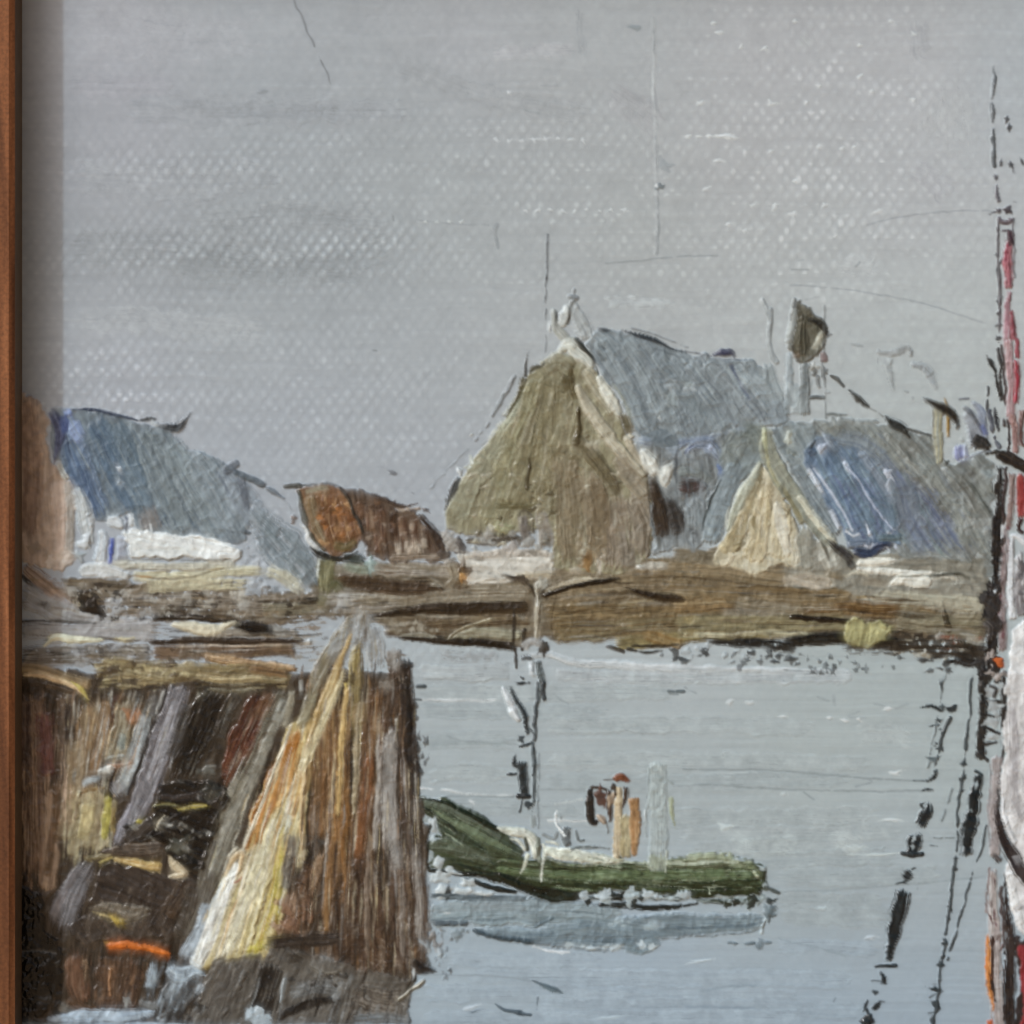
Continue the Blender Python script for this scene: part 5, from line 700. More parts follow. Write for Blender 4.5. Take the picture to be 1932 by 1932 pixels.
N([(1690, 790), (1740, 790)], 10, (150, 157, 156), .2, 8)
o('green_boat/mast+')
at(1, 0); N([(1168, 1330), (1168, 1450), (1164, 1600), (1157, 1750), (1153, 1932), (1150, 2060)], 10, (82, 86, 88), .28, 4); N([(1168, 1326), (1166, 1520)], 8, (84, 88, 90), .1, 4); B(1162, 1575, 12, 26, (70, 74, 76), 0, 6); B(1158, 1685, 10, 18, (84, 88, 90), 0, 6)
o('green_boat/mast+')
at(1, 1)
S([(1100, 1360), (1110, 1440), (1115, 1560), (1105, 1700)], (30, 40, 40, 22), [(160, 152, 134), (136, 126, 108), (178, 172, 158)], h=30); S([(1040, 1360), (1080, 1400), (1095, 1460)], (20, 46, 10), [(64, 56, 44), (86, 76, 62)], h=18); S([(1170, 1370), (1140, 1410), (1125, 1470)], (20, 36, 10), [(62, 54, 42), (84, 74, 58)], h=18); B(1115, 1375, 40, 60, [(176, 174, 164), (150, 144, 130)], 0, 26); N([(1215, 1440), (1195, 1560), (1190, 1680)], 9, (70, 58, 40), .3, 4); N([(1105, 1380), (1110, 1500)], 9, (190, 188, 180), .3, 14)
N([(980, 1500), (978, 1650), (985, 1780)], (12, 18, 14), (58, 50, 40), .25, 6); N([(1040, 1640), (1030, 1740)], 24, (60, 52, 42), .15, 8); B(1150, 1735, 44, 60, (64, 58, 50), -20, 14); S([(1030, 1740), (1080, 1700), (1140, 1720)], 50, [(150, 148, 144), (164, 164, 162)], h=16); N([(985, 1790), (990, 1850)], 16, (64, 60, 54), .1, 8)
S([(1115, 1800), (1125, 1870), (1135, 1932), (1110, 2060), (1100, 2190)], (44, 50, 36, 22, 14), [(62, 66, 66), (86, 92, 92), (110, 116, 116)], h=18); S([(1010, 1800), (1060, 1790), (1100, 1830)], (26, 34, 14), [(66, 70, 72), (96, 100, 102)], h=16); S([(1075, 1800), (1080, 1900)], 40, [(188, 192, 194), (170, 176, 178)], h=20); N([(1000, 1890), (1060, 1930)], 30, (74, 78, 78), .25, 8)
at(1, 2)
N([(1140, 0), (1135, 40), (1150, 90)], 24, (66, 70, 72), .05, 10); N([(1110, 0), (1105, 120), (1100, 250), (1085, 320)], 22, (78, 84, 86), .05, 10); S([(1085, 330), (1090, 480), (1092, 650), (1075, 735)], (30, 42, 34, 10), [(84, 90, 92), (102, 110, 112), (66, 72, 74)], h=18); N([(1120, 400), (1115, 700), (1118, 820)], 9, (110, 118, 120), .3, 4); N([(1115, 1230), (1110, 1380)], 9, (84, 96, 102), .35, 4); N([(1110, 1780), (1106, 1850)], 9, (80, 92, 100), .2, 4); S([(1085, 740), (1090, 820)], 40, [(150, 158, 158), (160, 167, 167)], h=12)
o('green_boat/furled_sail')
S([(910, 20), (940, 80), (970, 160), (1015, 225)], (20, 50, 60, 24), [(210, 212, 213), (194, 198, 199)], h=32); S([(950, 20), (985, 90), (1040, 180), (1060, 290)], (16, 34, 44, 20), [(40, 44, 46), (60, 66, 68)], h=24, rough=.34); B(1020, 320, 24, 50, (60, 66, 68), 0, 12); S([(1000, 360), (1050, 350), (1085, 330)], 26, [(52, 58, 60), (76, 82, 84)], h=14); S([(985, 400), (980, 460), (1010, 480)], (8, 30, 30), [(48, 53, 55)], h=16); S([(1015, 440), (1020, 520), (1035, 660)], (70, 70, 50), [(42, 47, 49), (60, 66, 68)], h=24, rough=.34); N([(940, 520), (985, 515)], 18, (60, 66, 68), .1, 8); N([(1025, 650), (1010, 725)], 14, (70, 76, 78), .05, 8); B(1060, 690, 40, 40, (56, 62, 64), 0, 14); S([(1050, 300), (1070, 260), (1095, 300)], 14, [(56, 62, 64)], h=12); B(1015, 1, 70, 16, (50, 54, 56), 0, 12); N([(1005, 640), (1060, 640)], 26, (44, 48, 50), 0, 12)
at(1, 2); o('water')
S([(370, 598), (450, 590), (530, 602)], (8, 18, 8), [(204, 208, 209)], h=22); S([(380, 625), (450, 640), (560, 660)], 9, [(180, 186, 188)], h=14, dry=(0, .3)); S([(1085, 1688), (1140, 1715), (1200, 1740), (1262, 1756)], (8, 36, 44, 10), [(106, 121, 128), (92, 106, 113)], h=18); N([(1085, 1685), (1150, 1715), (1230, 1745)], 9, (70, 82, 90), .1, 6); N([(875, 1818), (920, 1850), (980, 1862), (1070, 1880)], (8, 16, 22, 16), (84, 96, 104), .05, 10); B(1010, 1868, 22, 22, (70, 82, 90), 0, 8)
N([(430, 25), (470, 22)], 22, (70, 76, 78), 0, 8); N([(400, 95), (450, 98)], 14, (84, 90, 92), 0, 6); N([(1845, 45), (1932, 50)], 16, (100, 108, 110), .25, 6); N([(1850, 60), (1900, 65)], 8, (80, 88, 90), 0, 4)

# ------------------------------------------------------------------ the timber jetty in front
at(0, 2)
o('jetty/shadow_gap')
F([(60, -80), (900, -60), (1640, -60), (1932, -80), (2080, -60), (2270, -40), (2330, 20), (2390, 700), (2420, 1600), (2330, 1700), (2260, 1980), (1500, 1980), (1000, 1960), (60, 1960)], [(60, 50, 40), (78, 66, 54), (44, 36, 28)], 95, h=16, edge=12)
o('jetty/deck')
S([(560, -100), (900, -70), (1300, -60), (1650, -40)], 110, [(142, 128, 92), (120, 104, 76), (152, 140, 108)], h=22, dry=(0, .15)); S([(100, -90), (300, -60), (520, 20)], 70, sh((112, 92, 66), (90, 74, 54)), h=20); D(520, -110, 1050, 10, 34, 44, [(158, 144, 106), (112, 96, 68), (84, 70, 54), (170, 158, 124)], 16, 1.3)
S([(130, -44), (230, -46), (320, -20), (420, 20), (510, 105)], (20, 44, 40, 30, 8), sh((150, 124, 96), (168, 142, 110))+[(196, 172, 130)], h=34); S([(400, -10), (450, 30), (510, 108)], (10, 34, 8), [(202, 186, 110), (182, 160, 90)], h=28); S([(200, 0), (300, 20), (420, 60)], 40, sh((50, 40, 30), (70, 56, 42)), h=14); S([(700, -60), (850, -30), (1000, -10)], 44, [(158, 144, 110), (126, 110, 80)], h=22); S([(1100, -40), (1250, -20), (1500, -30)], 44, [(176, 160, 124), (140, 124, 92)], h=24); S([(1150, 30), (1300, 50), (1480, 20)], 34, [(150, 144, 124), (110, 100, 80)], h=18)
S([(650, 20), (800, 25), (950, 30)], 30, [(52, 44, 36), (74, 64, 52)], h=14); B(1130, 20, 70, 40, (50, 42, 32), 20, 16); B(1140, 100, 50, 90, [(170, 166, 150), (130, 124, 108)], 20, 26); N([(1100, -10), (1250, 15), (1600, 10)], 16, (60, 50, 38), .2, 8); S([(1400, -80), (1560, -60), (1640, -50)], 60, [(134, 106, 74), (112, 86, 60)], h=20)
K([(520, -120), (1640, -110), (1640, 30), (520, 30)], 0, 4, 90, (30, 160), (10, 34), [(84, 70, 54), (146, 132, 102), (60, 50, 40), (124, 108, 82), (164, 148, 112), (100, 84, 62)], 18)
def plank(pts, w, cols, name='plank', **k):
    o('jetty/'+name+'+'); kw = dict(h=26, ridge=.6, ls=420, rag=.22, rough=.36, edge=.12); kw.update(k); S(pts, w, cols, **kw)
# far planks, from the frame to the right
plank([(170, 60), (190, 500), (200, 1100)], 170, sh((96, 76, 60), (76, 58, 46), (116, 94, 74))); S([(140, 100), (150, 500)], 90, sh((64, 50, 42), (92, 72, 58)), h=18); S([(250, 160), (262, 380), (270, 540)], 110, sh((74, 46, 42), (92, 60, 52)), h=20); S([(300, 600), (290, 900), (260, 1180)], 110, sh((112, 90, 72), (128, 106, 86)), h=20)
plank([(380, 60), (370, 400), (330, 900)], 110, [(112, 96, 80), (92, 76, 64), (134, 118, 98)]); S([(375, 110), (385, 220), (380, 340)], 80, [(62, 52, 46), (84, 72, 62)], h=20); N([(420, 110), (418, 220), (400, 320)], 10, (186, 180, 166), .2, 20); S([(320, 560), (310, 800), (260, 1100)], 60, [(120, 98, 76), (104, 82, 62)], h=18)
plank([(540, 110), (500, 400), (460, 700)], 160, [(136, 112, 84), (118, 96, 72), (152, 132, 104)]); S([(440, 320), (420, 600), (360, 900)], 110, [(150, 132, 106), (136, 116, 90)], h=22); S([(600, 100), (590, 300), (540, 500)], 70, [(126, 94, 66), (146, 118, 86)], h=20); S([(660, 60), (655, 180), (640, 280)], 60, [(92, 64, 50), (74, 52, 42)], h=18)
plank([(720, 90), (700, 260), (640, 460)], 130, [(140, 130, 108), (150, 142, 122), (124, 110, 86)]); B(765, 180, 90, 90, [(164, 108, 70), (146, 104, 74)], 20, 20); S([(830, 170), (800, 300), (740, 480), (680, 640)], (90, 110, 110, 70), [(146, 150, 150), (132, 134, 134), (158, 162, 162)], h=22); S([(880, 60), (870, 160), (880, 210)], 70, [(74, 70, 66), (104, 100, 96)], h=16, dry=(0, .15)); S([(690, 280), (680, 380)], 50, [(132, 140, 130), (144, 148, 140)], h=16)
S([(590, 430), (690, 420), (740, 440)], 34, [(160, 162, 156), (140, 140, 132)], h=24); S([(600, 470), (700, 465), (760, 440)], 30, [(172, 118, 82), (150, 108, 80)], h=22); B(590, 500, 50, 40, (206, 204, 196), -30, 34); S([(460, 580), (520, 550), (575, 550)], (40, 60, 40), [(172, 178, 180), (156, 160, 160)], h=24); S([(650, 560), (700, 640)], 90, [(128, 126, 126), (142, 140, 140)], h=18, dry=(0, .15))
o('jetty/cream_board')
F([(430, 640), (540, 620), (625, 630), (635, 760), (630, 900), (570, 960), (460, 960), (380, 980), (360, 900), (400, 760)], [(164, 150, 118), (148, 132, 102), (178, 167, 136)], 98, h=16, edge=26, dry=.12, op=.85); K([(380, 560), (640, 560), (660, 1000), (340, 1040)], 94, 98, 60, (80, 300), (10, 34), [(190, 178, 144), (150, 132, 104), (170, 156, 118), (128, 108, 84), (200, 192, 168)], 16, .7); S([(610, 640), (600, 760), (585, 890)], (40, 60, 40), [(176, 168, 88), (156, 144, 80)], h=28); S([(460, 620), (530, 605), (600, 600)], 26, [(140, 114, 76), (118, 94, 62)], h=18); S([(500, 680), (480, 800), (460, 900)], 90, [(186, 172, 132), (172, 156, 114)], h=22); N([(450, 640), (455, 620)], 20, (186, 176, 150), 0, 26); S([(640, 700), (640, 850)], 40, [(150, 132, 84), (124, 106, 70)], h=18)
plank([(1030, 10), (940, 280), (830, 600), (740, 800), (650, 930)], (110, 150, 150, 120, 60), [(120, 116, 118), (104, 100, 102), (138, 134, 136), (92, 88, 90)], h=28); S([(1000, 100), (930, 300), (840, 560)], 50, [(146, 142, 144), (130, 126, 128)], h=24); S([(760, 680), (700, 800), (660, 900)], 60, [(140, 136, 142), (122, 118, 122)], h=24)
N([(945, 50), (890, 200), (820, 380), (770, 500), (730, 630)], 16, (58, 54, 52), .1, 6); N([(930, 40), (880, 190)], 10, (196, 194, 188), .2, 22); N([(1010, 340), (960, 480)], 10, (186, 182, 178), .3, 22)
plank([(1240, 40), (1120, 280), (1020, 560)], (170, 230, 170), [(28, 24, 20), (44, 38, 32), (20, 17, 14)], h=26, rough=.28); S([(1350, 60), (1270, 200), (1230, 330)], 90, [(62, 54, 46), (84, 76, 66)], h=22, dry=(0, .15)); S([(1060, 120), (1010, 300), (960, 420)], 70, [(88, 84, 82), (68, 64, 60)], h=22)
plank([(1520, 60), (1390, 300), (1290, 540), (1270, 600)], (150, 200, 150, 60), [(82, 46, 36), (104, 64, 46), (66, 38, 30)], h=26, rough=.34); S([(1540, 60), (1480, 160), (1440, 220)], 90, [(122, 92, 68), (104, 76, 56)], h=22); S([(1330, 380), (1290, 470), (1310, 480)], 90, [(120, 72, 50), (96, 54, 40)], h=24)
plank([(1600, 30), (1480, 330), (1340, 650), (1220, 960), (1150, 1240)], (90, 120, 150, 150, 140), [(112, 106, 92), (94, 88, 76), (128, 122, 106), (84, 76, 64)], h=26); S([(1620, 90), (1560, 240)], 70, [(130, 128, 118), (146, 144, 134)], h=22); S([(1240, 880), (1190, 1050), (1140, 1250), (1020, 1480)], (110, 130, 150, 110), [(104, 98, 88), (88, 80, 70), (118, 112, 102)], h=24); S([(1200, 1040), (1290, 980), (1350, 930)], (14, 24, 26), [(186, 178, 160), (166, 156, 134)], h=30)
K([(100, 60), (420, 60), (400, 980), (280, 1180), (100, 1150)], 90, 94, 90, (80, 360), (8, 30), sh((70, 52, 42), (128, 104, 84), (96, 74, 58), (54, 42, 36), (110, 84, 64))+[(110, 92, 76)], 18)
K([(400, 60), (900, 60), (820, 400), (660, 620), (420, 620)], 94, 112, 120, (60, 280), (8, 28), [(150, 134, 110), (92, 74, 58), (128, 106, 82), (166, 160, 148), (74, 60, 48), (146, 116, 84), (134, 136, 132)], 18)
K([(960, 40), (1050, 40), (900, 560), (700, 880), (640, 900), (820, 500)], 108, 110, 60, (80, 300), (8, 24), [(148, 146, 148), (92, 88, 90), (122, 118, 120), (72, 68, 68), (160, 158, 158)], 18)
K([(1100, 40), (1400, 40), (1260, 300), (1180, 560), (960, 560), (1000, 300)], 112, 112, 80, (80, 260), (8, 26), [(28, 24, 20), (60, 54, 46), (44, 38, 32), (84, 76, 66)], 22, .8, (.1, .35), .24)
K([(1420, 60), (1600, 60), (1480, 420), (1280, 620), (1250, 520)], 114, 112, 60, (80, 260), (8, 24), [(64, 34, 28), (112, 70, 52), (88, 50, 40), (134, 96, 74), (48, 30, 26)], 18)
K([(1560, 100), (1640, 80), (1400, 700), (1200, 1250), (1050, 1480), (1130, 1150), (1300, 760)], 113, 112, 110, (90, 340), (8, 28), [(140, 135, 121), (106, 100, 88), (156, 150, 136), (84, 76, 64), (122, 115, 102)], 20)
S([(1560, 220), (1430, 540), (1290, 860), (1200, 1080)], (60, 80, 100, 90), [(134, 130, 117), (118, 112, 99), (148, 144, 132)], h=20, dry=(.1, .25))

# the dark tangle under the planks
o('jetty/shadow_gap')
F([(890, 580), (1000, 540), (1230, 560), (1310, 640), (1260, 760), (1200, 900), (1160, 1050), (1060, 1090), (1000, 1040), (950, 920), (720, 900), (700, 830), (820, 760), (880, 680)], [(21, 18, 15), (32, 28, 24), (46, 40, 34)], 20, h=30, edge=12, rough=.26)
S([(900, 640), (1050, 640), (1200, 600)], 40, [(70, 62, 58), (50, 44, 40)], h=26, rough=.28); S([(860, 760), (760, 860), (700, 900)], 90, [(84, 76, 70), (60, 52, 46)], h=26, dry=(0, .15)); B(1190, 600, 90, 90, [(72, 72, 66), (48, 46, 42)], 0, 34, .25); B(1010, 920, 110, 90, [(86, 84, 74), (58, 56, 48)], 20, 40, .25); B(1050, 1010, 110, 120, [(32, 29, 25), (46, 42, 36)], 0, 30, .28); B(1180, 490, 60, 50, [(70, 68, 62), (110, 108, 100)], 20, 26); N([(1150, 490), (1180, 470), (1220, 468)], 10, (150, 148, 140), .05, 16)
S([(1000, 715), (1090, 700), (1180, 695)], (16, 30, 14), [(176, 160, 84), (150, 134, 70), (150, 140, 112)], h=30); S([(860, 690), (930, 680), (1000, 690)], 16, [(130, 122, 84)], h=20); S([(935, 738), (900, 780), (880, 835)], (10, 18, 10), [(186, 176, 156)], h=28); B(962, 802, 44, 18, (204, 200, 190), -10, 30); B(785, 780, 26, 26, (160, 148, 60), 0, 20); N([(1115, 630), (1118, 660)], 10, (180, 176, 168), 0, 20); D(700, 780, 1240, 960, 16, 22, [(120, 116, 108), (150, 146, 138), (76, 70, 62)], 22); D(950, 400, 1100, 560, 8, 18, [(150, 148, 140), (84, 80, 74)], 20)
plank([(560, 960), (700, 950), (930, 930)], (40, 90, 70), [(98, 86, 76), (80, 68, 58), (116, 104, 92)], 'cross_beam', h=30); S([(640, 1000), (780, 1020), (920, 1040)], (24, 60, 60), [(192, 168, 112), (176, 142, 84), (204, 186, 144)], h=32); S([(960, 980), (1000, 1040), (1040, 1080), (950, 1100)], (20, 60, 40, 30), [(196, 182, 156), (178, 160, 130)], h=32); S([(480, 1000), (560, 985), (640, 980)], 40, [(134, 122, 92), (116, 102, 74)], h=24); S([(560, 1020), (640, 985)], 16, [(166, 150, 96)], h=22)
plank([(520, 1020), (420, 1180), (340, 1400)], (110, 190, 150), [(118, 114, 115), (102, 98, 98), (134, 130, 131)], 'pile', h=26); S([(440, 1050), (360, 1200), (290, 1330)], 60, [(110, 104, 104), (128, 122, 122)], h=20)
o('jetty/dark_board')
F([(580, 1040), (660, 1025), (800, 1050), (940, 1095), (1110, 1115), (1090, 1230), (1000, 1310), (860, 1290), (700, 1265), (500, 1262), (540, 1150)], [(58, 49, 43), (72, 62, 55), (48, 40, 35)], 20, h=24, edge=8, rough=.34); S([(1060, 1110), (1000, 1220), (900, 1380), (880, 1430)], 110, [(66, 54, 46), (86, 72, 60), (52, 42, 36)], h=24); S([(980, 1290), (930, 1400), (900, 1450)], 44, [(96, 76, 56), (76, 58, 44)], h=20); S([(1090, 1140), (1060, 1300), (1000, 1450)], 90, [(88, 80, 70), (70, 62, 54)], h=22)
F([(430, 1330), (600, 1340), (860, 1300), (1000, 1330), (940, 1460), (700, 1470), (480, 1470), (380, 1440)], [(52, 44, 38), (70, 60, 52), (84, 72, 62)], 60, h=20)
plank([(495, 1285), (600, 1270), (740, 1300), (860, 1280)], (14, 60, 96, 30), [(132, 122, 108), (114, 104, 90), (146, 138, 126)], 'cross_beam', h=32); S([(520, 1300), (600, 1320), (680, 1355)], (10, 20, 14), [(182, 164, 120)], h=26); B(672, 1352, 70, 34, [(176, 150, 70), (156, 130, 62)], 10, 28); S([(700, 1350), (780, 1340), (840, 1300)], 30, [(104, 94, 80)], h=20)
o('jetty/black_post')
F([(70, 1140), (150, 1150), (240, 1210), (280, 1380), (350, 1500), (350, 1700), (260, 1880), (70, 1960)], [(22, 20, 16), (34, 31, 26), (48, 42, 36)], 95, h=24, edge=14, rough=.34); S([(120, 1520), (220, 1515), (320, 1530)], 14, sh((64, 60, 56)), h=20); D(130, 1560, 330, 1880, 14, 40, [(48, 46, 42), (66, 62, 56), (20, 18, 15)], 18)
plank([(430, 1520), (440, 1680), (470, 1830)], (110, 150, 120), [(118, 84, 64), (102, 74, 57), (134, 100, 78)], 'pile', h=24); S([(480, 1560), (500, 1700)], 30, [(166, 140, 112), (140, 112, 86)], h=22); S([(380, 1780), (480, 1850), (560, 1860)], 70, [(110, 84, 64), (90, 68, 52)], h=18)
plank([(620, 1540), (620, 1700), (600, 1880)], 170, [(88, 66, 51), (72, 54, 42), (104, 80, 62)], 'pile', h=22); plank([(770, 1550), (740, 1700), (690, 1860)], 150, [(84, 64, 50), (98, 76, 60), (62, 47, 38)], 'pile', h=22); S([(830, 1560), (800, 1620)], 80, [(52, 44, 36), (70, 60, 48)], h=18); N([(630, 1620), (625, 1760)], 16, (150, 112, 82), .2, 18); N([(770, 1600), (740, 1700)], 10, (150, 114, 84), .2, 18)
o('orange_dash')
S([(605, 1488), (700, 1484), (800, 1498), (900, 1520), (970, 1535)], (36, 50, 46, 40, 16), [(208, 112, 44), (186, 96, 40), (216, 128, 60)], h=34); S([(590, 1475), (620, 1470)], 26, [(150, 116, 66)], h=16)
# the yellow pile, broad and tapering upwards
o('jetty/yellow_pile')
F([(1640, 240), (1700, 200), (1760, 180), (1780, 400), (1740, 600), (1720, 960), (1640, 1000), (1600, 1300), (1560, 1540), (1330, 1560), (1110, 1620), (1150, 1450), (1250, 1200), (1380, 960), (1480, 680)], [(186, 170, 122), (172, 152, 104), (196, 184, 146)], 105, h=24, edge=7, rough=.36)
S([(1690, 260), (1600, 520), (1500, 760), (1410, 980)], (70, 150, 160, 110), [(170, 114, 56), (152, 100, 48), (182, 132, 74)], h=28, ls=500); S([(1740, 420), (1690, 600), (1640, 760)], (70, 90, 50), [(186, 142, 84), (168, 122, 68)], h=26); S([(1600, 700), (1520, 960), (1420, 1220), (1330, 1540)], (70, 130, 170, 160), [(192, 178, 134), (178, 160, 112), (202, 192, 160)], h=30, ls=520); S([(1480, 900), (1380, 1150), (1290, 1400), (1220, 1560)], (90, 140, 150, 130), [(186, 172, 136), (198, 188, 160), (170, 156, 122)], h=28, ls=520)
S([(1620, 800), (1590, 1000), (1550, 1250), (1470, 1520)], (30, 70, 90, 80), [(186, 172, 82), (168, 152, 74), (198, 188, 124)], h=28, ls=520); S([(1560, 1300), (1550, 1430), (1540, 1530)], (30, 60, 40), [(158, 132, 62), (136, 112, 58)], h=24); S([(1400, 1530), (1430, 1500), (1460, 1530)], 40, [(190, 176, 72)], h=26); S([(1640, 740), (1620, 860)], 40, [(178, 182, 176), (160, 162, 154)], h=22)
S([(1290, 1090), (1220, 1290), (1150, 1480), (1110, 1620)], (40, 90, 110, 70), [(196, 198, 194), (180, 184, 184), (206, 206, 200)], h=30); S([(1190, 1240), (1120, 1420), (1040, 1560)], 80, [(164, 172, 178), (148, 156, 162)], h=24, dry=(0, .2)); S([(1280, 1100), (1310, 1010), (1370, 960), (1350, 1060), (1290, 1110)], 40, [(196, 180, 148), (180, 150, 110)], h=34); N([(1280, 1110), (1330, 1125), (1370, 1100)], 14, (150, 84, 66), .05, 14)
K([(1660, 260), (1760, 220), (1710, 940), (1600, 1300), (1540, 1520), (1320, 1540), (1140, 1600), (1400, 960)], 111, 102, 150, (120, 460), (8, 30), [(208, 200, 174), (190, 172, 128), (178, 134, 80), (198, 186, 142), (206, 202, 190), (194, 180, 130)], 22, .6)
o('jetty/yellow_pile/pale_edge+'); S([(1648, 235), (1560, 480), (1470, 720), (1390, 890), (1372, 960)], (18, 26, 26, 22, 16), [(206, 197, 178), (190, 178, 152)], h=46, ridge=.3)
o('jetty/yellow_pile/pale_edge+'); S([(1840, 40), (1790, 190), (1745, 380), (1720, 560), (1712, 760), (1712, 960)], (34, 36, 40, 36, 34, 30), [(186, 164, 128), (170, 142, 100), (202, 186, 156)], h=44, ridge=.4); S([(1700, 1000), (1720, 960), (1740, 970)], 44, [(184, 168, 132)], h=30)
# brown piles to the right, up to the water
plank([(1800, -60), (1750, 120), (1690, 260)], (70, 90, 60), [(132, 122, 96), (146, 138, 114), (112, 100, 76)], 'pile'); S([(1650, 40), (1640, 140), (1600, 260)], 50, [(152, 146, 130), (134, 126, 108)], h=22); S([(1700, -20), (1702, 50)], 18, [(190, 188, 180)], h=26); N([(1760, 0), (1720, 120)], 12, (196, 188, 168), .15, 22)
plank([(1870, 80), (1830, 400), (1810, 880)], (90, 150, 120), [(128, 94, 60), (110, 78, 50), (142, 110, 76)], 'pile', h=26); S([(1800, 440), (1790, 650), (1780, 870)], 60, [(120, 92, 64), (98, 74, 52)], h=22); N([(1890, 640), (1880, 860)], 12, (176, 154, 120), .2, 20); S([(1740, 905), (1790, 895), (1860, 905)], (10, 26, 12), [(34, 28, 22)], h=16)
plank([(1780, 1000), (1720, 1200), (1660, 1480)], (110, 170, 190), [(106, 80, 60), (88, 66, 50), (126, 100, 78)], 'pile', h=26); S([(1700, 960), (1690, 1050)], 44, [(188, 176, 144), (164, 148, 116)], h=28); S([(1820, 960), (1780, 1120), (1740, 1200)], (70, 70, 30), [(150, 124, 98), (132, 106, 82)], h=26); S([(1650, 850), (1640, 1000), (1620, 1180)], 80, [(126, 120, 110), (108, 98, 86)], h=22); D(1560, 1200, 1760, 1420, 18, 44, [(132, 100, 78), (112, 84, 66), (148, 122, 100)], 18)
plank([(1910, 300), (1900, 800), (1870, 1400)], 110, [(120, 92, 66), (102, 76, 54), (138, 112, 84)], 'pile', h=24); S([(1870, 960), (1860, 1100), (1880, 1240)], 60, [(92, 76, 60), (76, 60, 46)], h=20)
at(1, 2)
plank([(120, -420), (90, -200), (70, 100), (40, 340)], (40, 80, 90, 60), [(140, 124, 86), (122, 104, 70), (154, 140, 104)], 'pile', h=26); S([(60, -380), (-60, -160), (-190, 60)], (60, 110, 90), [(134, 126, 106), (118, 106, 84), (146, 140, 124)], h=22, dry=(0, .15)); S([(100, -340), (110, -240)], 60, [(162, 166, 168), (150, 152, 152)], h=16); S([(90, -220), (60, -60), (40, 60)], (44, 50, 30), [(168, 152, 104), (150, 132, 84)], h=30); S([(20, 0), (30, 80), (20, 190), (-5, 460)], 18, [(190, 170, 96), (176, 150, 110)], h=34); S([(50, -280), (-20, -240), (-80, -160)], 60, [(158, 160, 158), (142, 140, 134)], h=16, dry=(.05, .2))
plank([(20, 100), (-10, 500), (0, 900)], (60, 110, 130), [(132, 94, 58), (112, 78, 48), (148, 110, 70)], 'pile', h=26); S([(0, 560), (20, 860), (20, 1200)], (60, 80, 60), [(140, 98, 56), (118, 84, 50)], h=24)
plank([(190, 20), (180, 400), (130, 800), (110, 1150)], (120, 170, 170, 130), [(106, 80, 58), (88, 64, 46), (126, 100, 76)], 'pile', h=26); S([(160, 420), (130, 700), (90, 1000)], 70, [(132, 88, 56), (112, 76, 50)], h=24); S([(110, 100), (110, 240)], 80, [(140, 118, 84), (124, 102, 72)], h=20); S([(240, 200), (230, 420)], 60, [(104, 62, 46), (86, 54, 42)], h=20)
plank([(290, 240), (260, 600), (290, 900), (330, 1080)], (90, 120, 130, 90), [(122, 114, 106), (106, 96, 88), (140, 132, 124)], 'pile', h=28); S([(310, 200), (312, 240)], 24, [(190, 184, 170)], h=30); S([(270, 560), (280, 800)], 60, [(142, 136, 130), (126, 118, 112)], h=24)
plank([(350, -150), (370, 300), (400, 800), (430, 1100)], (110, 110, 130, 110), [(64, 52, 44), (82, 68, 58), (50, 41, 35)], 'pile', h=26); S([(430, 640), (430, 760)], 90, [(92, 86, 78), (76, 70, 62)], h=22); S([(300, -100), (290, 100), (270, 200)], 80, [(70, 54, 44), (90, 72, 58)], h=20); B(372, -100, 90, 60, (40, 34, 30), 20, 16); D(230, -180, 360, 60, 20, 34, [(108, 96, 84), (70, 58, 48), (134, 126, 116)], 16)
plank([(120, 950), (160, 1300), (170, 1660)], (160, 220, 230), [(76, 56, 43), (92, 70, 54), (62, 45, 35)], 'pile', h=24); plank([(330, 1050), (340, 1350), (350, 1660)], (130, 170, 180), [(84, 64, 50), (98, 80, 66), (68, 50, 40)], 'pile', h=24); plank([(440, 1000), (460, 1300), (440, 1600)], (90, 100, 90), [(100, 90, 82), (84, 72, 64), (122, 114, 106)], 'pile', h=22, dry=(0, .15)); S([(390, 1350), (400, 1600)], 50, [(128, 116, 104), (110, 98, 86)], h=20, dry=(.05, .2))
plank([(20, 1150), (10, 1400), (0, 1650)], 170, [(70, 52, 40), (88, 68, 52)], 'pile', h=22); S([(30, 1000), (20, 1250)], 44, [(150, 108, 66), (128, 92, 58)], h=22); D(60, 1450, 330, 1650, 26, 30, [(112, 94, 78), (64, 50, 40), (126, 110, 96)], 14, .6, 85)
S([(150, -420), (60, -250), (-40, -90)], (100, 160, 100), [(150, 153, 154), (138, 137, 133), (156, 159, 161)], h=8, dry=(.2, .45), op=.75); S([(170, -330), (200, -180), (200, -60)], (90, 130, 80), [(148, 151, 152), (132, 129, 124)], h=8, dry=(.25, .5), op=.75); S([(300, -200), (300, -60)], 90, [(112, 102, 92), (140, 136, 130)], h=14, dry=(.25, .45))
K([(-180, -40), (20, -420), (180, -420), (220, -40)], 118, 84, 70, (80, 260), (8, 24), [(140, 130, 106), (160, 160, 157), (122, 109, 84), (150, 136, 96), (104, 90, 68), (90, 76, 58)], 18, .6)
K([(-260, -60), (60, -120), (230, -80), (380, 0), (470, 900), (480, 1600), (300, 1680), (-300, 1650), (-330, 1000), (-120, 500)], 98, 88, 420, (90, 420), (8, 32), [(70, 54, 43), (128, 106, 84), (52, 41, 33), (150, 142, 132), (102, 80, 60), (128, 96, 64), (100, 92, 85), (164, 150, 126), (40, 33, 27)], 20, .8)
K([(240, 200), (420, 200), (470, 1500), (300, 1300)], 88, 88, 90, (60, 260), (8, 24), [(146, 138, 130), (110, 98, 88), (160, 154, 148), (70, 58, 50)], 18, .8)
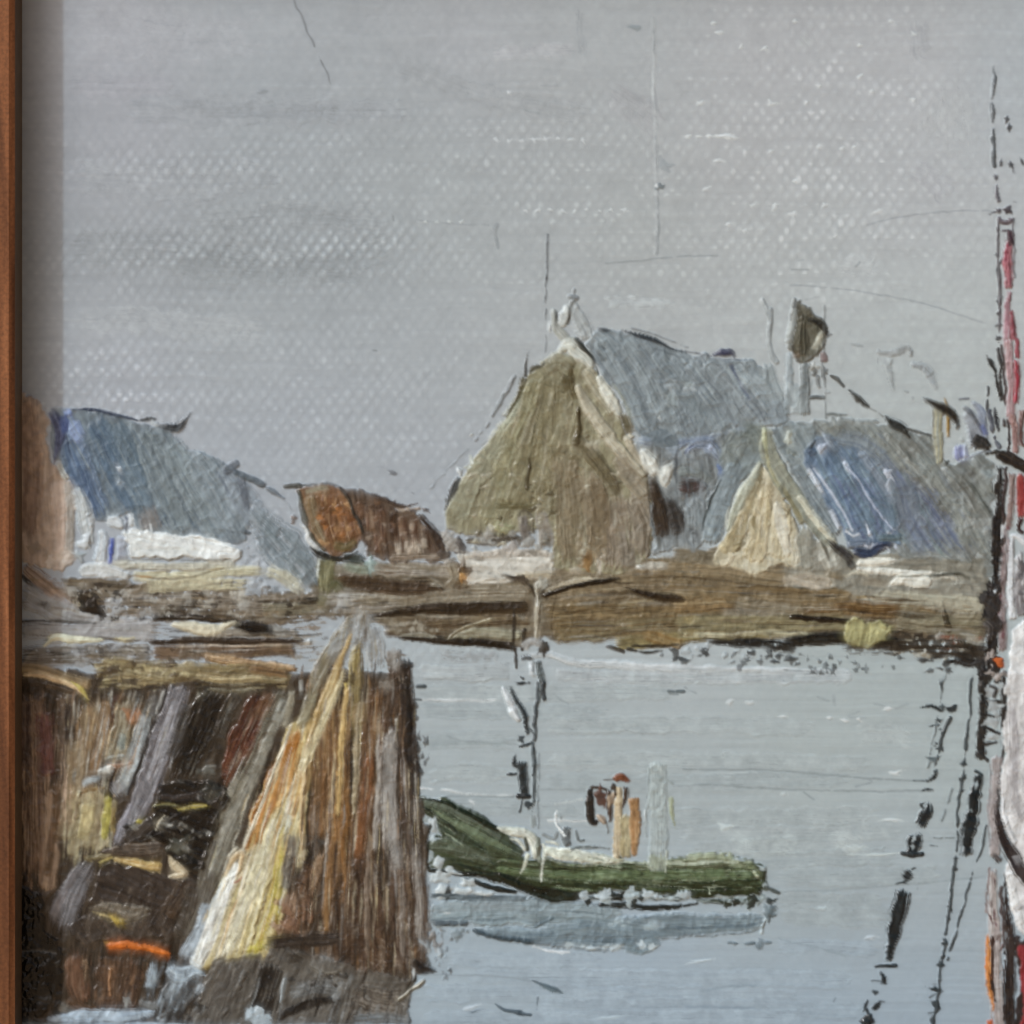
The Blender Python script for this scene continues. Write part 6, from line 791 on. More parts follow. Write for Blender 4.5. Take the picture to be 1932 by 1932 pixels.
D(-250, 1000, 460, 1660, 70, 26, [(112, 92, 76), (56, 42, 34), (136, 122, 108), (90, 70, 54)], 14, .5, 88)
K([(330, -60), (400, 0), (430, 560), (380, 560)], 88, 88, 40, (80, 260), (10, 30), [(38, 32, 28), (52, 44, 38), (30, 26, 23)], 16)
K([(380, 700), (470, 760), (490, 1560), (400, 1560)], 88, 88, 50, (60, 200), (8, 24), [(140, 134, 126), (96, 84, 74), (60, 48, 40), (120, 110, 100)], 16)
K([(-250, 1050), (470, 1000), (480, 1600), (300, 1680), (-280, 1650)], 92, 88, 200, (80, 300), (10, 36), [(62, 47, 37), (86, 66, 52), (48, 37, 30), (104, 86, 70), (72, 54, 42)], 16, .75)
K([(-190, 60), (60, 60), (40, 900), (-180, 900)], 96, 90, 90, (120, 360), (8, 30), [(132, 96, 58), (104, 74, 48), (148, 116, 78), (120, 90, 60), (164, 140, 104)], 16, .7)
S([(285, 260), (262, 600), (290, 880), (330, 1060)], (60, 80, 90, 50), [(130, 124, 117), (148, 143, 137), (112, 105, 98)], h=18, dry=(.1, .25))
for (pts, w, c) in [([(60, -300), (-40, -20), (-190, 300)], (30, 70, 60), [(176, 150, 100), (158, 130, 84), (190, 170, 128)]), ([(20, -80), (-110, 240), (-240, 520)], (30, 60, 50), [(200, 188, 156), (184, 166, 124)]), ([(30, 20), (0, 400), (-20, 760)], (30, 46, 30), [(188, 162, 112), (170, 138, 88)]), ([(100, 100), (85, 400), (70, 760)], (20, 44, 26), [(160, 147, 122), (144, 128, 100)]), ([(215, 280), (205, 600), (190, 950)], (20, 40, 30), [(152, 145, 136), (134, 126, 117)]), ([(160, 880), (150, 1200), (150, 1540)], (24, 44, 30), [(128, 113, 98), (108, 92, 78)]),
                    ([(340, 1080), (345, 1300), (350, 1580)], (24, 44, 30), [(130, 119, 108), (110, 98, 88)]), ([(-50, 880), (-70, 1150), (-90, 1450)], (30, 56, 34), [(142, 108, 70), (122, 90, 60)]), ([(260, 60), (250, 300)], (30, 44), [(112, 92, 74), (92, 74, 60)]), ([(420, 900), (440, 1200), (450, 1500)], (24, 44, 30), [(146, 139, 131), (120, 112, 104)])]:
    S(pts, w, c, h=22, dry=(.1, .35), rag=.6, own=False)
S([(370, -40), (385, 200), (395, 480)], (40, 50, 26), [(36, 31, 27), (52, 45, 39)], h=18, own=False); S([(405, 500), (420, 640)], 40, [(44, 39, 35), (60, 54, 49)], h=16, own=False)
at(0, 2)
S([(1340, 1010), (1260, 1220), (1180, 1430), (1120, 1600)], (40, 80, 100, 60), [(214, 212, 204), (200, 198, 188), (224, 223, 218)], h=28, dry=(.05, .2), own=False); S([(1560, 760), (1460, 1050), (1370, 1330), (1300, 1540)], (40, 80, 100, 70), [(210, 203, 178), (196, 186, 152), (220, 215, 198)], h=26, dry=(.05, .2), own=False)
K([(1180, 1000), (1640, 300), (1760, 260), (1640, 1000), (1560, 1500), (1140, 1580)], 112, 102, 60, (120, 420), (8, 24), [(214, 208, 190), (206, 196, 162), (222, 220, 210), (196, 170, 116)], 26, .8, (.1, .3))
K([(380, 80), (900, 80), (700, 640), (420, 640)], 94, 112, 40, (60, 220), (8, 22), [(188, 184, 172), (176, 158, 126), (196, 196, 190), (166, 140, 104)], 20, .7)
K([(900, 60), (1640, 60), (1200, 1000), (1000, 1000)], 112, 112, 60, (80, 260), (8, 22), [(156, 150, 138), (132, 122, 106), (176, 172, 162), (60, 50, 42), (24, 20, 17)], 20, .6)
K([(1700, 60), (2360, 60), (2420, 1500), (1700, 1400)], 96, 88, 70, (90, 340), (7, 20), [(176, 164, 140), (164, 158, 148), (186, 170, 132), (34, 28, 24), (48, 38, 31)], 20, .7)
at(1, 2)
o('jetty/shadow_gap'); S([(390, 1560), (450, 1610), (540, 1640)], (60, 90, 26), [(36, 32, 29), (56, 50, 46)], h=22); N([(200, 1700), (320, 1695), (410, 1680)], 24, (48, 42, 36), .1, 10); B(40, 1720, 130, 90, [(32, 27, 24), (48, 42, 36)], 10, 24); S([(0, 1680), (150, 1690), (250, 1700)], 36, [(62, 50, 40)], h=16); B(406, 1640, 24, 24, (196, 198, 196), 0, 24); D(420, 200, 500, 520, 12, 30, [(52, 48, 44), (70, 66, 62)], 10, .5); B(435, 480, 40, 110, (56, 50, 46), -15, 14); B(405, 380, 30, 80, (66, 60, 56), 0, 12); D(480, 1420, 620, 1660, 14, 22, [(70, 70, 70), (96, 98, 98)], 8, .5); N([(400, 0), (405, 300)], 12, (96, 92, 90), .4, 5); D(490, 1380, 560, 1560, 8, 40, [(160, 168, 172), (120, 114, 108)], 14, .6)
# the foot of the jetty, mixed with water
at(0, 2)
o('jetty/footing')
S([(1500, 1480), (1700, 1460), (1932, 1430)], 90, [(50, 42, 36), (70, 60, 52)], h=20); F([(1230, 1560), (1500, 1540), (1650, 1500), (2350, 1700), (2330, 1860), (2280, 1980), (1100, 1980), (1100, 1850)], [(84, 78, 70), (104, 98, 90), (62, 56, 50)], 110, h=20); S([(1340, 1570), (1250, 1750), (1170, 1932)], 200, [(98, 93, 86), (82, 76, 70), (114, 108, 100)], h=24); S([(1540, 1580), (1500, 1750), (1460, 1900)], 150, [(36, 33, 30), (52, 48, 44)], h=22, rough=.32)
S([(1640, 1760), (1800, 1720), (1932, 1740)], 90, [(112, 112, 110), (94, 92, 88), (130, 132, 132)], h=20); S([(1560, 1890), (1740, 1820), (1932, 1780)], (60, 70, 40), [(32, 30, 28), (50, 46, 42)], h=22); S([(1740, 1600), (1830, 1640), (1932, 1640)], 34, [(140, 134, 122), (90, 82, 72)], h=22); D(1600, 1540, 1960, 1900, 26, 24, [(60, 54, 48), (112, 108, 102), (40, 36, 33), (136, 136, 134)], 18, 1.4); N([(1610, 1680), (1590, 1800)], 14, (150, 154, 154), .2, 16)
S([(2000, 1760), (2150, 1800), (2280, 1820)], 180, [(106, 96, 84), (88, 78, 68), (124, 116, 106)], h=20, dry=(0, .1)); D(1960, 1740, 2320, 1900, 20, 24, [(128, 120, 112), (72, 62, 54), (140, 136, 130)], 16, .7); N([(2260, 1790), (2330, 1730), (2400, 1690)], 20, (150, 144, 130), .1, 18); S([(2000, 1900), (2200, 1890), (2330, 1920)], 60, [(128, 134, 138), (104, 104, 102)], h=16, dry=(.05, .25))
S([(1080, 1680), (1000, 1780), (960, 1900)], 190, [(60, 58, 56), (84, 84, 84), (110, 114, 116)], h=22, dry=(0, .1)); S([(1050, 1840), (1000, 1932)], 120, [(40, 38, 36), (60, 58, 56)], h=20); D(860, 1640, 1180, 1920, 18, 26, [(46, 44, 42), (120, 124, 126), (80, 80, 80), (150, 158, 162)], 20, 1.2); S([(1100, 1750), (1160, 1700)], 50, [(140, 146, 150), (110, 112, 114)], h=20)
K([(1150, 1580), (1600, 1550), (2330, 1720), (2300, 1930), (1000, 1930)], 112, 100, 140, (50, 240), (8, 30), [(112, 106, 98), (56, 50, 46), (84, 78, 72), (38, 34, 32), (134, 134, 132), (96, 88, 78)], 18)
K([(400, 1480), (860, 1500), (780, 1880), (400, 1860)], 92, 98, 80, (60, 240), (8, 26), [(110, 82, 63), (62, 48, 39), (90, 68, 53), (44, 36, 30), (130, 104, 84), (78, 72, 66)], 18)
K([(480, 1060), (1080, 1120), (980, 1440), (420, 1430)], 112, 112, 90, (50, 200), (8, 26), [(50, 42, 37), (84, 72, 62), (66, 56, 49), (36, 30, 27), (104, 92, 80)], 18)
o('water/foam')
S([(870, 1580), (860, 1660), (840, 1740)], (50, 70, 60), [(146, 156, 162), (128, 136, 142)], h=24); S([(920, 1600), (900, 1650)], 24, [(50, 50, 52)], h=14); S([(950, 1600), (1010, 1650), (1100, 1640), (1170, 1640)], (50, 110, 80, 30), [(160, 172, 181), (146, 158, 168), (176, 186, 192)], h=28); B(1440, 1885, 130, 90, [(168, 177, 182), (150, 160, 166)], 20, 26); B(1470, 1850, 60, 50, [(176, 184, 188)], 30, 24); B(715, 1790, 40, 40, (140, 140, 136), 0, 20)
K([(820, 1590), (1180, 1620), (1120, 1760), (960, 1900), (820, 1840)], 112, 104, 60, (40, 150), (10, 34), [(164, 174, 181), (120, 126, 130), (60, 60, 60), (146, 156, 164), (84, 86, 88)], 18)
S([(260, 1910), (500, 1890), (720, 1885), (880, 1860)], (40, 90, 90, 50), [(156, 170, 184), (172, 183, 192), (140, 154, 168)], h=24); S([(330, 1830), (400, 1850)], 70, [(134, 130, 122), (116, 108, 98)], h=18); S([(780, 1800), (860, 1830), (900, 1810)], 50, [(128, 130, 130), (104, 102, 98)], h=18); S([(100, 1970), (600, 1960), (1200, 1970), (2300, 1975)], 90, [(150, 164, 178), (160, 172, 182)], h=16); F([(60, 2000), (2400, 2000), (2400, 2140), (60, 2140)], [(146, 160, 172), (156, 168, 178)], 0, h=12)

# ------------------------------------------------------------------ the ship at the edge: mast, boom, ladder, hull and rigging
at(2, 0)
o('moored_ship/topmast')
S([(1755, 365), (1760, 460), (1745, 570)], (8, 32, 14), [(112, 117, 120), (136, 140, 143), (96, 100, 103)], h=18); S([(1748, 580), (1755, 640), (1752, 700)], (12, 30, 16), [(124, 127, 129), (96, 99, 101)], h=16); S([(1755, 720), (1760, 760), (1775, 800)], (14, 26, 10), [(86, 90, 92), (110, 114, 116)], h=16); N([(1760, 780), (1762, 870), (1770, 940)], 20, (92, 96, 98), .25, 10); S([(1770, 985), (1775, 1020)], 26, [(94, 92, 96)], h=14); S([(1775, 1040), (1782, 1100), (1790, 1150)], (14, 34, 26), [(88, 84, 90), (116, 112, 116)], h=20)
B(1790, 1188, 44, 30, (86, 80, 84), 0, 16); B(1838, 1182, 40, 44, (76, 68, 72), 0, 16); S([(1785, 1225), (1805, 1250), (1850, 1250), (1860, 1230)], 26, [(88, 78, 84), (110, 100, 104)], h=16); N([(1790, 1230), (1786, 1300)], 16, (90, 84, 88), .1, 8); S([(1800, 1305), (1850, 1300)], 20, [(96, 88, 92)], h=12); N([(1865, 1230), (1870, 1330)], 12, (76, 66, 72), .1, 8)
for (x, y, w, hh, a) in [(1832, 675, 24, 44, 10), (1846, 718, 22, 40, -10), (1806, 926, 22, 36, 5), (1860, 932, 20, 44, -25), (1916, 918, 20, 44, -20), (1778, 1450, 20, 20, 0), (1790, 1600, 16, 50, 0), (1788, 1700, 24, 44, 0), (1790, 1770, 26, 40, 0), (1798, 1835, 30, 18, 0), (1794, 1910, 34, 30, 0), (1798, 1490, 20, 50, 20), (1780, 1530, 12, 60, 0)]: B(x, y, w, hh, (74, 74, 76), a, 14)
N([(1783, 1290), (1780, 1400), (1790, 1600), (1795, 1932)], 13, (96, 92, 94), .35, 6)
o('moored_ship/mast')
S([(1845, 1330), (1838, 1500), (1845, 1640)], (40, 62, 50), [(150, 78, 90), (132, 70, 80), (168, 110, 116), (120, 74, 80)], h=22); S([(1845, 1290), (1850, 1340), (1862, 1400)], 44, [(100, 76, 82), (78, 62, 68)], h=20); N([(1868, 1320), (1874, 1500), (1872, 1570)], 12, (70, 54, 60), .1, 8); S([(1848, 1640), (1835, 1760), (1845, 1932)], (40, 50, 60), [(160, 130, 134), (148, 104, 112), (172, 160, 162)], h=20); S([(1862, 1750), (1872, 1850), (1882, 1932)], (26, 40, 40), [(130, 66, 74), (150, 96, 102)], h=18); N([(1872, 1780), (1888, 1932)], 9, (80, 56, 60), .2, 6)
at(2, 1)
S([(1845, -20), (1850, 150), (1858, 350), (1862, 480)], (50, 60, 60, 50), [(166, 138, 138), (150, 118, 120), (172, 152, 152)], h=20); S([(1890, 100), (1888, 230), (1884, 350)], (30, 42, 24), [(172, 62, 76), (156, 56, 68), (160, 84, 90)], h=26); N([(1905, 140), (1908, 280), (1900, 350)], 9, (96, 48, 54), .15, 6); S([(1890, -20), (1895, 100)], 30, [(150, 80, 88), (130, 70, 76)], h=18)
S([(1865, 400), (1880, 520), (1880, 640)], 50, [(150, 118, 112), (130, 96, 92), (164, 140, 134)], h=20); S([(1920, 380), (1910, 520), (1920, 600)], 40, [(116, 84, 78), (90, 62, 58), (150, 130, 126)], h=18, dry=(0, .2)); S([(1905, 740), (1912, 860), (1915, 1010)], (60, 80, 60), [(152, 58, 56), (134, 50, 48), (160, 84, 78)], h=24); S([(1865, 740), (1855, 900), (1840, 1060)], 50, [(140, 122, 116), (120, 98, 94), (156, 142, 138)], h=20); S([(1920, 1000), (1900, 1060), (1932, 1090)], 34, [(70, 46, 44), (50, 38, 36)], h=18)
S([(1820, 1050), (1815, 1280), (1800, 1500), (1808, 1760)], (40, 60, 66, 60), [(140, 126, 124), (124, 106, 104), (160, 150, 150)], h=20); D(1790, 1050, 1860, 1750, 16, 34, [(112, 78, 80), (150, 140, 140), (124, 84, 84)], 12, .5)
o('moored_ship/boom')
S([(1635, 545), (1690, 575), (1740, 615)], (70, 80, 50), [(42, 39, 36), (62, 58, 54)], h=28, rough=.32); S([(1765, 630), (1840, 665), (1920, 700), (2000, 735)], (60, 84, 80, 70), [(44, 37, 33), (62, 54, 48)], h=28, rough=.32); N([(1715, 640), (1770, 625)], 20, (60, 58, 54), .1, 8)
o('moored_ship/shroud+')
S([(1720, 70), (1750, 130), (1770, 180), (1745, 200)], (6, 44, 34, 8), [(44, 42, 40), (66, 64, 62)], h=18); N([(1790, 40), (1800, 120), (1790, 260), (1800, 330)], 18, (62, 58, 56), .25, 10); S([(1770, 180), (1775, 250), (1790, 320)], (20, 30, 24), [(48, 45, 42)], h=16); N([(1722, 260), (1728, 400)], 14, (64, 64, 64), .3, 8); N([(1810, 20), (1820, 300), (1825, 480)], 14, (72, 62, 60), .3, 8); S([(1765, 370), (1775, 440), (1790, 520)], (16, 36, 20), [(70, 72, 76), (52, 52, 54)], h=16); N([(1740, 400), (1760, 520), (1780, 600)], 24, (84, 86, 94), .3, 8); S([(1840, 440), (1845, 540), (1835, 640)], 22, [(74, 58, 54), (52, 44, 42)], h=16)
S([(1795, 700), (1785, 900), (1778, 1080), (1770, 1280), (1760, 1480), (1740, 1780), (1722, 1932)], (66, 68, 78, 76, 98, 98, 78), [(34, 30, 28), (54, 49, 46), (46, 40, 38)], h=24, rough=.34, edge=.3); N([(1830, 720), (1815, 900), (1808, 1040)], 18, (66, 54, 52), .15, 10); D(1690, 1380, 1790, 1560, 8, 44, [(42, 38, 36), (60, 56, 54)], 16); B(1765, 1410, 16, 14, (200, 204, 206), 0, 30); N([(1700, 1430), (1760, 1440)], 24, (50, 46, 44), .1, 10); S([(1700, 1580), (1740, 1620), (1730, 1700)], 60, [(52, 46, 44), (90, 84, 80)], h=18, dry=(.05, .2)); S([(1690, 1800), (1700, 1900), (1690, 2000)], (30, 60, 50), [(44, 41, 40), (70, 68, 66)], h=18); D(1690, 1780, 1830, 1932, 12, 44, [(150, 140, 134), (40, 37, 36), (112, 106, 104)], 16)
B(1790, 1815, 50, 50, [(196, 98, 40), (176, 88, 44)], 20, 26)
at(2, 2)
S([(1720, -60), (1700, 120), (1690, 280), (1680, 440)], (50, 56, 60, 56), [(38, 36, 34), (54, 51, 48)], h=24, rough=.34, edge=.25); S([(1815, -40), (1812, 120), (1818, 300), (1808, 470)], (40, 44, 36, 20), [(42, 38, 36), (58, 53, 50)], h=22); N([(1725, 440), (1680, 400)], 20, (50, 48, 46), .05, 10)
for (a, b) in [((1700, 30), (1740, 10)), ((1700, 95), (1810, 110)), ((1690, 180), (1810, 185)), ((1700, 245), (1800, 292)), ((1680, 345), (1780, 340))]: o('moored_ship/ladder_rung+'); S([a, ((a[0]+b[0])/2, (a[1]+b[1])/2+6), b], 26, [(44, 41, 38), (62, 58, 55)], h=18, edge=.3)
o('moored_ship/ladder_gap'); 
for (x, y, w, hh) in [(1755, 50, 70, 80), (1758, 142, 84, 66), (1750, 225, 84, 56), (1745, 310, 70, 40)]: B(x, y, w, hh, [(160, 164, 164), (146, 148, 148)], 0, 12)
N([(1740, 20), (1775, 40), (1760, 80)], 18, (66, 62, 60), .05, 10)
o('moored_ship/lower_mast')
S([(1785, 400), (1765, 620), (1760, 800), (1762, 990)], (70, 60, 64, 70), [(160, 152, 150), (146, 136, 134), (172, 166, 164)], h=20); N([(1745, 460), (1735, 700), (1730, 930)], 9, (110, 104, 104), .15, 6); S([(1750, 1000), (1770, 990), (1800, 1020)], 50, [(50, 44, 44), (84, 76, 74)], h=20); S([(1750, 1050), (1760, 1300), (1770, 1600), (1790, 2160)], (50, 76, 80, 80), [(164, 154, 150), (148, 136, 132), (174, 168, 164)], h=20); S([(1735, 1040), (1720, 1300)], 18, [(104, 90, 88), (140, 128, 126)], h=12); D(1740, 1040, 1810, 1500, 14, 36, [(112, 86, 84), (140, 128, 124), (96, 74, 72)], 12, .4); N([(1800, 1160), (1815, 1500)], 14, (80, 68, 66), .15, 8)
o('moored_ship/orange_stripe')
S([(1722, 1420), (1730, 1600), (1740, 1760), (1755, 1860)], (24, 40, 46, 24), [(192, 122, 62), (170, 104, 56), (204, 142, 84)], h=22); N([(1745, 1440), (1755, 1580), (1745, 1680)], 16, (70, 50, 42), .2, 10); S([(1740, 1640), (1750, 1740)], 24, [(130, 84, 56), (60, 44, 38)], h=16); S([(1735, 1900), (1760, 2000)], 40, [(196, 92, 36), (178, 84, 40)], h=24); N([(1745, 1680), (1765, 1800)], 16, (56, 46, 42), .15, 8)
o('moored_ship/white_hull')
at(2, 1)
S([(1810, 1040), (1805, 1120)], (30, 14), [(196, 196, 196)], h=24); S([(1865, 1090), (1858, 1250), (1862, 1420), (1870, 1580)], (24, 40, 44, 50), [(204, 205, 205), (186, 186, 188)], h=28); S([(1850, 1100), (1900, 1110), (1960, 1160)], (20, 40, 30), [(206, 206, 206), (188, 188, 190)], h=28); S([(1905, 1180), (1905, 1350), (1910, 1560)], (50, 80, 70), [(132, 127, 127), (112, 106, 106), (156, 152, 152)], h=20); D(1880, 1200, 1960, 1560, 14, 40, [(176, 174, 174), (96, 92, 92), (150, 146, 146)], 16, .6)
F([(1860, 1640), (1932, 1590), (2400, 1600), (2400, 1990), (1830, 1990), (1850, 1760)], [(212, 210, 208), (204, 202, 200), (220, 218, 216)], 92, h=18, edge=8)
at(2, 2)
F([(1835, -60), (2400, -60), (2400, 1450), (1980, 1440), (1900, 1400), (1870, 1200), (1820, 1060), (1830, 1000), (1870, 900), (1800, 790), (1790, 640), (1820, 420)], [(206, 203, 201), (196, 192, 190), (216, 213, 211)], 92, h=18, edge=7); S([(1865, 110), (1875, 350), (1880, 620), (1920, 800)], (50, 80, 80, 70), [(176, 171, 170), (160, 155, 155), (188, 184, 182)], h=18, dry=(0, .2)); S([(1812, 640), (1830, 800), (1890, 920)], (20, 44, 50), [(212, 211, 210), (198, 196, 196)], h=28); S([(1840, 1060), (1870, 1200), (1910, 1380)], 60, [(218, 216, 214), (206, 204, 202)], h=28); S([(1880, 1290), (1920, 1270), (1960, 1300)], 30, [(170, 166, 166), (186, 184, 182)], h=20)
o('moored_ship/dark_strake')
S([(1800, 470), (1785, 700), (1800, 850), (1860, 960), (1932, 1090), (2050, 1200)], (12, 26, 60, 90, 80, 70), [(48, 41, 41), (64, 56, 55)], h=22, rough=.34); B(1890, 1010, 50, 60, [(150, 148, 148), (70, 62, 62)], -30, 18); S([(1815, 1070), (1835, 1300), (1855, 1500), (1850, 1740), (1840, 2160)], (20, 60, 80, 90, 90), [(50, 42, 40), (66, 56, 53), (40, 34, 33)], h=24, rough=.34); F([(1870, 1440), (1930, 1450), (2000, 1520), (2000, 2160), (1870, 2160), (1890, 1700)], [(52, 44, 42), (64, 54, 52)], 95, h=16)
o('moored_ship/red_hull')
F([(1905, 1500), (1960, 1480), (2400, 1480), (2400, 2160), (1900, 2160), (1925, 1900)], [(152, 52, 56), (136, 46, 50), (164, 76, 80)], 92, h=18, edge=8)
at(2, 0); o('moored_ship/mast'); S([(1960, -240), (1962, 500), (1958, 1100)], 10, [(150, 152, 154)], h=6, dry=(.4, .5), op=.4, own=False)

# mooring ropes: heavy dashes and thin dotted lines down the water
at(2, 2)
INK = [(28, 33, 35), (44, 50, 52)]
o('mooring_rope+')
N([(1510, 200), (1470, 300), (1450, 390), (1430, 500)], 18, (58, 64, 66), .35, 10); B(1475, 288, 24, 30, (52, 58, 60), 10, 12); B(1455, 370, 18, 44, (50, 56, 58), -10, 12); S([(1440, 490), (1425, 530), (1370, 560)], (24, 34, 10), INK, h=16); N([(1310, 552), (1400, 555)], 9, (76, 84, 86), .1, 6); S([(1345, 612), (1390, 600), (1430, 605)], (8, 24, 8), INK, h=14); B(1348, 684, 24, 24, (50, 56, 58), 0, 14)
S([(1395, 668), (1380, 740), (1335, 820)], (30, 84, 80), INK, h=22, rough=.34, edge=.25); S([(1345, 840), (1310, 920), (1300, 990)], (60, 104, 92), INK, h=20, rough=.34, edge=.3); N([(1240, 965), (1290, 975), (1350, 970)], 26, (44, 50, 52), 0, 12)
S([(1305, 1040), (1310, 1060)], 26, INK, h=14); S([(1235, 1070), (1265, 1090), (1300, 1110)], (50, 76, 46), INK, h=18); B(1240, 1130, 50, 14, (56, 62, 64), -10, 10); S([(1255, 1165), (1225, 1290), (1190, 1450), (1165, 1580)], (76, 100, 88, 48), INK, h=26, rough=.34, edge=.18, rag=.08); N([(1095, 1605), (1200, 1600)], 18, (54, 60, 62), .05, 10); S([(1120, 1630), (1135, 1680), (1130, 1715)], (10, 36, 44), INK, h=18); N([(1070, 1690), (1120, 1690)], 12, (60, 66, 68), 0, 8); B(1086, 1753, 44, 24, (46, 52, 54), 0, 14)
S([(1050, 1790), (1030, 1840), (1020, 1870)], (10, 26, 10), INK, h=14); S([(1070, 1860), (1100, 1830), (1120, 1800)], (40, 50, 20), INK, h=18); N([(1110, 1805), (1140, 1808)], 10, (54, 60, 62), 0, 8); B(1052, 1908, 90, 56, INK, 5, 24); N([(1040, 1850), (1055, 1900)], 14, (50, 56, 58), .1, 10); B(1305, 880, 20, 24, (160, 168, 170), 0, 10); B(1300, 930, 18, 22, (160, 168, 170), 0, 10); N([(1040, 1930), (1000, 2100)], 50, (46, 52, 54), .2, 12)
o('mooring_rope+')
S([(1670, 510), (1655, 640), (1640, 760), (1600, 880), (1600, 985)], (62, 90, 86, 72, 84), INK, h=26, rough=.34, edge=.3, rag=.1); B(1658, 575, 16, 40, (150, 158, 160), 0, 12); N([(1690, 525), (1660, 500)], 16, (50, 56, 58), 0, 10); B(1640, 720, 14, 14, (110, 118, 120), 0, 10)
o('mooring_rope+')
N([(1640, -40), (1625, 150), (1605, 330), (1590, 470), (1570, 620), (1560, 700), (1555, 820), (1545, 980), (1525, 1100), (1515, 1250), (1500, 1340), (1485, 1470), (1470, 1560), (1460, 1680), (1440, 1830), (1410, 1940), (1380, 2120)], 15, (60, 67, 69), .34, 8)
for (x, y, w, hh, a) in [(1610, 295, 14, 50, 0), (1600, 378, 18, 30, 0), (1590, 460, 22, 24, 0), (1580, 540, 40, 26, -30), (1578, 610, 34, 14, 0), (1555, 790, 16, 44, 5), (1548, 990, 34, 14, 0), (1543, 1055, 36, 26, -20), (1517, 1170, 16, 60, 0), (1512, 1260, 26, 56, 0), (1503, 1335, 18, 44, 0), (1486, 1470, 32, 30, 20), (1478, 1550, 28, 44, 10), (1462, 1600, 34, 40, 0), (1440, 1740, 60, 22, 8), (1436, 1830, 44, 70, 0), (1412, 1915, 26, 60, 0)]: B(x, y, w, hh, (46, 53, 55), a, 14)
N([(1395, 1780), (1470, 1745)], 10, (60, 67, 69), .1, 6); N([(1390, 1868), (1440, 1860)], 10, (60, 67, 69), .1, 6)
o('mooring_rope+'); N([(1722, 810), (1690, 930), (1650, 1060), (1610, 1200), (1565, 1340), (1535, 1450), (1505, 1570)], 13, (64, 71, 73), .28, 8)
o('mooring_rope+')
N([(1500, -60), (1475, 20), (1460, 110), (1440, 200), (1410, 350), (1390, 480)], 12, (74, 81, 83), .35, 6); S([(1340, 145), (1400, 135), (1470, 165)], (10, 24, 20), INK, h=14); B(1462, 138, 34, 26, (84, 92, 94), 0, 12); B(1530, 140, 56, 40, INK, 0, 18); B(1470, 20, 14, 60, (60, 66, 68), 0, 10); N([(1525, 600), (1500, 690), (1470, 780)], 11, (80, 88, 90), .35, 6); D(1400, 190, 1460, 480, 10, 16, [(60, 66, 68), (84, 92, 94)], 8, 1.5); N([(1340, 1110), (1320, 1170)], 9, (96, 104, 106), .3, 6); N([(1400, 920), (1440, 925)], 9, (84, 92, 94), .2, 6); N([(1420, 878), (1530, 878)], 9, (96, 104, 106), .3, 6)

# ------------------------------------------------------------------ from raster to scene: every owner becomes one mesh of raised paint
def node_mat(name):
    m = bpy.data.materials.new(name); m.use_nodes = True
    return m, m.node_tree.nodes, m.node_tree.links, m.node_tree.nodes['Principled BSDF']
paint, n_, l_, bsdf = node_mat('oil_paint')
att = n_.new('ShaderNodeAttribute'); att.attribute_name = 'pigment'
tex = n_.new('ShaderNodeTexCoord')
nz = n_.new('ShaderNodeTexNoise'); nz.inputs['Scale'].default_value = 5200; nz.inputs['Detail'].default_value = 3
bmp = n_.new('ShaderNodeBump'); bmp.inputs['Strength'].default_value = .22; bmp.inputs['Distance'].default_value = .00004
l_.new(tex.outputs['Object'], nz.inputs['Vector']); l_.new(nz.outputs['Fac'], bmp.inputs['Height'])
l_.new(att.outputs['Color'], bsdf.inputs['Base Color']); l_.new(att.outputs['Alpha'], bsdf.inputs['Roughness']); l_.new(bmp.outputs['Normal'], bsdf.inputs['Normal'])
bsdf.inputs['Specular IOR Level'].default_value = .2

# wet paint drags its neighbours along: shift everything by a small uneven drift so that no edge stays ruled
fade = np.clip((GX-130)/200, 0, 1)
dxw = fade*(14*(fbm(GX, GY, 170, 2, 31)-.5)+5*(samp(GX/30, GY/44+7)-.5)); dyw = fade*(14*(fbm(GX, GY, 170, 2, 37)-.5)+5*(samp(GX/30+9, GY/44)-.5))
ci = np.clip(np.rint((GX+dxw-X0)/STEP), 0, NX-1).astype(np.int32); ri = np.clip(np.rint((GY+dyw-Y0)/STEP), 0, NY-1).astype(np.int32)
fx = np.clip((GX+dxw-X0)/STEP, 0, NX-1.001); fy = np.clip((GY+dyw-Y0)/STEP, 0, NY-1.001); i0 = fx.astype(np.int32); j0 = fy.astype(np.int32); fx = (fx-i0).astype(np.float32); fy = (fy-j0).astype(np.float32)
def drift(A):
    a, b = (fx[..., None], fy[..., None]) if A.ndim == 3 else (fx, fy)
    return (A[j0, i0]*(1-a)+A[j0, i0+1]*a)*(1-b)+(A[j0+1, i0]*(1-a)+A[j0+1, i0+1]*a)*b
thick = (L != KEYS['sky']) & (L != KEYS['water'])
crest = 1-np.abs(2*fbm(GX, GY, 58, 2, 61)-1); crest2 = 1-np.abs(2*fbm(GX, GY*.6, 30, 2, 67)-1)
H += thick*(6*crest**5+2.5*crest2**5).astype(np.float32)            # small torn crests where the knife lifted
thin = np.clip((BIG-.42)*5, 0, 1)*thick
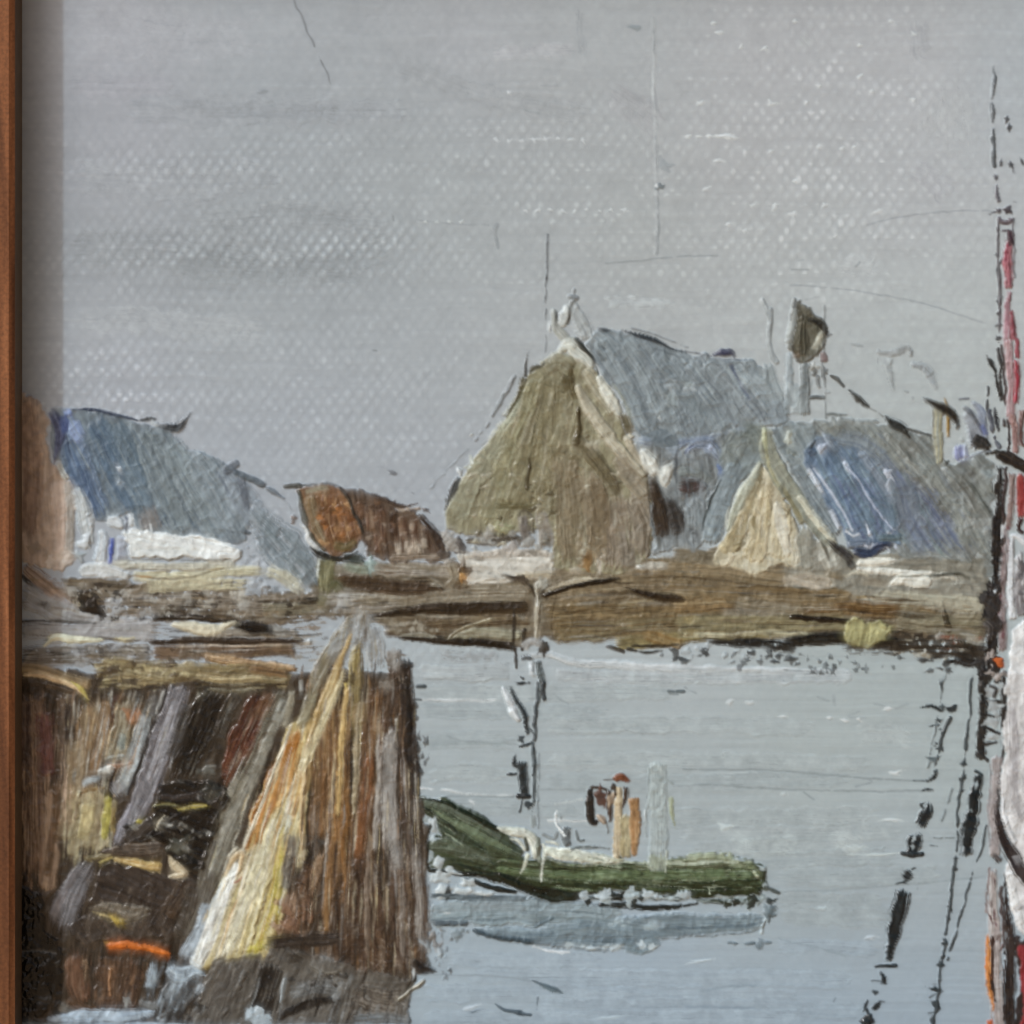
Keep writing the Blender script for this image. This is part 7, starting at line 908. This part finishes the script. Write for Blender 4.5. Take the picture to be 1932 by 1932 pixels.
# wet-in-wet: smear the pigment along the direction in which it was dragged
def smear_along(A, reach, step):
    acc = A.copy(); wsum = 1.0
    for sg in (1, -1):
        px = GX.copy(); py = GY.copy(); vx, vy = TX*sg, TY*sg
        for k in range(1, reach+1):
            px = px+vx*step; py = py+vy*step
            c = np.clip(np.rint((px-X0)/STEP), 0, NX-1).astype(np.int32); r = np.clip(np.rint((py-Y0)/STEP), 0, NY-1).astype(np.int32)
            d0 = vx*TX[r, c]+vy*TY[r, c]; f = np.where(d0 < 0, -1.0, 1.0); vx, vy = TX[r, c]*f, TY[r, c]*f
            wk = 1-k/(reach+1.0); acc = acc+A[r, c]*wk; wsum += wk
    return acc/wsum
keep = np.clip(.30+1.1*(fbm(GX, GY, 90, 2, 71)-.42), .12, .9)[..., None]
lineart = np.zeros(L.shape, bool)
for k_, nm_ in enumerate(OWN):
    if nm_.startswith(('mooring_rope', 'moored_ship', 'slanting', 'green_boat')): lineart |= L == k_
keep = np.where((lineart | ~thick)[..., None], .85, keep)
C = (C*keep+smear_along(C, 5, 9.0)*(1-keep)).astype(np.float32)
MOT = fbm(GX, GY, 40, 2, 81); dots = np.clip(WEAVE-.25, 0, 1)
C *= (1+(thick*(.34*(MOT-.5)-.10*(crest2 < .35))+thin*(.26*dots-.06))[..., None]).astype(np.float32)     # the weave breaks through the thinner paint
sk = L == KEYS['sky']
C *= (1+(sk*(.11*np.clip(wh, 0, 1.3)*(dots*(.4+1.2*ROWS)-.12)+.10*(MOT-.5)))[..., None]).astype(np.float32); H += sk*.9*np.clip(wh-.3, 0, 1.2)*dots
C = drift(C); H = drift(H); R = drift(R); L = L[ri, ci]
R = R-.20*np.clip(1-C.mean(-1)/.16, 0, 1)                 # dark, oily paint dries glossier
Hs = H.copy()
Hs[1:-1, 1:-1] = (H[1:-1, 1:-1]*4+H[:-2, 1:-1]+H[2:, 1:-1]+H[1:-1, :-2]+H[1:-1, 2:])/8
HSCALE = 0.70
PX = (GX-FIELD/2)*U; PZ = -(GY-FIELD/2)*U; PY = -Hs*HSCALE*U
POS = np.stack([PX, PY, PZ], -1).reshape(-1, 3).astype(np.float32)
gy_, gx_ = np.gradient(Hs*HSCALE, STEP)
NRM = np.stack([-gx_, -np.ones_like(gx_), gy_], -1); NRM /= np.linalg.norm(NRM, axis=-1, keepdims=True); NRM = NRM.reshape(-1, 3).astype(np.float32)
PIG = np.concatenate([np.clip(C, .003, .88), np.clip(R, .16, .7)[..., None]], -1).reshape(-1, 4).astype(np.float32)
cellL = L[:-1, :-1]
r_, c_ = np.meshgrid(np.arange(NY-1), np.arange(NX-1), indexing='ij')
base = (r_*NX+c_)
QUAD = np.stack([base, base+NX, base+NX+1, base+1], -1)       # seen from the front, anticlockwise
def grid_mesh(name, mask):
    q = QUAD[mask]; used, inv = np.unique(q.reshape(-1), return_inverse=True)
    nq = len(q)
    me = bpy.data.meshes.new(name)
    me.vertices.add(len(used)); me.vertices.foreach_set('co', POS[used].reshape(-1))
    me.loops.add(nq*4); me.loops.foreach_set('vertex_index', inv.astype(np.int32))
    me.polygons.add(nq); me.polygons.foreach_set('loop_start', (np.arange(nq)*4).astype(np.int32))
    me.update(calc_edges=True)
    a = me.color_attributes.new('pigment', 'FLOAT_COLOR', 'POINT'); a.data.foreach_set('color', PIG[used].reshape(-1))
    me.polygons.foreach_set('use_smooth', np.ones(nq, bool))
    me.normals_split_custom_set_from_vertices(NRM[used])
    me.materials.append(paint)
    return me
INFO = {   # thing: (label, category, kind)
    'sky': ('overcast grey sky painted in dragged strokes over visible canvas weave', 'sky', 'structure'),
    'water': ('blue grey harbour water painted in flat horizontal strokes', 'water', 'structure'),
    'shore': ('brown and ochre muddy bank painted below the houses', 'shore', 'structure'),
    'grey_roofed_house': ('low house with slate blue roof and thick white wall beside the wooden frame', 'house', None),
    'brown_mound': ('dark brown mottled mound between the rust shed and the large olive gable', 'mound', None),
    'rust_brown_shed': ('rust brown rounded shed standing on an olive green post', 'shed', None),
    'large_house': ('large house with olive gable, pale finial and streaky grey roof', 'house', None),
    'white_wall': ('chalky white wall under the olive gable of the large house', 'wall', None),
    'olive_grey_house': ('olive grey roofed house with dark stack chimney behind the blue roof', 'house', None),
    'grey_smoke': ('faint grey wisps of smoke hanging above the slanting black spar', 'smoke', None),
    'slanting_spar': ('black broken spar slanting down from the dark stack chimney', 'spar', None),
    'small_house': ('small house with cream gable and blue ridged roof', 'house', None),
    'white_fence': ('curled white dabs of a fence under the blue roof', 'fence', None),
    'green_boat': ('dark green rowing boat with cream cloth and upright posts', 'boat', None),
    'jetty': ('tall timber jetty of brown, black and yellow leaning piles', 'jetty', None),
    'orange_dash': ('bright orange dash of paint across the foot of the jetty', 'dash', None),
    'moored_ship': ('moored ship with red mast, black shrouds and white hull at the picture edge', 'ship', None),
}
ROPES = ['heavy black dashed mooring rope slanting farthest out over the water', 'short thick black mooring rope close beside the white hull', 'thin dotted mooring rope running between the two thick black ropes',
         'hair thin straight mooring line nearest the hull, below the thick rope', 'faint dotted mooring line under the dark shore, ending at the heavy rope']
PART_LABEL = {'green_boat/furled_sail': 'black and white furled sail hanging on the thin mast', 'large_house/finial': 'pale grey pennant-like finial on the gable peak', 'jetty/yellow_pile': 'broad yellow and cream pile tapering upwards',
              'olive_grey_house/stack_chimney': 'dark olive stack chimney on a grey stem', 'olive_grey_house/cream_chimney': 'cream chimney with curved black cap', 'small_house/blue_roof': 'blue roof with thin white ridges',
              'large_house/gable_wall': 'olive brown gable wall', 'shore/crate': 'yellow olive crate at the edge of the bank', 'water/boat_reflection': 'slate blue reflection under the green boat', 'jetty/black_post': 'black post by the frame'}
things = {}
def tag(ob, label, cat=None, kind=None, group=None):
    ob['label'] = label
    if kind: ob['kind'] = kind
    elif cat: ob['category'] = cat
    if group: ob['group'] = group
def thing_empty(name):
    if name not in things:
        e = bpy.data.objects.new(name, None); col.objects.link(e); e.empty_display_size = .002
        lab, cat, kind = INFO[name]; tag(e, lab, cat, kind); things[name] = e
    return things[name]
order = np.argsort(cellL.reshape(-1), kind='stable'); vals = cellL.reshape(-1)[order]
starts = np.searchsorted(vals, np.arange(len(OWN))); ends = np.searchsorted(vals, np.arange(len(OWN)), side='right')
flatQ = QUAD.reshape(-1, 4)
made = {}; rope_k = 0
heads = {k.split('/')[0] for k in OWN if '/' in k}
for i, key in enumerate(OWN):
    idx = order[starts[i]:ends[i]]
    if len(idx) < 6: continue
    m = np.zeros(cellL.size, bool); m[idx] = True; m = m.reshape(cellL.shape)
    bits = key.split('/'); nm = bits[-1]
    me = grid_mesh(nm, m)
    if len(bits) == 1 and key in heads and key not in ('sky', 'water', 'shore', 'white_wall'):
        nm = 'face'
    ob = bpy.data.objects.new(nm, me); col.objects.link(ob)
    if len(bits) == 1:
        if key == 'mooring_rope':
            tag(ob, ROPES[rope_k], 'rope', None, 'ropes slanting across the water'); rope_k += 1
        else:
            lab, cat, kind = INFO[key]; tag(ob, lab, cat, kind); things[key] = ob
    elif len(bits) == 2: ob.parent = thing_empty(bits[0])
    else: ob.parent = made[bits[0]+'/'+bits[1]]
    made[key] = ob
    if key in PART_LABEL: ob['label'] = PART_LABEL[key]

# ------------------------------------------------------------------ the wooden frame, the canvas behind the paint and the wall
wood, n_, l_, bsdf = node_mat('frame_wood')
tex = n_.new('ShaderNodeTexCoord'); mp = n_.new('ShaderNodeMapping'); mp.inputs['Scale'].default_value = (420, 420, 36)
g1 = n_.new('ShaderNodeTexNoise'); g1.inputs['Scale'].default_value = 1.0; g1.inputs['Detail'].default_value = 6; g1.inputs['Distortion'].default_value = .6
rp = n_.new('ShaderNodeValToRGB'); e = rp.color_ramp.elements
e[0].position = .3; e[0].color = (.095, .038, .016, 1); e[1].position = .72; e[1].color = (.37, .165, .074, 1); k = e.new(.5); k.color = (.215, .088, .036, 1)
g2 = n_.new('ShaderNodeTexNoise'); g2.inputs['Scale'].default_value = 2600; g2.inputs['Detail'].default_value = 4
mx = n_.new('ShaderNodeMix'); mx.data_type = 'RGBA'; mx.blend_type = 'MULTIPLY'; mx.inputs['Factor'].default_value = .75
l_.new(tex.outputs['Object'], mp.inputs['Vector']); l_.new(mp.outputs[0], g1.inputs['Vector']); l_.new(g1.outputs['Fac'], rp.inputs['Fac']); l_.new(tex.outputs['Object'], g2.inputs['Vector'])
l_.new(rp.outputs[0], mx.inputs[6]); l_.new(g2.outputs['Fac'], mx.inputs[7]); l_.new(mx.outputs[2], bsdf.inputs['Base Color'])
bb = n_.new('ShaderNodeBump'); bb.inputs['Strength'].default_value = .3; bb.inputs['Distance'].default_value = .0002; l_.new(g1.outputs['Fac'], bb.inputs['Height']); l_.new(bb.outputs[0], bsdf.inputs['Normal'])
bsdf.inputs['Roughness'].default_value = .5; bsdf.inputs['Specular IOR Level'].default_value = .2
wood_across = wood.copy(); wood_across.name = 'frame_wood_across'; wood_across.node_tree.nodes[mp.name].inputs['Scale'].default_value = (36, 420, 420)
rebate, n_, l_, bsdf = node_mat('shade_painted_rebate'); w0 = n_.new('ShaderNodeTexNoise'); w0.inputs['Scale'].default_value = 700; r0 = n_.new('ShaderNodeValToRGB'); r0.color_ramp.elements[0].color = (.045, .03, .016, 1); r0.color_ramp.elements[1].color = (.10, .068, .036, 1)  # dark colour deepens the shade on the unlit inner wall
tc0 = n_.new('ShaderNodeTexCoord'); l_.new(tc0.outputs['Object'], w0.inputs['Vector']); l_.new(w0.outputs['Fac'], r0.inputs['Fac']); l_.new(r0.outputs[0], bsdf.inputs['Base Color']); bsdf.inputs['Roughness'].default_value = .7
frame = bpy.data.objects.new('picture_frame', None); col.objects.link(frame); frame.empty_display_size = .01
tag(frame, 'narrow reddish brown wooden picture frame around the painting', 'picture frame')
FD = 0.0053                                         # how far the frame's lip stands before the canvas
lip = FIELD/2*(1-FD/DIST)                           # so the lip's near edge is seen 84 units in from the picture's side
xl = (-lip+80*(1-FD/DIST))*U; xr = (X1-60-FIELD/2)*U; zt = -(Y0+60-FIELD/2)*U; zb = -(Y1-60-FIELD/2)*U
prof = [(0, .0015), (0, -FD*.9), (.0006, -FD), (.006, -FD*1.08), (.011, -FD*1.02), (.0125, -FD*.8), (.0125, .012), (0.002, .012), (0.002, .0015)]   # (outwards, y)
def rail(name, a, b, out):
    """one mitred length of moulding from inner corner a to inner corner b; out is the outward direction"""
    d = Vector(b)-Vector(a); L_ = d.length; d.normalize(); ov = Vector(out)
    vs, fs = [], []; nseg = 24
    for s in range(nseg+1):
        for (w, y) in prof:
            p0 = Vector(a)-d*w; p1 = Vector(b)+d*w
            p = p0.lerp(p1, s/nseg)+ov*w; vs.append((p.x, y, p.z))
    n = len(prof)
    for s in range(nseg):
        for k in range(n):
            fs.append((s*n+k, s*n+(k+1) % n, (s+1)*n+(k+1) % n, (s+1)*n+k))
    fs.append(tuple(range(n))); fs.append(tuple(range(nseg*n+n-1, nseg*n-1, -1)))
    me = bpy.data.meshes.new(name); me.from_pydata(vs, [], fs); me.update(); me.materials.append(wood if abs(out[0]) else wood_across)
    import bmesh
    bm = bmesh.new(); bm.from_mesh(me); bmesh.ops.recalc_face_normals(bm, faces=bm.faces); bm.to_mesh(me); bm.free()
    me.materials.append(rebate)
    for p in me.polygons:                            # the rebate, its shade put into a dark colour
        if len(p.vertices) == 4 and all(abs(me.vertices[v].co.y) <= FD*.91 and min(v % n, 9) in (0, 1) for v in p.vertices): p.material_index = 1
    ob = bpy.data.objects.new(name, me); col.objects.link(ob); ob.parent = frame; return ob
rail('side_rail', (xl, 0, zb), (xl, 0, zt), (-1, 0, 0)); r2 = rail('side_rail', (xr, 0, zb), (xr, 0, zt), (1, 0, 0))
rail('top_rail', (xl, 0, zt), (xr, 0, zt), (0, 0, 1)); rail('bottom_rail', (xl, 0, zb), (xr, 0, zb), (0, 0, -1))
linen, n_, l_, bsdf = node_mat('raw_linen'); w1 = n_.new('ShaderNodeTexNoise'); w1.inputs['Scale'].default_value = 900; r3 = n_.new('ShaderNodeValToRGB'); r3.color_ramp.elements[0].color = (.30, .26, .19, 1); r3.color_ramp.elements[1].color = (.48, .42, .32, 1)
l_.new(w1.outputs['Fac'], r3.inputs['Fac']); l_.new(r3.outputs[0], bsdf.inputs['Base Color']); bsdf.inputs['Roughness'].default_value = .9
plaster, n_, l_, bsdf = node_mat('wall_plaster'); w2 = n_.new('ShaderNodeTexNoise'); w2.inputs['Scale'].default_value = 30; w2.inputs['Detail'].default_value = 6; r4 = n_.new('ShaderNodeValToRGB'); r4.color_ramp.elements[0].color = (.50, .47, .42, 1); r4.color_ramp.elements[1].color = (.60, .57, .52, 1)
l_.new(w2.outputs['Fac'], r4.inputs['Fac']); l_.new(r4.outputs[0], bsdf.inputs['Base Color']); bsdf.inputs['Roughness'].default_value = .85
def box(name, x0, x1, y0, y1, z0, z1, mat):
    vs = [(x, y, z) for x in (x0, x1) for y in (y0, y1) for z in (z0, z1)]
    fs = [(0, 1, 3, 2), (4, 6, 7, 5), (0, 4, 5, 1), (2, 3, 7, 6), (0, 2, 6, 4), (1, 5, 7, 3)]
    me = bpy.data.meshes.new(name); me.from_pydata(vs, [], fs); me.update(); me.materials.append(mat)
    ob = bpy.data.objects.new(name, me); col.objects.link(ob); return ob
bk = box('canvas_backing', (X0-FIELD/2)*U, (X1-FIELD/2)*U, .0009, .010, -(Y1-FIELD/2)*U, -(Y0-FIELD/2)*U, linen); bk['kind'] = 'structure'
wl_ = box('wall', -1.6, 1.6, .0121, .12, -1.5, 1.3, plaster); wl_['kind'] = 'structure'

bounce_mat, n_, l_, bsdf = node_mat('warm_bounce_sheet'); w3 = n_.new('ShaderNodeTexNoise'); w3.inputs['Scale'].default_value = 6; w3.inputs['Detail'].default_value = 8; r5 = n_.new('ShaderNodeValToRGB'); r5.color_ramp.elements[0].color = (.60, .40, .23, 1); r5.color_ramp.elements[1].color = (.76, .53, .32, 1)  # warm colour picked for the fill it throws back
tc5 = n_.new('ShaderNodeTexCoord'); l_.new(tc5.outputs['Object'], w3.inputs['Vector']); l_.new(w3.outputs['Fac'], r5.inputs['Fac']); l_.new(r5.outputs[0], bsdf.inputs['Base Color']); bsdf.inputs['Roughness'].default_value = .9
gr = box('ground', -40, 40, -60, 20, -1.7, -1.5, bounce_mat); gr['kind'] = 'structure'  # unseen sheet, added to bounce warm light into the frame's shade
